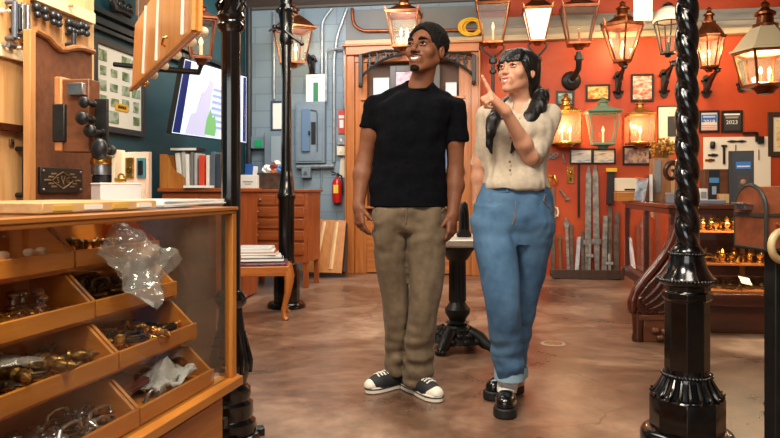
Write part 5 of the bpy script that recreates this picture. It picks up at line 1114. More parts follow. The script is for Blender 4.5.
ZC = 0.92
# tall pale sample wall (plane along the wall)
def lp(px, py, v): return on_plane(px, py, v)
def panel_along(name, px0, px1, z0, z1, v, th, m, parent, o, taper=None, bevel=0.003):
    A, B2 = lp(px0, 190, v), lp(px1, 190, v); c = (A+B2)/2; ln = (A-B2).length
    b = MB(); b.box((0, 0, 0), (th, ln, z1-z0)); ob = b.build(name, m, parent, (c.x-o.x, c.y-o.y, (z0+z1)/2-o.z), (0, 0, RW), bevel=bevel); return ob
VB = 0.62
o = lp(46, 203, VB); o.z = ZC
sw = thing('sample_display', 'tall pale wooden sample board unit with pulls and hooks on the long counter', 'display board', o)
panel_along('back_board', -40, 92, ZC, 2.75, VB-0.03, 0.03, PALE, sw, o)
zt = lambda py, px: lp(px, py, VB).z
panel_along('top_strip', -40, 92, zt(26, 92), zt(26, 92)+0.07, VB+0.02, 0.05, plain('cream_strip', (242, 216, 172), rough=0.6), sw, o)
panel_along('upper_board', 24, 60, zt(72, 60), zt(24, 92)-0.01, VB, 0.02, wood('tan_birch', S(216, 164, 110), S(196, 140, 86), 'Z', coat=0), sw, o); panel_along('upper_board', 61, 87, zt(72, 60), zt(24, 92)-0.01, VB, 0.02, MATS['tan_birch'], sw, o)
panel_along('pull_board', -20, 23, zt(62, 20), 2.5, VB+0.03, 0.03, MATS['tan_birch'], sw, o)
panel_along('middle_strip', -30, 26, zt(64, 25)-0.01, zt(64, 25)+0.05, VB+0.045, 0.05, MATS['cream_strip'], sw, o)
panel_along('end_strip', 22.5, 26, zt(64, 25), 2.6, VB+0.04, 0.05, OAKZ, sw, o)
panel_along('lower_board', -30, 23, ZC+0.0, zt(66, 25), VB+0.03, 0.03, wood('rough_birch', S(226, 180, 122), S(196, 142, 86), 'Z', coat=0), sw, o)
panel_along('dark_red_strip', -30, 23, zt(133, 12), zt(126, 12), VB+0.06, 0.05, MAHOG, sw, o)
def on_wall_mb(px, py, v, h=0.03):   # frame: origin on the board, local -Y out of it into the room
    p = lp(px, py, v); return p, PI/2-TH
def hard(name, label, cat, px, py, v, build, m):
    p, rz = on_wall_mb(px, py, v); t = thing(name, label, cat, p, rz); build(t, m, p.y/FPX); return t
def bpull(L_, vert=True):
    def f(t, m, k):
        a = L_*k; b = MB()
        pts = [(0, 0, -a/2), (0, -0.05, -a/2), (0, -0.05, a/2), (0, 0, a/2)] if vert else [(-a/2, 0, 0), (-a/2, -0.05, 0), (a/2, -0.05, 0), (a/2, 0, 0)]
        b.tube(pts[1:3], 0.015, 10); b.build('grip', m, t); 
        for q in (pts[0:2], pts[2:4]): b = MB(); b.tube(q, 0.013, 8); b.build('stem', m, t)
    return f
DST = plain('gunmetal', (64, 66, 70), rough=0.3, metal=0.6)
hard('pull_bar', 'longest blue grey pull bar at the top of the pale sample wall', 'pull', 6, 20, VB+0.045, bpull(36), plain('slate_metal', (104, 112, 126), rough=0.3, metal=0.6))
hard('pull_bar', 'black square pull bar, second on the sample wall', 'pull', 10.5, 19, VB+0.045, bpull(22), BLACK)
hard('pull_bar', 'brushed steel pull bar, third on the sample wall beside the black one', 'pull', 13.5, 18, VB+0.045, bpull(26), STEEL)
hard('pull_bar', 'pale nickel pull bar at the end of the row on the sample wall', 'pull', 19, 21, VB+0.045, bpull(30), STEEL)
hard('pull_bar', 'flat chrome pull at the edge of the photo on the sample wall', 'pull', 2, 46, VB+0.045, bpull(10, False), STEEL)
def rosette(r):
    def f(t, m, k):
        R = Matrix.Rotation(PI/2, 4, 'X'); b = MB(); b.lathe([(r*k, 0), (r*k, 0.012), (r*k*0.5, 0.018)], 16, M=R); b.build('rose', m, t); b = MB(); b.ball((0, -0.045, 0), r*k*0.7, 12, 8); b.tube([(0, -0.01, 0), (0, -0.04, 0)], r*k*0.3, 8); b.build('knob', m, t)
    return f
for px, py, r, m, lab in ((1, 11, 2.4, CREAM, 'cream round knob at the edge of the sample wall'), (11, 39, 2.2, STEEL, 'small steel knob under the black pull bar'), (11.5, 48, 2.6, CREAM, 'cream knob low on the sample wall beside the chrome pull'), (21, 43, 2.4, BRASS, 'square brass knob low on the sample wall'), (64.5, 6, 2.6, OAK, 'wooden knob on the cream top of the sample wall')):
    hard('round_pull', lab, 'knob', px, py, VB+(0.045 if px < 24 else 0.02), rosette(r), m)
def twin(n, s):
    def f(t, m, k):
        b = MB(); b.tube([(-s*k, -0.02, 0), (s*k, -0.02, 0)], 0.012, 8); b.build('spindle', m, t)
        for i in range(n):
            x = (-s+2*s*i/(n-1))*k; b = MB(); b.ball((x, -0.03, 0.012), 0.024, 10, 7); b.ball((x, -0.035, -0.03), 0.02, 10, 7); b.build('hook_end', m, t)
    return f
hard('twin_hook', 'grey steel double knob latch, first on the upper sample board', 'latch', 36, 11, VB+0.012, twin(2, 6.5), DST)
hard('twin_hook', 'dark steel bolt latch, second on the upper sample board', 'latch', 51, 18, VB+0.012, twin(2, 4), DST)
hard('twin_hook', 'row of dark faucet shaped hooks on the upper sample board', 'hook', 68, 26, VB+0.012, twin(3, 6), DST)
hard('twin_hook', 'dark double hook at the far end of the upper sample board', 'hook', 79, 28, VB+0.012, twin(2, 4.5), DST)
hard('pull_bar', 'short dark pull hanging under the faucet shaped hooks', 'pull', 66, 39, VB+0.012, bpull(11), DST)
hard('pull_bar', 'dark iron pull standing upright on the lower sample board', 'handle', 16.5, 172, VB+0.045, bpull(46), IRONM)
def latchplate(t, m, k):
    b = MB(); b.box((0, -0.006, 0), (6*k, 0.012, 8*k)); b.build('plate', m, t, bevel=0.002); b = MB(); b.box((0, -0.014, 0), (2.4*k, 0.01, 2.4*k)); b.build('keyhole', BLACK, t)
hard('lock_plate', 'small brown square lock plate on the lower sample board', 'plate', 10.5, 143, VB+0.045, latchplate, plain('bronze_plate', (120, 92, 62), rough=0.4, metal=0.5))
# walnut scroll-topped board
VS = 0.80
o = lp(60, 203, VS); o.z = ZC
sb = thing('scroll_board', 'dark brown walnut board with a wavy top edge, standing before the sample wall', 'display board', o)
ed = [lp(px, py, VS)-o for px, py in ((33, 30), (40, 34), (46, 37), (52, 44), (58, 49.5), (64, 50), (72, 48), (80, 48), (92, 52))]
bot = [Vector((lp(92, 203, VS).x-o.x, lp(92, 203, VS).y-o.y, 0.0)), Vector((lp(33, 203, VS).x-o.x, lp(33, 203, VS).y-o.y, 0.0))]
poly = ed+bot; n_ = -V*0.05
b = MB(); nn = len(poly); b.add(poly+[p+n_ for p in poly], [tuple(range(nn)), tuple(range(2*nn-1, nn-1, -1))]+[(i, (i+1) % nn, nn+(i+1) % nn, nn+i) for i in range(nn)]); b.build('panel', wood('panel_walnut', S(122, 72, 42), S(92, 52, 30), 'X', rough=0.55, coat=0), sb, smooth=False)
b = MB(); b.tube([p-n_*0.2 for p in ed], 0.018, 8); b.build('wavy_moulding', wood('moulding_wood', S(170, 116, 70), S(130, 82, 46), 'X'), sb)
p0 = lp(29.5, 203, VS)-o; zt_ = (lp(29.5, 30, VS)-o).z; b = MB(); b.box((p0.x, p0.y, zt_/2), (0.04, 0.045, zt_), Euler((0, 0, RW))); b.build('edge_strip', wood('edge_birch', S(206, 150, 94), S(180, 122, 70), 'Z', coat=0), sb, bevel=0.003)
# plaque with a winged diamond emblem
p, rz = on_wall_mb(60, 180.5, VS+0.004); k = p.y/FPX; t = thing('iron_plaque', 'black rectangular plaque with a bronze winged diamond emblem on the walnut board', 'plaque', p, rz)
cw_ = (lp(39, 180, VS)-lp(81, 180, VS)).length; ch = 25*k
b = MB(); b.box((0, -0.008, 0), (cw_, 0.016, ch)); b.build('plate', IRONM, t, bevel=0.003)
BRZ = plain('emblem_bronze', (150, 128, 96), rough=0.4, metal=0.5); y_ = -0.018
def ln(nm, pts, r=0.0035): b = MB(); b.tube([(x*cw_, y_, z*ch) for x, z in pts], r, 5); return b.build(nm, BRZ, t)
ln('diamond', [(0, 0.33), (0.13, 0.20), (0.25, 0), (0.13, -0.18), (0, -0.33), (-0.13, -0.18), (-0.25, 0), (-0.13, 0.20), (0, 0.33)])
text_mesh('S', ch*0.34, 'emblem_letter', BRZ, t, (-cw_*0.12, y_, 0)); text_mesh('V', ch*0.50, 'emblem_letter', BRZ, t, (0, y_, 0)); text_mesh('G', ch*0.34, 'emblem_letter', BRZ, t, (cw_*0.12, y_, 0))
for s in (-1, 1):
    for x0, x1, z in ((0.28, 0.42, 0.0), (0.22, 0.33, 0.13), (0.22, 0.33, -0.13), (0.16, 0.27, 0.25), (0.16, 0.27, -0.25)): ln('wing', [(s*x0, z), (s*x1, z)], 0.0055)
for sx in (-1, 1):
    for sz in (-1, 1): b = MB(); b.ball((sx*cw_*0.44, -0.017, sz*ch*0.36), 0.007, 8, 6); b.build('screw', STEEL, t)
# newel block with black clamp and door knobs
o2 = lp(72, 152, VS+0.19); k = o2.y/FPX; t = thing('newel_block', 'brown newel sample with a pale edge and a black iron clamp', 'wood sample', o2, RW)
H_ = 73*k
b = MB(); b.box((4*k, 0.05, H_/2), (29*k, 0.10, H_)); b.build('block', WALNUT, t, bevel=0.006)
b = MB(); b.box((-14.5*k, 0.045, H_/2+0.008), (8.5*k, 0.11, H_*1.03)); b.build('pale_edge', wood('peach_edge', S(200, 136, 84), S(170, 106, 60), 'Z'), t, bevel=0.008)
b = MB(); b.box((-12.5*k, 0.045, 29*k), (13.5*k, 0.13, 38*k)); b.build('clamp', IRONM, t, bevel=0.006)
b = MB(); b.box((8*k, -0.01, 62*k), (17*k, 0.06, 12*k)); b.build('silver_box', STEEL, t, bevel=0.004)
b = MB(); b.box((4*k, 0.15, 34*k), (14*k, 0.095, 40*k)); b.build('mounting_block', WALNUT, t)
b = MB(); b.box((25*k, 0.06, 28*k), (14*k, 0.02, 52*k)); b.build('knob_plate', IRONM, t, bevel=0.003)
o2y = o2.y
for i, (px, py, r, lab) in enumerate(((84, 102, 6, 'round black door knob, highest of the cluster by the newel block'), (82, 118, 7, 'round black door knob, second from the top of the cluster'), (90, 131, 7, 'black door knob bulging low in the cluster'), (99, 149, 9, 'black egg shaped door knob, lowest of the cluster'))):
    on_plate = px > 88; yb = o2y-0.005+(0.055 if on_plate else 0)-0.02*0; p = at(px, py, yb-0.10 if not on_plate else yb-0.13); k = p.y/FPX; tt = thing('doorknob', lab, 'door knob', p, RW); ln_ = (yb-0.004)-p.y; M_ = Matrix.Rotation(PI/2, 4, 'X')
    b = MB(); b.ball((0, 0, 0), r*k, 16, 10, sc=(1, 0.62, 1.0 if i < 3 else 1.25)); b.build('knob', BLACK, tt)
    b = MB(); b.tube([(0, 0.0, 0), (0, ln_-0.012, 0)], 0.012, 10); b.lathe([(r*k*0.6, 0), (r*k*0.6, 0.01), (0.016, 0.018)], 16, M=Matrix.Translation((0, ln_-0.008, 0)) @ M_); b.build('rose', IRONM, tt)
Y = 3.74; k = Y/FPX; q = Vector(((104-HX)/FPX*Y, Y, ZC)); t = thing('canister', 'black and silver metal canister with a brass band behind the white box', 'canister', q)
b = MB(); b.lathe([(0.056, 0), (0.06, 0.01), (0.06, 28*k), (0.056, 30*k)], 28); b.build('black_body', BLACK, t); b = MB(); b.lathe([(0.064, 30*k), (0.066, 36*k), (0.062, 40*k), (0.067, 44*k), (0.056, 52*k), (0.03, 56*k), (0, 57*k)], 28); b.build('silver_cap', STEEL, t); b = MB(); b.lathe([(0.066, 40*k), (0.070, 42*k), (0.066, 47*k)], 28, cap=False); b.build('brass_band', BRASS, t)
b = MB(); b.box((0.045, -0.045, 18*k), (0.04, 0.01, 0.045), Euler((0, 0, 0.7))); b.build('amber_label', plain('caption_yellow', (222, 168, 40)), t)
Y = 3.45; k = Y/FPX; q = Vector(((116-HX)/FPX*Y, Y, ZC)); t = thing('white_box', 'white square box on the long counter with a brass lump on its lid', 'box', q, 0.62)
b = MB(); b.box((0, 0, 11*k), (0.19, 0.19, 22*k)); b.build('box', plain('box_white', (236, 232, 228), rough=0.5), t, bevel=0.003); b = MB(); b.box((0, 0, 22*k+0.002), (0.195, 0.195, 0.008)); b.build('lid', WHITE, t, bevel=0.002)
q2 = Vector(((122-HX)/FPX*Y, Y-0.02, ZC+22*k+0.007)); t = thing('brass_lump', 'small brass escutcheon sitting on top of the white box', 'brass piece', q2); b = MB(); b.box((0, 0, 0.012), (0.05, 0.035, 0.024)); b.build('base', BRASS, t, bevel=0.005); b = MB(); b.torus((0.008, -0.01, 0.028), 0.014, 0.005, 14, 6, 'Y'); b.build('ring', BRASS, t)
Y = 3.7; k = Y/FPX; q = Vector(((136-HX)/FPX*Y, Y, ZC)); t = thing('sample_card', 'pale pink sample card with a brass plate and a teal escutcheon, behind the white box', 'display card', q, -0.25)
PK = plain('pale_pink_board', (240, 206, 184), rough=0.6); b = MB(); b.box((0, 0, 26.5*k), (32*k, 0.03, 53*k)); b.build('card', PK, t, bevel=0.002); b = MB(); b.box((-16*k, -0.03, 27.6*k), (3.5*k, 0.09, 55*k)); b.build('side_board', CREAM, t, bevel=0.002)
b = MB(); b.box((-4.5*k, -0.02, 37*k), (9.5*k, 0.012, 21*k)); pz = b.build('brass_plate', BRASS, t, bevel=0.003); b = MB(); b.torus((-4.5*k, -0.028, 35*k), 2.5*k, 0.004, 14, 6, 'Y'); b.build('finger_ring', DBRASS, pz)
b = MB(); b.box((8.5*k, -0.02, 37*k), (10*k, 0.012, 20*k)); e_ = b.build('teal_plate', plain('enamel_teal', (70, 130, 140), rough=0.3), t, bevel=0.003); b = MB(); b.box((8.5*k, -0.028, 37*k), (5*k, 0.006, 14*k)); b.build('black_insert', BLACK, e_)
b = MB(); b.box((-4*k, -0.018, 13*k), (9*k, 0.006, 16*k)); b.box((8*k, -0.018, 13*k), (9*k, 0.006, 16*k)); b.build('blank_panel', CREAM, t)
boxthing('black_tray', 'thin black tray on the long counter behind the turned column', 'tray', Vector(((183-HX)/FPX*3.72, 3.72, ZC)), RW, (0.30, 0.14, 0.03), BLACK, (('inner_sheet', (0, 0, 0.031), (0.27, 0.12, 0.002), DST),))

# ---------------------------------------------------------------- boards hanging from the ceiling
def hang_board():
    A, B2 = at(134, 90, 3.6), at(198.5, 31, 2.264); C2, D = at(200.5, -22, 2.264), at(137.5, 25, 3.6)
    C2.z = B2.z+0.345; D.z = A.z+0.335; o = (A+B2)/2
    t = thing('hanging_board', 'orange oak board with metal strips hanging overhead before the television', 'board', o)
    vs = [p-o for p in (A, B2, C2, D)]; n = (vs[1]-vs[0]).cross(vs[3]-vs[0]).normalized(); n = n if n.dot(Vector((0, 0, CAMH))-o) > 0 else -n
    b = MB(); b.add([v+n*0.012 for v in vs]+[v-n*0.012 for v in vs], [(0, 1, 2, 3), (4, 5, 6, 7), (0, 1, 5, 4), (1, 2, 6, 5), (2, 3, 7, 6), (3, 0, 4, 7)]); b.build('panel', wood('hanging_oak', S(214, 140, 66), S(184, 108, 44), 'Z', rough=0.4), t, smooth=False)
    q = lambda u, v, h: vs[0].lerp(vs[1], u).lerp(vs[3].lerp(vs[2], u), v)+n*h
    for u in (0.28, 0.52, 0.88): b = MB(); b.tube([q(u, 0.06, 0.016), q(u, 0.98, 0.016)], 0.008, 6); b.build('metal_strip', plain('pale_strip', (222, 214, 200), rough=0.4), t)
    b = MB(); b.tube([q(0, 0, 0.014), q(1, 0, 0.014)], 0.012, 6); b.tube([q(1, 0, 0.014), q(1, 1, 0.014)], 0.012, 6); b.build('edge_moulding', OAK, t)
    b = MB(); b.tube([q(0.66, 0.12, 0.018), q(0.665, 0.13, 0.03), q(0.685, 0.19, 0.03), q(0.69, 0.2, 0.018)], 0.005, 6); b.build('wire_handle', BRASS, t)
    for u in (0.12, 0.3, 0.48, 0.66, 0.84, 0.96):
        b = MB(); p = q(u, 0.04, -0.03); b.ball(p, 0.017, 10, 7); b.tube([q(u, 0.02, -0.01), p], 0.01, 6); b.build('knob', CREAM if u > 0.2 else BRASS, t)
    for u in (0.03, 0.97): b = MB(); p = q(u, 1, 0); b.tube([p, Vector((p.x, p.y, CEIL-o.z-0.001))], 0.004, 6); b.build('cord', STEEL, t)
    A, B2 = at(138, 13, 4.3), at(162.5, 12, 4.1); o = (A+B2)/2
    t = thing('hanging_board', 'small dark red wooden board hanging above the orange oak board', 'board', o); d = B2-A
    b = MB(); b.box((0, 0, 0.2), (d.length, 0.03, 0.4), Euler((0, 0, math.atan2(d.y, d.x)))); b.build('panel', MAHOGZ, t, bevel=0.003)
    for s in (-0.4, 0.4): b = MB(); b.tube([d*s+Vector((0, 0, 0.4)), d*s+Vector((0, 0, CEIL-o.z-0.001))], 0.004, 6); b.build('cord', STEEL, t)
hang_board()

# ---------------------------------------------------------------- glass case with sloping trays
CC = Vector((-0.5355, 2.45, 0)); CRZ = -math.atan2(0.22, 0.975)
CM_ = Matrix.Translation(CC) @ Matrix.Rotation(CRZ, 4, 'Z')      # local +Y far, local -X into the case
LEN, DEP = 1.95, 0.62
def case():
    t = thing('glass_case', 'honey oak glass fronted display case holding stepped wooden trays, in the foreground', 'display case', CC, CRZ)
    b = MB(); b.box((-DEP/2-0.01, -LEN/2, 0.165), (DEP-0.06, LEN-0.06, 0.33)); b.build('base_cabinet', OAKY, t, bevel=0.004)
    for i in range(4): b = MB(); b.box((-0.030, -0.26-0.47*i, 0.17), (0.012, 0.40, 0.24)); b.build('base_panel', OAKY, t, bevel=0.004)
    b = MB(); b.box((-0.03, -0.045, 0.20), (0.02, 0.03, 0.03)); b.build('lock', BLACK, t, bevel=0.003)
    b = MB()
    b.box((-0.005, -LEN/2, 0.335), (0.05, LEN+0.02, 0.032)); b.box((-DEP+0.005, -LEN/2, 0.335), (0.05, LEN+0.02, 0.032)); b.box((-DEP/2, 0.0, 0.335), (DEP, 0.05, 0.032)); b.build('bottom_rail', OAKY, t, bevel=0.004)
    b = MB(); b.box((-DEP/2, -LEN/2, 0.341), (DEP-0.05, LEN-0.05, 0.012)); b.build('case_floor', wood('case_floor_wood', S(226, 160, 84), S(200, 130, 58), 'Y'), t)
    for x, y in ((-0.016, -0.016), (-DEP+0.016, -0.016), (-DEP+0.016, -LEN+0.016), (-0.016, -LEN+0.016)):
        b = MB(); b.box((x, y, 0.6345), (0.03, 0.032, 0.567)); b.build('corner_post', OAKZ, t, bevel=0.003)
    b = MB()
    b.box((-0.016, -LEN/2, 0.924), (0.032, LEN, 0.012)); b.box((-DEP+0.016, -LEN/2, 0.924), (0.032, LEN, 0.012)); b.box((-DEP/2, -0.016, 0.924), (DEP, 0.032, 0.012)); b.build('top_rail', OAKY, t, bevel=0.003)
    b = MB(); TW_ = wood('case_top_wood', S(188, 120, 56), S(156, 92, 38), 'Y', rough=0.3)
    for x, y, dx, dy in ((-0.026, -LEN/2, 0.06, LEN+0.008), (-DEP+0.026, -LEN/2, 0.06, LEN+0.008), (-DEP/2, -0.026, DEP-0.11, 0.06), (-DEP/2, -LEN+0.026, DEP-0.11, 0.06)): b.box((x, y, 0.936), (dx, dy, 0.012))
    b.build('top_frame', TW_, t, bevel=0.002)
    b = MB(); b.box((-DEP/2, -LEN/2, 0.9385), (DEP-0.11, LEN-0.11, 0.006)); b.build('top_pane', glass('case_top_glass', (0.97, 0.97, 0.95, 1), rough=0.01), t)
    b = MB(); b.box((-DEP+0.012, -LEN/2, 0.6345), (0.012, LEN-0.06, 0.567)); b.build('back_panel', OAKY, t)
    b = MB(); b.box((-0.016, -LEN/2, 0.6345), (0.004, LEN-0.062, 0.566)); b.build('front_pane', glass('case_front_glass', (0.98, 0.98, 0.96, 1), rough=0.01), t)
    b = MB(); b.box((-DEP/2, -0.016, 0.6345), (DEP-0.062, 0.004, 0.566)); b.build('end_pane', glass('case_end_glass', (0.82, 0.80, 0.74, 1), rough=0.01, dirt=0.06), t)
    return t
case()
SI = [0.235, 0.170, 0.096, 0.032]; ZI = [0.781, 0.643, 0.503, 0.352]; TW = 0.435; TD = 0.215
TRW = wood('tray_oak', S(212, 138, 52), S(178, 104, 34), 'Y', rough=0.35); TRX = wood('tray_oak_side', S(202, 130, 48), S(168, 98, 32), 'X', rough=0.35)
rown = ['top', 'second', 'third', 'bottom']; coln = ['far', 'middle', 'near']
def clocal(s, tt, z): return CM_ @ Vector((-s, -tt, z))
def tray(ci, ri):
    s0, z0, t0 = SI[ri], ZI[ri], 0.107+0.443*ci
    lab = {0: 'wooden tray, %s of the column nearest the turned column, in the glass case', 1: 'wooden tray, %s of the column toward the camera, in the glass case', 2: 'wooden tray, %s of the column at the photo edge, in the glass case'}[ci] % rown[ri]
    t = thing('wooden_tray', lab, 'tray', clocal(s0, t0+TW/2, z0), CRZ)
    b = MB(); b.box((-TD/2, 0, 0.0125), (TD-0.001, TW-0.001, 0.022)); b.build('tray_bottom', TRW, t)
    b = MB(); b.box((-0.006, 0, 0.024), (0.012, TW, 0.048)); b.build('front_lip', TRW, t, bevel=0.002)
    b = MB(); b.box((-TD+0.006, 0, 0.062), (0.012, TW-0.02, 0.105)); b.build('tray_back', TRW, t)
    for sy in (-1, 1):
        b = MB(); b.prism([(-0.012, 0.01), (-0.012, 0.047), (-0.09, 0.118), (-TD, 0.118), (-TD, 0.01)], sy*(TW/2-0.006)-0.006, sy*(TW/2-0.006)+0.006, 'XZ'); b.build('tray_side', TRX, t, smooth=False, bevel=0.0015)
    return t
for ci in range(3):
    for ri in range(4):
        if ci == 2 and ri in (0, 1): continue
        tray(ci, ri)
for ri in range(4):                       # the ledges that carry the trays
    s0, z0 = SI[ri]+0.02, ZI[ri]-0.008
    if ri == 3: continue
    b = MB(); w = DEP-0.02-s0; b.box((0, 0, 0), (w, 1.5, 0.012)); o = b.build('tray_ledge', TRW, bpy.data.objects['glass_case'], (-(s0+w/2), -0.107-0.72, z0), None)
b = MB()
# loose hardware in the trays
CHROME = mat('chrome_part', S(206, 206, 206), S(160, 160, 164), rough=0.18, metal=0.95, scale=14)
DARKB = mat('dark_bronze', S(84, 66, 44), S(44, 36, 28), rough=0.35, metal=0.85, scale=20)
FILL = {(0, 0): [('brass_round_pull', DBRASS, 7)], (0, 1): [('brass_fitting', DARKB, 12), ('brass_ring', DBRASS, 9), ('brass_bow_pull', DARKB, 8)], (0, 2): [('brass_bow_pull', BRASS, 9), ('brass_finial', BRASS, 7), ('brass_fitting', DARKB, 10)], (0, 3): [('brass_bow_pull', CHROME, 5)],
        (1, 0): [('brass_round_pull', CREAM, 4)], (1, 1): [('brass_ring', BRASS, 12), ('brass_round_pull', CHROME, 5)], (1, 2): [('brass_ring', BRASS, 9), ('brass_finial', DBRASS, 9), ('brass_fitting', DARKB, 6)], (1, 3): [('brass_ring', DARKB, 5), ('brass_finial', CHROME, 6), ('brass_bow_pull', CHROME, 5)], (2, 2): [('brass_ring', DBRASS, 7)], (2, 3): [('brass_ring', CHROME, 6)]}
colname = {0: 'column nearest the turned column', 1: 'column toward the camera', 2: 'column at the photo edge'}
g = random.Random(31)
for (ci, ri), lst in FILL.items():
    lst = [(a_, b_, int(c_*1.7)) for a_, b_, c_ in lst]; n = sum(q[2] for q in lst); cells = [(a, c) for a in range(7) for c in range(3)]; g.shuffle(cells); na = 7; j = 0
    for kind, m, cnt in lst:
        w_ = kind.split('_')[-1]
        for _ in range(cnt):
            a, c = cells[j % 21]; lay = j//21; j += 1
            tt = 0.107+0.443*ci+0.05+(TW-0.1)*(a+0.5+0.4*(lay % 2))/(na+0.4)+g.uniform(-.004, .004); s = SI[ri]+0.052+0.052*c+g.uniform(-.008, .008); z = ZI[ri]+0.0245+0.021*lay
            adj = {'polished_brass': 'shiny brass', 'aged_brass': 'dull brass', 'dark_bronze': 'dark bronze', 'chrome_part': 'chrome', 'cream_board': 'cream'}[m.name]
            nm = kind.replace('brass', {'dark_bronze': 'bronze', 'chrome_part': 'chrome', 'cream_board': 'cream'}.get(m.name, 'brass'))
            sc = {'brass_ring': 1.15, 'brass_bow_pull': 1.0}.get(kind, 1.1)*g.uniform(0.66, 0.86)
            tilt = 0.0 if kind in ('brass_finial', 'brass_round_pull') else g.uniform(-0.12, 0.12)
            rot = (tilt, 0, g.uniform(0, 6.3) if kind != 'brass_bow_pull' else CRZ+PI/2+g.uniform(-.35, .35)+PI*g.randint(0, 1)); zz = z
            if kind == 'brass_finial': rot = (PI/2, 0, g.uniform(0, 6.3)); zz = z+0.02
            if tilt: zz = z+0.004
            o = piece(kind, m, clocal(s, tt, zz), rot, '%s %s in the %s tray of the %s' % (adj, w_ if w_ != 'pull' else 'bow pull', rown[ri], colname[ci]), '%s %ss, %s tray, %s' % (adj, w_, rown[ri], colname[ci]), w_, sc)
            o.name = nm
# bags and tissue in the trays
B_RAG = glass('grey_plastic_bag', (0.95, 0.95, 0.96, 1), rough=0.12, gloss=0.25, dirt=0.16)
p = at(112, 250, 2.13); bag('plastic_bag', 'large crumpled clear plastic bag lying over the top trays behind the glass', clocal(0.14, 0.38, 0.79), (0.25, 0.22, 0.045), (0.85, -0.45, CRZ+1.75), 3, m=B_RAG)
bag('plastic_bag', 'grey plastic bag lying in the third tray of the column toward the camera', clocal(SI[2]+0.11, 0.78, ZI[2]+0.072), (0.28, 0.10, 0.022), (0.1, 0.2, CRZ+1.57), 9, m=B_RAG)
TISS = mat('white_tissue', S(226, 226, 222), S(190, 190, 188), rough=0.6, scale=12)
def tissue(loc, size, seed, label):
    b = MB(); g = random.Random(seed); n = 18; vs = []; fs = []
    for i in range(n):
        for j in range(n):
            u, v = i/(n-1)*2-1, j/(n-1)*2-1; vs.append((u*size[0]/2+g.uniform(-.004, .004), v*size[1]/2+g.uniform(-.004, .004), size[2]*max(0.02, (0.4+0.6*math.sin(3*u+seed)*math.cos(4*v))*(1-0.5*u*u-0.4*v*v))+g.uniform(0, .012)))
    for i in range(n-1):
        for j in range(n-1): fs.append((i*n+j, (i+1)*n+j, (i+1)*n+j+1, i*n+j+1))
    b.add(vs, fs); o = b.build('tissue_paper', TISS, None, loc, (0.05, 0.22, CRZ), angle=15); s = o.modifiers.new('thickness', 'SOLIDIFY'); s.thickness = 0.002; tag(o, label, 'tissue')
tissue(clocal(SI[3]+0.095, 0.27, ZI[3]+0.045), (0.12, 0.24, 0.07), 2, 'crumpled white tissue filling the bottom tray nearest the turned column')
t = thing('leather_pouch', 'flat dark red pouch lying in the bottom tray behind the white tissue', 'pouch', clocal(SI[3]+0.14, 0.43, ZI[3]+0.07), rot=(0.05, 0.2, CRZ)); b = MB(); b.box((0, 0, 0), (0.10, 0.16, 0.014)); b.build('pouch', plain('maroon_leather', (112, 52, 40), rough=0.5), t, bevel=0.005); b = MB(); b.box((0.02, 0, 0.009), (0.05, 0.162, 0.005)); b.build('flap', plain('maroon_flap', (128, 64, 50), rough=0.5), t)
# things on the case top
ZT2 = 0.943
def top_at(px, s): # along the case top at inset s
    for i in range(2000):
        q = clocal(s, i*0.001, ZT2)
        if HX+q.x/q.y*FPX <= px: return q, i*0.001
q, tt = top_at(166, 0.30)
t = thing('paper_stack', 'flat stack of white papers on top of the glass case', 'paper', q, CRZ)
g = random.Random(3)
for i in range(4): b = MB(); b.box((g.uniform(-.006, .006), g.uniform(-.006, .006), 0.0035+0.0055*i), (0.30, 0.42, 0.0052), Euler((0, 0, g.uniform(-.04, .04)))); b.build('sheet', WHITE if i % 2 else plain('sheet_grey', (210, 210, 214), rough=0.6), t)
q, tt = top_at(50, 0.30)
t = thing('wooden_slab', 'pale wooden slab with cut windows lying on the glass case top, before the plaque', 'board', q, CRZ)
b = MB(); b.box((0, 0, 0.013), (0.36, 0.5, 0.026)); b.build('slab', wood('slab_pale', S(222, 176, 124), S(196, 146, 96), 'Y', coat=0), t, bevel=0.003)
for i in range(4): b = MB(); b.box((0.182, -0.18+0.12*i, 0.012), (0.006, 0.07, 0.012)); b.build('window', [plain('label_gold', (214, 170, 70)), WHITE][i % 2], t)

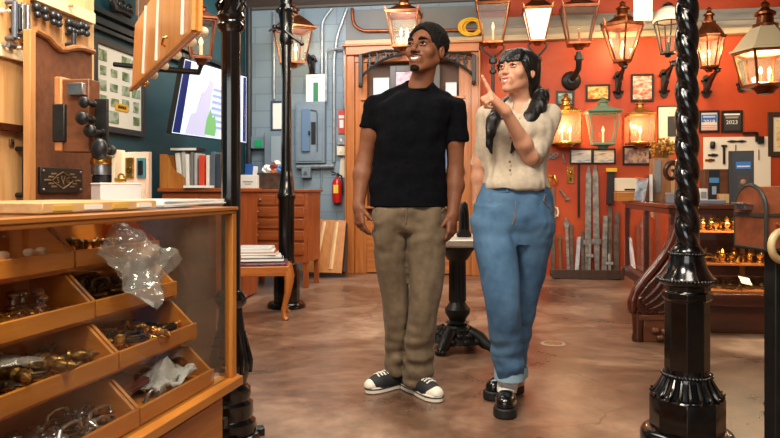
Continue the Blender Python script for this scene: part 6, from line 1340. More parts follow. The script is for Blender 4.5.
# ---------------------------------------------------------------- sculpting by distance fields, for the two people
class Field:
    def __init__(s, lo, hi, h):
        s.lo = np.array(lo, float); s.h = h; s.n = np.ceil((np.array(hi)-s.lo)/h).astype(int)+1
        s.d = np.full(tuple(s.n), 0.2, np.float32)
    def block(s, lo, hi):
        a = np.clip(np.floor((np.array(lo)-s.lo)/s.h).astype(int), 0, s.n); b = np.clip(np.ceil((np.array(hi)-s.lo)/s.h).astype(int)+1, 0, s.n)
        if (b <= a).any(): return None, None
        g = np.meshgrid(*[s.lo[i]+s.h*np.arange(a[i], b[i]) for i in range(3)], indexing='ij')
        return tuple(slice(a[i], b[i]) for i in range(3)), np.stack(g, -1).astype(np.float32)
    def add(s, fn, lo, hi, k=0.01):
        pad = k+3*s.h; sl, P = s.block(np.array(lo)-pad, np.array(hi)+pad)
        if sl is None: return
        s.d[sl] = smin(s.d[sl], fn(P).astype(np.float32), k)
    def sub(s, fn, lo, hi, k=0.004):
        pad = k+3*s.h; sl, P = s.block(np.array(lo)-pad, np.array(hi)+pad)
        if sl is None: return
        s.d[sl] = -smin(-s.d[sl], fn(P).astype(np.float32), k)
    def cap(s, a, b, ra, rb=None, k=0.01):
        rb = ra if rb is None else rb; a = np.array(a, float); b = np.array(b, float); r = max(ra, rb)
        s.add(lambda P: capsule(P, a, b, ra, rb), np.minimum(a, b)-r, np.maximum(a, b)+r, k)
    def ell(s, c, r, k=0.01):
        c = np.array(c, float); r = np.array(r, float); s.add(lambda P: ellipsoid(P, c, r), c-r, c+r, k)
    def chain(s, pts, rs, k=0.01):
        for i in range(len(pts)-1): s.cap(pts[i], pts[i+1], rs[i], rs[i+1], k if i else k)
    def mesh(s):
        d = s.d; neg = d < 0; n = d.shape
        c = np.zeros((n[0]-1, n[1]-1, n[2]-1), np.uint8)
        for i in (0, 1):
            for j in (0, 1):
                for k in (0, 1): c += neg[i:n[0]-1+i, j:n[1]-1+j, k:n[2]-1+k]
        act = np.argwhere((c > 0) & (c < 8)); idx = np.full(c.shape, -1, np.int32); idx[tuple(act.T)] = np.arange(len(act))
        acc = np.zeros((len(act), 3)); cnt = np.zeros(len(act))
        C = [(i, j, k) for i in (0, 1) for j in (0, 1) for k in (0, 1)]
        for p in C:
            for ax in range(3):
                if p[ax]: continue
                q = list(p); q[ax] = 1
                a = d[act[:, 0]+p[0], act[:, 1]+p[1], act[:, 2]+p[2]]; b = d[act[:, 0]+q[0], act[:, 1]+q[1], act[:, 2]+q[2]]
                m = (a < 0) != (b < 0); t = np.where(m, a/np.where(m, a-b, 1), 0)
                pos = np.zeros((len(act), 3)); pos[:] = p; pos[:, ax] += t; acc[m] += pos[m]; cnt[m] += 1
        V_ = s.lo+s.h*(act+acc/cnt[:, None])
        quads = []
        for ax in range(3):
            o1, o2 = [(1, 2), (2, 0), (0, 1)][ax]
            sl0 = [slice(None)]*3; sl1 = [slice(None)]*3; sl0[ax] = slice(0, n[ax]-1); sl1[ax] = slice(1, n[ax])
            e = np.argwhere(neg[tuple(sl0)] != neg[tuple(sl1)]); e = e[(e[:, o1] > 0) & (e[:, o2] > 0) & (e[:, o1] < n[o1]-1) & (e[:, o2] < n[o2]-1)]
            def cell(da, db):
                q = e.copy(); q[:, o1] -= da; q[:, o2] -= db; return idx[tuple(q.T)]
            Q = np.stack([cell(1, 1), cell(0, 1), cell(0, 0), cell(1, 0)], 1)
            fl = ~neg[tuple(e.T)]; Q[fl] = Q[fl][:, ::-1]; quads.append(Q)
        Q = np.concatenate(quads); Q = Q[(Q >= 0).all(1)]
        return V_, Q
def smin(a, b, k):
    if k <= 0: return np.minimum(a, b)
    h = np.clip(0.5+0.5*(b-a)/k, 0, 1); return b+(a-b)*h-k*h*(1-h)
def capsule(P, a, b, ra, rb):
    ba = b-a; t = np.clip(((P-a)@ba)/max(ba@ba, 1e-9), 0, 1); q = P-a-t[..., None]*ba
    return np.sqrt((q*q).sum(-1))-(ra+(rb-ra)*t)
def ellipsoid(P, c, r):
    q = (P-c)/r; k0 = np.sqrt((q*q).sum(-1))+1e-9; q2 = q/r; k1 = np.sqrt((q2*q2).sum(-1))+1e-9
    return k0*(k0-1)/k1
def zloft(sections, e=2.0, off=0.0):
    """sections (z, cx, cy, half width, half depth), from low to high"""
    A = np.array(sorted(sections), float); z = A[:, 0]; zz = np.linspace(z[0], z[-1], 240); out = [zz]
    for c in range(1, 5):
        y = A[:, c]; m = np.gradient(y, z); i = np.clip(np.searchsorted(z, zz)-1, 0, len(z)-2); h = z[i+1]-z[i]; t = (zz-z[i])/h
        out.append((2*t**3-3*t**2+1)*y[i]+(t**3-2*t**2+t)*h*m[i]+(-2*t**3+3*t**2)*y[i+1]+(t**3-t**2)*h*m[i+1])
    T = np.array(out)
    def fn(P):
        zz_ = P[..., 2]; cx, cy, a, b = [np.interp(zz_, T[0], T[j]) for j in range(1, 5)]; a = a+off; b = b+off
        u = np.abs(P[..., 0]-cx)/a; v = np.abs(P[..., 1]-cy)/b
        d = ((u**e+v**e)**(1/e)-1)*np.minimum(a, b)
        return np.maximum(d, np.maximum(zz_-T[0][-1], T[0][0]-zz_))
    lo = [(A[:, 1]-A[:, 3]).min()-off-.02, (A[:, 2]-A[:, 4]).min()-off-.02, z[0]]; hi = [(A[:, 1]+A[:, 3]).max()+off+.02, (A[:, 2]+A[:, 4]).max()+off+.02, z[-1]]
    return fn, lo, hi
def mesh_obj(name, V_, Q, mats, parent=None, origin=None, mi=None, smooth_it=2, wrinkle=None):
    V_ = V_.copy(); n = len(V_)
    E = np.concatenate([Q[:, [0, 1]], Q[:, [1, 2]], Q[:, [2, 3]], Q[:, [3, 0]]])
    deg = np.bincount(E.ravel(), minlength=n)[:, None].astype(float); deg[deg == 0] = 1
    for it in range(smooth_it):
        S_ = np.zeros_like(V_)
        for c in range(3): S_[:, c] = np.bincount(E[:, 0], V_[E[:, 1], c], n)+np.bincount(E[:, 1], V_[E[:, 0], c], n)
        V_ += 0.5*(S_/deg-V_)
    if wrinkle is not None:
        fn_ = np.cross(V_[Q[:, 2]]-V_[Q[:, 0]], V_[Q[:, 3]]-V_[Q[:, 1]]); N_ = np.zeros_like(V_)
        for j in range(4):
            for c in range(3): N_[:, c] += np.bincount(Q[:, j], fn_[:, c], n)
        N_ /= np.linalg.norm(N_, axis=1)[:, None]+1e-12
        V_ += N_*wrinkle(V_)[:, None]
    o_ = np.array(origin if origin is not None else (0, 0, 0), float); V_ -= o_
    me = bpy.data.meshes.new(name); me.vertices.add(n); me.vertices.foreach_set('co', V_.astype(np.float32).ravel())
    me.loops.add(len(Q)*4); me.loops.foreach_set('vertex_index', Q.astype(np.int32).ravel()); me.polygons.add(len(Q))
    me.polygons.foreach_set('loop_start', np.arange(0, len(Q)*4, 4, dtype=np.int32)); me.polygons.foreach_set('use_smooth', np.ones(len(Q), bool))
    for m in (mats if isinstance(mats, (list, tuple)) else [mats]): me.materials.append(m)
    if mi is not None: me.polygons.foreach_set('material_index', mi(V_[Q].mean(1)+o_).astype(np.int32))
    me.update(calc_edges=True); me.validate()
    o = bpy.data.objects.new(name, me); COL.objects.link(o)
    if parent is not None: o.parent = parent
    elif origin is not None: o.location = tuple(origin)
    return o
def wrinkles(*terms):
    """terms: (amplitude, frequency vector, seed, mask function or None)"""
    def f(V_):
        out = np.zeros(len(V_))
        for amp, fr, seed, mask in terms:
            q = V_*np.array(fr)+seed; w = np.array([MN.noise(Vector(p)) for p in q])*amp
            out += w*(mask(V_) if mask is not None else 1)
        return out
    return f

class Head:
    def __init__(s, loc, yaw, pitch, roll=0.0, sc=1.0, female=False):
        s.R = np.array((Matrix.Rotation(yaw, 3, 'Z') @ Matrix.Rotation(pitch, 3, 'X') @ Matrix.Rotation(roll, 3, 'Y'))); s.t = np.array(loc, float); s.sc = sc; s.f = female
    def loc(s, P): return ((P-s.t)@s.R)/s.sc
    def w(s, p): return s.R@(np.array(p, float)*s.sc)+s.t
    def sdf(s, P, off=0.0, ears=True):
        p = s.loc(P); f = s.f; m = np.stack([np.abs(p[..., 0]), p[..., 1], p[..., 2]], -1)   # mirrored half
        A = lambda *v: np.array(v, float)
        d = ellipsoid(p, A(0, .018, .03), A(.073, .093, .082))
        d = smin(d, ellipsoid(p, A(0, -.028, -.026), A(.058 if not f else .056, .060, .078)), .03)
        jx = .047 if not f else .035
        d = smin(d, capsule(m, A(jx, .006, -.045), A(.016 if not f else .012, -.066, -.094), .022 if not f else .019, .017 if not f else .014), .018)
        d = smin(d, ellipsoid(p, A(0, -.073, -.094), A(.022, .02, .019)), .012)
        d = smin(d, capsule(m, A(.040, -.070, .023), A(.006, -.085, .020), .012, .012), .014)
        d = smin(d, ellipsoid(m, A(.042, -.056, -.020), A(.024, .024, .024)), .016)
        d = smin(d, ellipsoid(p, A(0, -.080, -.060), A(.030, .022 if not f else .018, .026)), .014)
        d = -smin(-d, ellipsoid(m, A(.032, -.101, .006), A(.018, .017, .011)), .010)
        nw = 1.0 if not f else 0.74
        ny = -.110 if not f else -.0995
        d = smin(d, capsule(p, A(0, -.086, .016), A(0, ny+.002, -.022), .0075, .011*nw), .008)
        d = smin(d, ellipsoid(p, A(0, ny, -.025), A(.0125*nw, .011, .0105)), .006)
        d = smin(d, ellipsoid(m, A(.0145*nw, -.097, -.029), A(.009*nw, .011, .008)), .005)
        d = smin(d, capsule(m, A(.020, -.0885, .0100), A(.032, -.0915, .0138), .0042, .0045), .003)
        d = smin(d, capsule(m, A(.032, -.0915, .0138), A(.045, -.081, .0080), .0045, .0035), .003)
        d = smin(d, capsule(m, A(.021, -.0885, .0005), A(.043, -.0835, .0000), .0036, .0036), .004)
        for a, b_, ra, rb in s.lips(): d = smin(d, capsule(m, a, b_, ra, rb), .003)
        g = (A(0, -.1045, -.0625), A(.022, -.0960, -.0560), .0068, .003) if not f else (A(0, -.1005, -.0645), A(.0195, -.0945, -.0553), .0088, .0044)
        d = -smin(-d, capsule(m, *g), .0015)
        if ears:
            ms = m if not f else (m-A(.073, .014, -.008))*1.25+A(.076, .012, -.006)
            e = ellipsoid(ms, A(.076, .012, -.006), A(.009, .018, .030)); e = -smin(-e, ellipsoid(ms, A(.084, .006, -.004), A(.006, .010, .018)), .004)
            d = smin(d, e, .006)
        return d*s.sc-off
    def lips(s):
        A = lambda *v: np.array(v, float)
        if s.f: return ((A(0, -.0968, -.0535), A(.0275, -.0870, -.0495), .0043, .0028), (A(0, -.0938, -.0775), A(.0265, -.0865, -.0540), .0050, .0028))
        return ((A(0, -.0990, -.0535), A(.0295, -.0865, -.0530), .0062, .003), (A(0, -.0960, -.0715), A(.0285, -.0860, -.0555), .0070, .003))
    def lipd(s, P):
        p = s.loc(P); m = np.stack([np.abs(p[..., 0]), p[..., 1], p[..., 2]], -1)
        return np.minimum(*[capsule(m, *q) for q in s.lips()])
    def box(s, g=.16): return s.t-g*s.sc, s.t+g*s.sc
def eyes_and_teeth(H, person, brow_m, iris, brow_r=.0042, squint=0.0, teeth=True):
    EW = plain('eye_white', (226, 218, 210), rough=0.25); PUP = plain('iris_'+iris[0], iris[1], rough=0.15)
    R = Matrix([list(r) for r in H.R]); base = Vector(person.location)
    for sx in (-1, 1):
        b = MB(); c = Vector((sx*.032, -.0783, .0072)); b.ball((0, 0, 0), .0108*H.sc, 16, 12); e = b.build('eye', EW, person, Vector(H.w(c))-base)
        look = Vector((-.02, -1, .12)).normalized(); q = c+look*.0079
        b = MB(); b.ball((0, 0, 0), .0070*H.sc, 12, 8, sc=(1, .55, 1), M=R.to_4x4()); b.build('iris', PUP, e, Vector(H.w(q))-Vector(H.w(c)))
        b = MB(); b.tube([Vector(H.w(p))-base for p in ((sx*.014, -.0965, .0235), (sx*.026, -.0975, .0285), (sx*.038, -.0905, .029), (sx*.049, -.0765, .024))], [brow_r*.8, brow_r*1.15, brow_r, brow_r*.5], 8); b.build('eyebrow', brow_m, person)
        b = MB(); b.tube([Vector(H.w(p))-base for p in ((sx*.0195, -.0925, .0085), (sx*.026, -.0955, .0115), (sx*.034, -.0950, .0120), (sx*.041, -.0890, .0100), (sx*.047, -.0815, .0070))], [.0012, .0019, .0021, .0019, .001], 6); b.build('eyelash', brow_m, person)
    if teeth:
        b = MB(); vs = []; fs = []; n = 10; hh = .0034 if not H.f else .0054
        for i in range(n+1):
            u = (i/n*2-1)*(.0205 if not H.f else .0180); y = (-.0988 if not H.f else -.0925)+14.0*u*u; z = (-.0610 if not H.f else -.0605)+13*u*u
            for dz in (-hh, hh): vs.append(Vector(H.w((u, y, z+dz)))-base)
        for i in range(n): fs.append((2*i, 2*i+2, 2*i+3, 2*i+1))
        b.add(vs, fs); b.build('teeth', plain('tooth_white', (240, 234, 224), rough=0.25), person)
def hand(F, W, d, n, left, curl, thumb=(.6, .62, .25), sc=1.0, index=None, k=.004):
    W = np.array(W, float); d = np.array(d, float); d /= np.linalg.norm(d); n = np.array(n, float); n -= d*(n@d); n /= np.linalg.norm(n)
    t = np.cross(n, d) if left else np.cross(d, n)
    offs = (.030, .010, -.010, -.029); Ls = (.070, .078, .072, .056); kn = (.088, .092, .088, .080)
    for i in range(4):
        K = W+(d*kn[i]+t*offs[i]-n*.004)*sc
        F.cap(W+(d*.012+t*offs[i]*.55)*sc, K, .0135*sc, .0115*sc, .012)
        ang = 0; p = K; fd0 = d
        cs = curl[i]
        for j, fr in enumerate((.45, .31, .24)):
            ang += cs*(1.0, 1.15, .7)[j]
            dirv = d*math.cos(ang)+n*math.sin(ang)+t*offs[i]*.8*max(0, 1-cs*1.4)
            if index is not None and i == 0: dirv = np.array(index, float)
            dirv /= np.linalg.norm(dirv); q = p+dirv*Ls[i]*fr*sc*(1.15 if (index is not None and i == 0) else 1)
            F.cap(p, q, (.0092, .0082, .0074)[j]*sc, (.0084, .0075, .0064)[j]*sc, k if j or True else k); p = q
    F.cap(W, W+d*.05*sc, .021*sc, .019*sc, .016)
    b0 = W+(d*.022+t*.026+n*.004)*sc; td = d*thumb[0]+t*thumb[1]+n*thumb[2]; td /= np.linalg.norm(td); F.cap(W+(d*.01+t*.012)*sc, b0, .015*sc, .0135*sc, .012)
    b1 = b0+td*.040*sc; td2 = td+n*.25+d*.25; td2 /= np.linalg.norm(td2); b2 = b1+td2*.030*sc; F.cap(b0, b1, .0125*sc, .010*sc, .006); F.cap(b1, b2, .0098*sc, .0075*sc, .004)
def A3(px, py, Y): q = at(px, py, Y); return np.array((q.x, q.y, q.z))

# ---------------------------------------------------------------- the man
def sneaker(parent, base, heel, toe, name='sneaker'):
    heel = Vector(heel); toe = Vector(toe); d = (toe-heel).normalized(); L_ = (toe-heel).length; R = Matrix(((d.x, -d.y, 0), (d.y, d.x, 0), (0, 0, 1)))   # local x heel to toe
    def outl(g=0.0):
        pts = []; prof = [(0, 0), (.02, .026), (.07, .033), (.13, .032), (.19, .043), (.24, .045), (.275, .034), (.292, .012), (.294, 0)]
        s_ = L_/.294
        for x, y in prof: pts.append((x*s_+(g if x > .15 else -g), (y+g)*s_**.5))
        return pts+[(x, -y) for x, y in reversed(pts[1:-1])]
    loc = heel-Vector(base); loc.z = 0
    rot = math.atan2(d.y, d.x)
    BLK = plain('sneaker_canvas', (26, 27, 30), rough=0.7); RUB = plain('sneaker_rubber', (228, 220, 204), rough=0.5)
    F = Field((-.03, -.06, .0), (L_+.03, .06, .13), .004); s_ = L_/.294
    F.chain([(.035*s_, 0, .05), (.09*s_, 0, .055), (.15*s_, 0, .05), (.21*s_, 0, .042), (.252*s_, 0, .036)], [.034, .036, .038, .040, .036], .03)
    F.cap((.04*s_, 0, .085), (.085*s_, 0, .09), .036, .036, .03); F.sub(lambda P: ellipsoid(P, np.array((.062*s_, 0, .125)), np.array((.045, .026, .03))), (0, -.04, .08), (.12, .04, .14), .006)
    F.sub(lambda P: P[..., 2]-.026, (-.05, -.08, -.02), (L_+.05, .08, .03), 0)
    
    F0 = F
    def top(x, y, F=F0):
        i = [int(round((v-F.lo[j])/F.h)) for j, v in ((0, x), (1, y))]; col = F.d[i[0], i[1]]; w_ = np.where(col < 0)[0]
        return F.lo[2]+F.h*(w_[-1]+.6) if len(w_) else .05
    V_, Q = F.mesh(); up = mesh_obj(name, V_, Q, [BLK], parent); up.location = loc; up.rotation_euler = (0, 0, rot)
    b = MB(); b.prism(outl(), .002, .034, 'XY'); b.build('rubber_sole', RUB, up, bevel=.004)
    b = MB(); b.prism(outl(.0015), .021, .026, 'XY'); b.build('black_stripe', BLK, up)
    F = Field((.15*s_, -.06, .0), (L_+.03, .06, .1), .004); F.cap((.235*s_, 0, .036), (.262*s_, 0, .034), .043, .036, .02); F.sub(lambda P: P[..., 2]-.028, (.1, -.08, -.02), (L_+.05, .08, .03), 0); F.sub(lambda P: P[..., 0]-.226*s_, (.1, -.08, -.02), (.24*s_, .08, .12), 0)
    V_, Q = F.mesh(); mesh_obj('toe_cap', V_, Q, [RUB], up)
    for i in range(6):
        x = (.118+.020*i)*s_; b = MB(); b.tube([(x+.006+.003*(j % 2), y, top(x+.004, y)+.002) for j, y in enumerate((-.027, -.018, -.009, 0, .009, .018, .027))], .0046, 6, flat=.7); b.build('lace', plain('lace_white', (236, 232, 224), rough=0.7), up)
    return up
def build_man():
    base = np.array((.09, 3.46, 0.0)); s = 3.42/FPX
    SKIN = mat('man_skin', S(116, 71, 48), S(132, 83, 57), rough=0.55, scale=14, sss=0.12, spec=0.35); LIP = plain('man_lip', (126, 70, 60), rough=0.35); HAIRM = mat('man_hair_black', S(8, 7, 7), S(36, 31, 29), rough=0.8, scale=120, bump=0.8, spec=0.15)  # lighter second hair colour stands in for slight sheen highlights
    H = Head(A3(425.5, 51.0, 3.40), math.radians(-30), math.radians(-7), math.radians(2), 1.10)
    X = lambda px, Y=3.42: (px-HX)/FPX*Y
    Z = lambda py, Y=3.42: CAMH+(HY-py)/FPX*Y
    F = Field((-.30, 3.18, .03), (.52, 3.68, 1.83), .0033)
    lo, hi = H.box(); F.add(lambda P: H.sdf(P), lo, hi, 0)
    nb = A3(420, 88, 3.44); F.cap(H.w((0, .024, -.045)), nb, .051, .058, .02); F.cap(H.w((0, .010, -.06)), nb+np.array((-.005, -.016, .0)), .043, .052, .02)
    tors = [(Z(214), X(409), 3.43, .150, .09), (Z(205), X(409), 3.43, .160, .10), (Z(185), X(408.5), 3.43, .160, .10), (Z(160), X(410), 3.43, .155, .105), (Z(130), X(412), 3.42, .165, .115), (Z(112), X(414.5), 3.425, .160, .095), (Z(103), X(415), 3.43, .125, .07), (Z(95), X(417), 3.435, .07, .05)]
    fn, a, b_ = zloft(tors, 2.3); F.add(fn, a, b_, .02)
    shL, shR = A3(375.5, 106.5, 3.44), A3(455, 109, 3.43)
    for q in (shL, shR): F.cap(nb-np.array((0, -.01, .04)), q-np.array((0, 0, .008)), .040, .043, .03)
    eL, wL = A3(365, 159, 3.47), A3(358.5, 206, 3.40); eR, wR = A3(455.5, 172, 3.46), A3(452.5, 214, 3.385)
    for sh, e, w_, o_ in ((shL, eL, wL, -1), (shR, eR, wR, 1)):
        F.cap(sh-np.array((o_*.006, 0, .008)), sh+(e-sh)*.5, .041, .045, .02); F.cap(sh+(e-sh)*.45, e, .045, .040, .02); F.cap(e, e+(w_-e)*.33+np.array((o_*.004, 0, 0)), .041, .0435, .02); F.cap(e+(w_-e)*.33+np.array((o_*.004, 0, 0)), w_, .0425, .0265, .02); F.cap(w_-(w_-e)*.08, w_+(w_-e)*.06, .027, .024, .012)
    hand(F, wL+np.array((0, 0, .004)), (.10, -.10, -1), (.80, .55, 0), False, (.34, .42, .48, .52), sc=1.0, thumb=(.75, .4, .35))
    hand(F, wR+np.array((0, 0, .004)), (-.10, -.12, -1), (-.80, .55, 0), True, (.36, .46, .54, .60), sc=1.05, thumb=(.8, .4, .3))
    # legs under the trousers
    for x0, y0, px1, py1, Y1 in ((X(390), 3.43, 399, 378, 3.545), (X(427), 3.43, 414, 388, 3.48)):
        an = A3(px1, py1, Y1); hp = np.array((x0, y0, Z(222))); kn = hp+(an-hp)*.52+np.array((0, -.015, 0)); F.chain([hp, kn, an], [.07, .05, .036], .03); F.cap(an, np.array((an[0], an[1], .07)), .032, .026, .02)
    V_, Q = F.mesh()
    def mi(P):
        out = np.zeros(len(P), int); out[H.lipd(P) < .0010] = 1
        return out
    man = mesh_obj('person', V_, Q, [SKIN, LIP], None, base, mi, smooth_it=1)
    tag(man, 'man in a black t-shirt and khaki trousers strolling beside the woman, looking up', 'person')
    eyes_and_teeth(H, man, HAIRM, ('dark', (26, 16, 12)), brow_r=.0052)
    # hair: short afro over the skull, hairline cut back from the face
    F = Field(H.t-.17, H.t+.17, .0035)
    def hairf(P):
        p = H.loc(P); A = lambda *v: np.array(v, float)
        d = ellipsoid(p, A(0, .026, .045), A(.088, .104, .089))
        cut = np.minimum(ellipsoid(p, A(0, -.116, -.002), A(.079, .090, .106)), 1)
        d = np.maximum(d, -cut)
        low = p[..., 2]+.038-.030*np.clip((-p[..., 1])/.08, 0, 1); d = np.maximum(d, -low)
        side = ellipsoid(np.stack([np.abs(p[..., 0]), p[..., 1], p[..., 2]], -1), A(.085, .010, -.015), A(.03, .024, .036)); d = np.maximum(d, -side)
        return d
    F.add(hairf, H.t-.17, H.t+.17, 0); V_, Q = F.mesh()
    mesh_obj('hair', V_, Q, [HAIRM], man, base, smooth_it=1, wrinkle=wrinkles((.0032, (140, 140, 140), 0, None), (.003, (40, 40, 40), 3, None)))
    # goatee and moustache follow the skin
    F = Field(H.t-.15, H.t+.15, .003)
    def beard(P):
        p = H.loc(P); A = lambda *v: np.array(v, float); m = np.stack([np.abs(p[..., 0]), p[..., 1], p[..., 2]], -1)
        z = np.minimum(ellipsoid(p, A(0, -.085, -.100), A(.022, .027, .0135)), capsule(m, A(.0, -.106, -.0445), A(.029, -.087, -.0485), .0042, .0032))
        return np.maximum(H.sdf(P, .0028, ears=False), z)
    F.add(beard, H.t-.15, H.t+.15, 0); V_, Q = F.mesh(); mesh_obj('beard', V_, Q, [HAIRM], man, base, smooth_it=0)
    # t-shirt
    TEE = mat('black_cotton', S(10, 11, 14), S(15, 16, 20), rough=0.95, scale=60, spec=0.06)
    F = Field((-.24, 3.20, .84), (.48, 3.66, 1.56), .0045)
    st = [(Z(206.5), X(409.3), 3.43, 39.3*s, .134), (Z(200), X(409), 3.43, 38.8*s, .131), (Z(185), X(408.5), 3.43, 37.5*s, .126), (Z(160), X(409.5), 3.43, 36.2*s, .126), (Z(130), X(412), 3.42, 36.5*s, .134), (Z(113), X(414), 3.42, 39*s, .130), (Z(103), X(415), 3.425, 38*s, .112), (Z(95.5), X(417), 3.435, 27*s, .094), (Z(88), X(420), 3.445, 16.5*s, .080), (Z(84), X(421), 3.452, 15*s, .074), (Z(81.5), X(421.5), 3.457, 14.4*s, .070)]
    fn, a, b_ = zloft(st, 2.3); F.add(fn, a, b_, 0)
    nb2 = nb+np.array((0, .005, -.008))
    for q, e, dz in ((shL, A3(369, 129, 3.445), .051), (shR, A3(456.8, 141.5, 3.44), .055)):
        G = Field((-.24, 3.20, .84), (.48, 3.66, 1.56), .0045); G.cap(nb2, q+np.array((0, 0, -.004)), .060, .053, .04); G.cap(q, e, .053, dz, .02)
        ax = (e-q)/np.linalg.norm(e-q); G.sub(lambda P, e=e, ax=ax: -((P-e)@ax), e-.12, e+.12, .003); F.d = smin(F.d, G.d, .022)
    F.sub(lambda P: ellipsoid(P, nb+np.array((-.012, -.060, .038)), np.array((.072, .075, .052))), nb-.12, nb+.12, .006)     # neckline
    V_, Q = F.mesh()
    zl = lambda lo_, hi_: (lambda P: np.clip((P[:, 2]-lo_)/(hi_-lo_), 0, 1))
    mesh_obj('t_shirt', V_, Q, [TEE], man, base, smooth_it=2, wrinkle=wrinkles((.010, (7, 7, 5), 2, lambda P: np.clip((1.25-P[:, 2])/.25, .25, 1)*np.clip((P[:, 2]-.92)/.08, .15, 1)), (.008, (14, 14, 20), 9, lambda P: np.clip((P[:, 2]-.92)/.08, .2, 1)), (.010, (20, 20, 6), 4, lambda P: np.clip((P[:, 2]-.92)/.08, .2, 1))))
    b = MB(); ring = []
    for i in range(40):
        a = 2*PI*i/40; ring.append(Vector(nb+np.array((-.004, -.006, 0.000)))+Vector((.072*math.cos(a), .072*math.sin(a)-.002, .020*math.sin(a)+.004*math.cos(a)))-Vector(base))
    b.tube(ring, .0075, 8, closed=True); b.build('collar', TEE, man)
    # trousers
    KH = mat('khaki_cotton', S(92, 76, 57), S(110, 92, 70), rough=0.8, scale=22, sheen=0.05)
    F = Field((-.14, 3.20, .02), (.38, 3.72, 1.0), .0048)
    pel = [(Z(232), X(409), 3.43, 30*s, .10), (Z(224), X(409), 3.43, 35.5*s, .118), (Z(216), X(409), 3.43, 38*s, .130), (Z(205), X(409.2), 3.43, 36.6*s, .120), (Z(198), X(409.3), 3.43, 35.4*s, .112)]
    fn, a, b_ = zloft(pel, 2.4); F.add(fn, a, b_, 0)
    def leg(rows, dep, hem):
        secs = []
        for i, (py, x0, x1, Y) in enumerate(rows): secs.append((Z(py, Y), X((x0+x1)/2, Y), Y, (x1-x0)/2/FPX*Y, dep[i]))
        return zloft(secs, 2.2)
    fn, a, b_ = leg([(373, 387.5, 407, 3.53), (355, 386.5, 408, 3.52), (338, 385.5, 409.5, 3.51), (312, 383, 409, 3.485), (290, 379.5, 408.6, 3.47), (260, 375, 408.2, 3.455), (235, 372, 408.3, 3.445), (219, 371.5, 410, 3.43), (208, 373.5, 408, 3.43)], [.062, .066, .07, .08, .088, .1, .115, .122, .112], 0); F.add(fn, a, b_, .012)
    fn, a, b_ = leg([(383, 402.5, 430.5, 3.46), (365, 403.5, 431.5, 3.45), (340, 405.5, 434, 3.42), (312, 408, 436.5, 3.395), (290, 408.2, 440, 3.395), (260, 407, 444, 3.41), (235, 406.5, 447, 3.42), (219, 404, 447, 3.43), (208, 409, 445, 3.43)], [.072, .072, .074, .082, .09, .1, .115, .122, .112], 0); F.add(fn, a, b_, .006)
    V_, Q = F.mesh()
    low = lambda P: np.clip((.42-P[:, 2])/.25, 0, 1); hip = lambda P: np.clip((P[:, 2]-.62)/.15, 0, 1)
    tr = mesh_obj('trousers', V_, Q, [KH], man, base, smooth_it=2, wrinkle=wrinkles((.016, (11, 11, 3.0), 1, None), (.018, (9, 9, 24), 5, low), (.014, (12, 12, 20), 7, hip), (.006, (26, 26, 10), 3, None)))
    b = MB(); x_ = X(406); 
    b.tube([Vector((x_+dx, 3.43-.126, z))-Vector(base) for dx, z in ((0, Z(207)), (-.002, Z(214)), (-.004, Z(222)))], .004, 6); b.build('fly_seam', KH, tr)
    for sx, px in ((-1, 381), (1, 437)):
        b = MB(); yb = 3.43-.098
        b.tube([Vector((X(px+dx), yb-.004*dy, Z(py)))-Vector(base) for dx, py, dy in ((-sx*-6, 208, -4), (sx*0, 214, 0), (sx*4, 224, -7))], .0035, 6); b.build('pocket_seam', KH, tr)
    sneaker(man, base, (.105, 3.592, 0), (-.118, 3.432, 0)); sneaker(man, base, (.062, 3.545, 0), (.238, 3.285, 0))
    return man
man = build_man()

# ---------------------------------------------------------------- the woman
def mary_jane(parent, base, heel, toe, name='mary_jane_shoe'):
    heel = Vector(heel); toe = Vector(toe); d = (toe-heel).normalized(); L_ = (toe-heel).length; s_ = L_/.24
    loc = heel-Vector(base); loc.z = 0; rot = math.atan2(d.y, d.x)
    LEA = plain('black_patent', (12, 12, 13), rough=0.22, coat=0.4); SOL = plain('black_rubber', (20, 20, 21), rough=0.55)
    F = Field((-.03, -.07, .02), (L_+.03, .07, .16), .004)
    F.chain([(.032*s_, 0, .066), (.09*s_, 0, .062), (.15*s_, 0, .06), (.195*s_, 0, .056)], [.034, .034, .040, .040], .03)
    F.cap((.03*s_, 0, .09), (.05*s_, 0, .085), .033, .03, .03); F.sub(lambda P: ellipsoid(P, np.array((.078*s_, 0, .125)), np.array((.072, .031, .052))), (-.02, -.05, .05), (.2, .05, .17), .005)
    F.sub(lambda P: P[..., 2]-.040, (-.05, -.09, -.02), (L_+.05, .09, .045), 0)
    V_, Q = F.mesh(); up = mesh_obj(name, V_, Q, [LEA], parent); up.location = loc; up.rotation_euler = (0, 0, rot)
    prof = [(-.004, 0), (.012, .026), (.06, .033), (.12, .034), (.165, .043), (.205, .044), (.235, .03), (.246, .012), (.247, 0)]
    pts = [(x*s_, y*1.15) for x, y in prof]; pts = pts+[(x, -y) for x, y in reversed(pts[1:-1])]
    b = MB(); b.prism(pts, .003, .044, 'XY'); b.build('platform_sole', SOL, up, bevel=.005)
    b = MB()
    b.tube([(.105*s_, -.036, .072), (.103*s_, -.028, .095), (.10*s_, 0, .106), (.103*s_, .028, .095), (.105*s_, .036, .072)], .0075, 8, flat=.5); b.build('strap', LEA, up)
    b = MB(); b.torus((.106*s_, -.020, .105), .008, .002, 12, 6, 'Y'); b.build('buckle', STEEL, up)
    return up
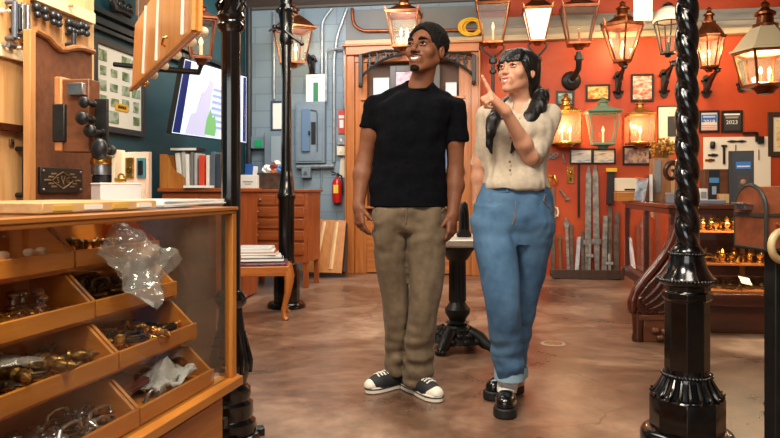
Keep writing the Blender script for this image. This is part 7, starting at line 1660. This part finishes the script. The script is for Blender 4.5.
def build_woman():
    s = 3.2/FPX; base = np.array((.56, 3.24, 0.0))
    X = lambda px, Y=3.2: (px-HX)/FPX*Y
    Z = lambda py, Y=3.2: CAMH+(HY-py)/FPX*Y
    SKIN = mat('woman_skin', S(204, 146, 116), S(214, 158, 128), rough=0.42, scale=14, sss=0.12, spec=0.4); LIP = plain('woman_lip', (192, 104, 96), rough=0.35); HAIRM = mat('woman_hair_black', S(10, 8, 8), S(20, 17, 16), rough=0.45, scale=16, stretch=(9, 9, 1.2), bump=0.25)
    H = Head(A3(518.2, 72.6, 3.16), math.radians(-46), math.radians(-9), math.radians(0), .97, True)
    F = Field((.30, 2.74, .05), (.86, 3.52, 1.66), .0033)
    lo, hi = H.box(); F.add(lambda P: H.sdf(P), lo, hi, 0)
    nb = A3(519, 104, 3.21); F.cap(H.w((0, .028, -.045)), nb, .044, .050, .02); F.cap(H.w((0, .018, -.06)), nb+np.array((-.004, -.012, 0)), .035, .046, .02)
    tors = [(Z(214), X(512), 3.21, .140, .085), (Z(190), X(515), 3.21, .125, .08), (Z(172), X(515.5), 3.20, .115, .08), (Z(150), X(517), 3.20, .125, .09), (Z(130), X(518), 3.195, .132, .10), (Z(116), X(519), 3.20, .138, .085), (Z(107), X(519.5), 3.205, .12, .065), (Z(101), X(519.5), 3.21, .07, .05)]
    fn, a, b_ = zloft(tors, 2.2); F.add(fn, a, b_, .02)
    shL, shR = A3(488.5, 115, 3.22), A3(550, 115, 3.19)
    for q in (shL, shR): F.cap(nb-np.array((0, -.005, .025)), q, .036, .038, .03)
    eL, wL = A3(479.5, 163, 3.27), A3(477.5, 203, 3.29)
    F.cap(shL, eL, .042, .034, .02); F.cap(eL, eL+(wL-eL)*.35, .034, .034, .02); F.cap(eL+(wL-eL)*.35, wL, .034, .023, .02)
    hand(F, wL, (.14, .10, -1), (.8, .5, 0), False, (.3, .34, .38, .42), sc=.92)
    eR, wR = A3(530.5, 156, 3.07), A3(505.5, 111.5, 2.93)
    F.cap(shR, eR, .041, .037, .02); F.cap(eR, eR+(wR-eR)*.3, .037, .0365, .02); F.cap(eR+(wR-eR)*.3, wR, .0365, .0225, .02)
    hand(F, wR, (-.70, -.18, .62), (-.62, .42, -.66), True, (.25, 1.25, 1.3, 1.3), sc=1.03, thumb=(.55, .35, .75), index=(-.46, -.10, .88))
    for x0, y0, px1, py1, Y1, kq in ((X(494), 3.2, 508.5, 386, 3.22, (502, 301, 3.125)), (X(531), 3.22, 516.5, 385, 3.42, (524, 301, 3.33))):
        an = A3(px1, py1, Y1); hp = np.array((x0, y0, Z(222))); kn = A3(*kq); F.chain([hp, kn, an], [.065, .042, .033], .03); F.cap(an, np.array((an[0]-.01, an[1]-.03, .08)), .033, .026, .02)
    V_, Q = F.mesh()
    def mi(P):
        out = np.zeros(len(P), int); out[H.lipd(P) < .0007] = 1
        return out
    wo = mesh_obj('person', V_, Q, [SKIN, LIP], None, base, mi, smooth_it=1)
    tag(wo, 'woman in a beige blouse and blue jeans with black hair, laughing and pointing upward', 'person')
    BROW = plain('woman_brow', (40, 28, 24), rough=0.7); eyes_and_teeth(H, wo, BROW, ('brown', (30, 18, 12)), brow_r=.0034)
    # hair: cap with fringe and two low tails
    F = Field((.42, 2.98, 1.10), (.78, 3.40, 1.70), .0036)
    A = lambda *v: np.array(v, float)
    def hairf(P):
        p = H.loc(P); m = np.stack([np.abs(p[..., 0]), p[..., 1], p[..., 2]], -1)
        d = ellipsoid(p, A(0, .024, .030), A(.083, .102, .090))
        d = smin(d, ellipsoid(p, A(0, .055, -.035), A(.072, .07, .075)), .03)
        cut = ellipsoid(p, A(0, -.125, -.050), A(.072, .092, .092)); d = -smin(-d, cut, .004)
        low = p[..., 2]+.060+.9*np.clip(p[..., 1]-.02, -1, .05); d = np.maximum(d, -low)
        ear = ellipsoid(m, A(.086, .008, -.016), A(.020, .017, .024)); d = np.maximum(d, -ear)
        lock = capsule(m, A(.072, -.050, .030), A(.078, -.022, -.030), .014, .007); d = smin(d, lock, .008)
        for x, z1, y1 in ((-.05, .036, -.076), (-.032, .030, -.088), (-.012, .033, -.094), (.010, .030, -.094), (.030, .034, -.088), (.050, .036, -.076)):
            d = smin(d, capsule(p, A(x*.75, -.052, .076), A(x, y1, z1-.002), .018, .009), .016)
        return d*H.sc
    F.add(hairf, H.t-.17, H.t+.17, 0)
    R3 = lambda *L_: [A3(*q) for q in L_]
    F.chain(R3((536, 88, 3.20), (541, 97, 3.17), (538, 107, 3.12), (530, 119, 3.08), (522, 132, 3.06), (516, 144, 3.06), (511, 153, 3.06)), [.020, .036, .037, .034, .027, .018, .004], .012)
    F.chain(R3((508, 100, 3.20), (499, 108, 3.12), (493, 120, 3.08), (489.5, 133, 3.065), (489, 144, 3.065), (492, 154, 3.065)), [.018, .026, .028, .024, .016, .004], .012)
    V_, Q = F.mesh()
    hr = mesh_obj('hair', V_, Q, [HAIRM], wo, base, smooth_it=1, wrinkle=wrinkles((.003, (60, 60, 6), 1, None), (.002, (130, 130, 8), 5, None)))
    c = A3(536.5, 89.5, 3.19); b = MB(); b.torus(Vector(c)-Vector(base), .026, .007, 18, 8, 'X'); b.build('hair_tie', BLACK, wo)
    # blouse
    BL = mat('beige_linen', S(178, 162, 142), S(192, 178, 156), rough=0.85, scale=40, sheen=0.08)
    F = Field((.32, 2.96, .97), (.80, 3.44, 1.46), .0042)
    st = [(Z(189), X(515.5), 3.195, 33.5*s, .135), (Z(184), X(515), 3.195, 34*s, .138), (Z(176), X(515), 3.195, 32.5*s, .132), (Z(162), X(516), 3.195, 30.5*s, .122), (Z(148), X(517), 3.19, 31*s, .128), (Z(133), X(518), 3.18, 32*s, .142), (Z(120), X(519), 3.19, 33*s, .122), (Z(111), X(519.5), 3.20, 31*s, .096), (Z(104), X(520), 3.21, 22*s, .076), (Z(98), X(520), 3.215, 13*s, .064)]
    fn, a, b_ = zloft(st, 2.2); F.add(fn, a, b_, 0)
    for q in (shL, shR): F.cap(nb-np.array((0, -.005, .03)), q, .042, .046, .05)
    seL = A3(479.5, 166.5, 3.27); G = Field((.32, 2.96, .97), (.80, 3.44, 1.46), .0042); G.cap(shL, seL, .048, .040, .03)
    ax = (seL-shL)/np.linalg.norm(seL-shL); G.sub(lambda P: -((P-seL)@ax), seL-.11, seL+.11, .003); F.d = smin(F.d, G.d, .025); G = Field((.32, 2.96, .97), (.80, 3.44, 1.46), .0042); G.cap(shR, eR, .052, .054, .03)
    cR = shR+(eR-shR)*.95; ax2 = (eR-shR)/np.linalg.norm(eR-shR); ax2 = ax2+np.array((-.45, -.1, .0)); ax2 /= np.linalg.norm(ax2)
    G.sub(lambda P: -((P-cR)@ax2), cR-.14, cR+.14, .003); F.d = smin(F.d, G.d, .02)
    F.sub(lambda P: ellipsoid(P, nb+A(-.010, -.075, .010), A(.042, .085, .075)), nb-.15, nb+.15, .006)
    # hem: lifted to a shallow notch at the tucked middle
    F.sub(lambda P: np.maximum(P[..., 2]-(Z(187)+.022*np.exp(-((P[..., 0]-X(508))/.045)**2)), -(.9-P[..., 2])), (.3, 2.9, .95), (.85, 3.5, Z(182)), .002)
    V_, Q = F.mesh()
    mesh_obj('blouse', V_, Q, [BL], wo, base, smooth_it=2, wrinkle=wrinkles((.014, (9, 9, 6), 2, None), (.022, (15, 15, 7), 8, lambda P: np.clip((1.22-P[:, 2])/.12, .35, 1)), (.007, (30, 30, 12), 4, None)))
    for sx, P4 in ((-1, ((513, 96, 3.185), (503, 104, 3.115), (498.5, 117, 3.085), (510, 119, 3.055))), (1, ((527, 96, 3.19), (535, 104, 3.13), (530, 120, 3.075), (519, 119, 3.055)))):
        vs = [Vector(A3(*q))-Vector(base) for q in P4]; n_ = (vs[1]-vs[0]).cross(vs[2]-vs[0]).normalized(); n_ = n_ if n_.y < 0 else -n_
        b = MB(); b.add([v+n_*.006 for v in vs]+[v-n_*.006 for v in vs], [(0, 1, 2, 3), (4, 5, 6, 7), (0, 1, 5, 4), (1, 2, 6, 5), (2, 3, 7, 6), (3, 0, 4, 7)]); b.build('collar_flap', BL, wo, bevel=.003)
    BT = plain('button_brown', (120, 96, 70), rough=0.4)
    for px, py, yy in ((505.5, 128, .145), (505, 140, .135), (504.5, 163, .125), (504.5, 171, .131)):
        b = MB(); b.ball(Vector((X(px), 3.19-yy-.004, Z(py)))-Vector(base), .006, 10, 6, sc=(1, .4, 1)); b.build('button', BT, wo)
    # jeans
    JN = mat('blue_denim', S(54, 88, 122), S(82, 118, 150), rough=0.8, scale=7, detail=8, bump=0.05, bscale=120); JC = plain('denim_turnup', (140, 168, 186), rough=0.8); ST = plain('denim_stitch', (150, 112, 70), rough=0.7)
    F = Field((.28, 2.94, .06), (.78, 3.56, 1.06), .0046)
    pel = [(Z(244), X(512), 3.21, 30*s, .10), (Z(232), X(512), 3.21, 36*s, .108), (Z(222), X(511.8), 3.21, 40*s, .126), (Z(208), X(513), 3.205, 39.2*s, .130), (Z(196), X(514), 3.20, 36.6*s, .122), (Z(183), X(515), 3.20, 31.5*s, .110)]
    fn, a, b_ = zloft(pel, 2.25); F.add(fn, a, b_, 0)
    def leg(rows, dep): return zloft([(Z(py, Y), X((x0+x1)/2, Y), Y, (x1-x0)/2/FPX*Y, dp) for (py, x0, x1, Y), dp in zip(rows, dep)], 2.15)
    fn, a, b_ = leg([(378, 496, 522.5, 3.20), (354, 492.5, 522, 3.17), (328, 488.5, 521, 3.13), (301, 484.5, 520, 3.11), (275, 480, 518.5, 3.13), (250, 474.5, 516, 3.16), (232, 471.5, 514, 3.19), (222, 470.8, 516, 3.20), (206, 475.5, 514, 3.20)], [.064, .070, .076, .086, .098, .112, .122, .126, .112]); F.add(fn, a, b_, .02)
    fn, a, b_ = leg([(374, 508, 526, 3.41), (354, 508, 527.5, 3.40), (328, 509, 532, 3.36), (301, 512, 536, 3.31), (275, 513, 543.5, 3.27), (250, 511, 549.5, 3.24), (232, 510, 552.7, 3.22), (222, 508, 553, 3.21), (206, 512, 550, 3.205)], [.062, .066, .074, .084, .096, .112, .122, .126, .112]); F.add(fn, a, b_, .008)
    V_, Q = F.mesh()
    mesh_obj('jeans', V_, Q, [JN], wo, base, smooth_it=2, wrinkle=wrinkles((.010, (9, 9, 5), 3, None), (.012, (8, 8, 24), 6, lambda P: np.clip((.45-P[:, 2])/.2, 0, 1)), (.005, (10, 10, 22), 9, lambda P: np.clip((P[:, 2]-.68)/.1, 0, 1)), (.003, (34, 34, 14), 4, None)))
    for (py, x0, x1, Y, dp) in ((373.5, 495.2, 523.4, 3.20, .069), (370, 507, 527, 3.41, .067)):
        n = 36; vs = []; fs = []
        for k_, (zz, g_) in enumerate(((Z(py+5.5, Y), .0), (Z(py+5.5, Y), .004), (Z(py-4.5, Y), .004), (Z(py-4.5, Y), 0.0))):
            for j in range(n): a_ = 2*PI*j/n; vs.append(Vector((X((x0+x1)/2, Y)+((x1-x0)/2/FPX*Y+g_)*math.cos(a_), Y+(dp+g_)*math.sin(a_), zz))-Vector(base))
        for k_ in range(3):
            for j in range(n): fs.append((k_*n+j, k_*n+(j+1) % n, (k_+1)*n+(j+1) % n, (k_+1)*n+j))
        b = MB(); b.add(vs, fs); b.build('turned_cuff', JC, wo)
    def onfront(px, py, dd): return Vector((X(px), dd, Z(py)))-Vector(base)
    b = MB()
    def belly(px, py):
        fz = Z(py); a_ = np.interp(fz, [q[0] for q in pel], [q[3] for q in pel]); bb = np.interp(fz, [q[0] for q in pel], [q[4] for q in pel]); cx = np.interp(fz, [q[0] for q in pel], [q[1] for q in pel])
        u = min(.98, abs((X(px)-cx)/a_)); return 3.205-bb*(1-u**2.25)**(1/2.25)-.005
    seam = lambda nm, L_, r, m: MB().tube([onfront(px, py, belly(px, py)) for px, py in L_], r, 6).build(nm, m, wo)
    seam('waistband', [(483+i*3.2, 191.5) for i in range(21)], .003, JN)
    seam('pocket_stitch', [(484, 194), (487, 200), (480, 206), (474.5, 209)], .0018, ST); seam('pocket_stitch', [(541, 194), (539, 200), (545, 207), (550.5, 210)], .0018, ST)
    seam('fly_stitch', [(510, 193), (510.5, 205), (510, 216), (507.5, 223)], .0018, ST)
    for px in (489, 503, 527, 541): seam('belt_loop', [(px, 185), (px, 192)], .005, JN)
    b = MB(); q = onfront(508, 188.5, belly(508, 188.5)-.004); b.ball(q, .008, 10, 6, sc=(1, .5, 1)); b.build('jeans_button', DBRASS, wo)
    # socks and shoes
    SK = mat('white_sock', S(230, 226, 220), S(210, 206, 200), rough=0.9, scale=50, bump=0.1)
    for (hx, hy), (tx, ty), (ax_, ay_, az_) in (((.552, 3.272), (.497, 3.045), A3(508.8, 380, 3.225)), ((.652, 3.465), (.462, 3.325), A3(516.5, 378, 3.42))):
        F = Field((hx-.26, ty-.05, .03), (hx+.12, hy+.1, .26), .0042); d = np.array((tx-hx, ty-hy, 0)); d /= np.linalg.norm(d); h0 = np.array((hx, hy, 0))
        F.cap((ax_, ay_, az_), h0+d*.055+A(0, 0, .105), .044, .040, .02); F.cap(h0+d*.05+A(0, 0, .10), h0+d*.125+A(0, 0, .068), .038, .030, .03); F.cap(h0+d*.04+A(0, 0, .075), h0+d*.1+A(0, 0, .066), .030, .031, .03)
        V_, Q = F.mesh(); mesh_obj('sock', V_, Q, [SK], wo, base, smooth_it=1, wrinkle=wrinkles((.004, (12, 12, 50), 2, None)))
        mary_jane(wo, base, (hx, hy, 0), (tx, ty, 0))
    # fine necklace
    b = MB(); b.tube([Vector(nb+A(.052*math.cos(a_)-.004, .050*math.sin(a_)-.012, -.008+.012*math.sin(a_)))-Vector(base) for a_ in [PI+PI*i/16 for i in range(17)]], .0014, 5); b.build('necklace', STEEL, wo)
    return wo
woman = build_woman()

# ---------------------------------------------------------------- square the whole place to the axes (room walls along X and Y)
ROT = Matrix.Rotation(TH, 4, 'Z')
bpy.context.view_layer.update()
for o in list(SC.objects):
    if o.parent is None: o.matrix_world = ROT @ o.matrix_world
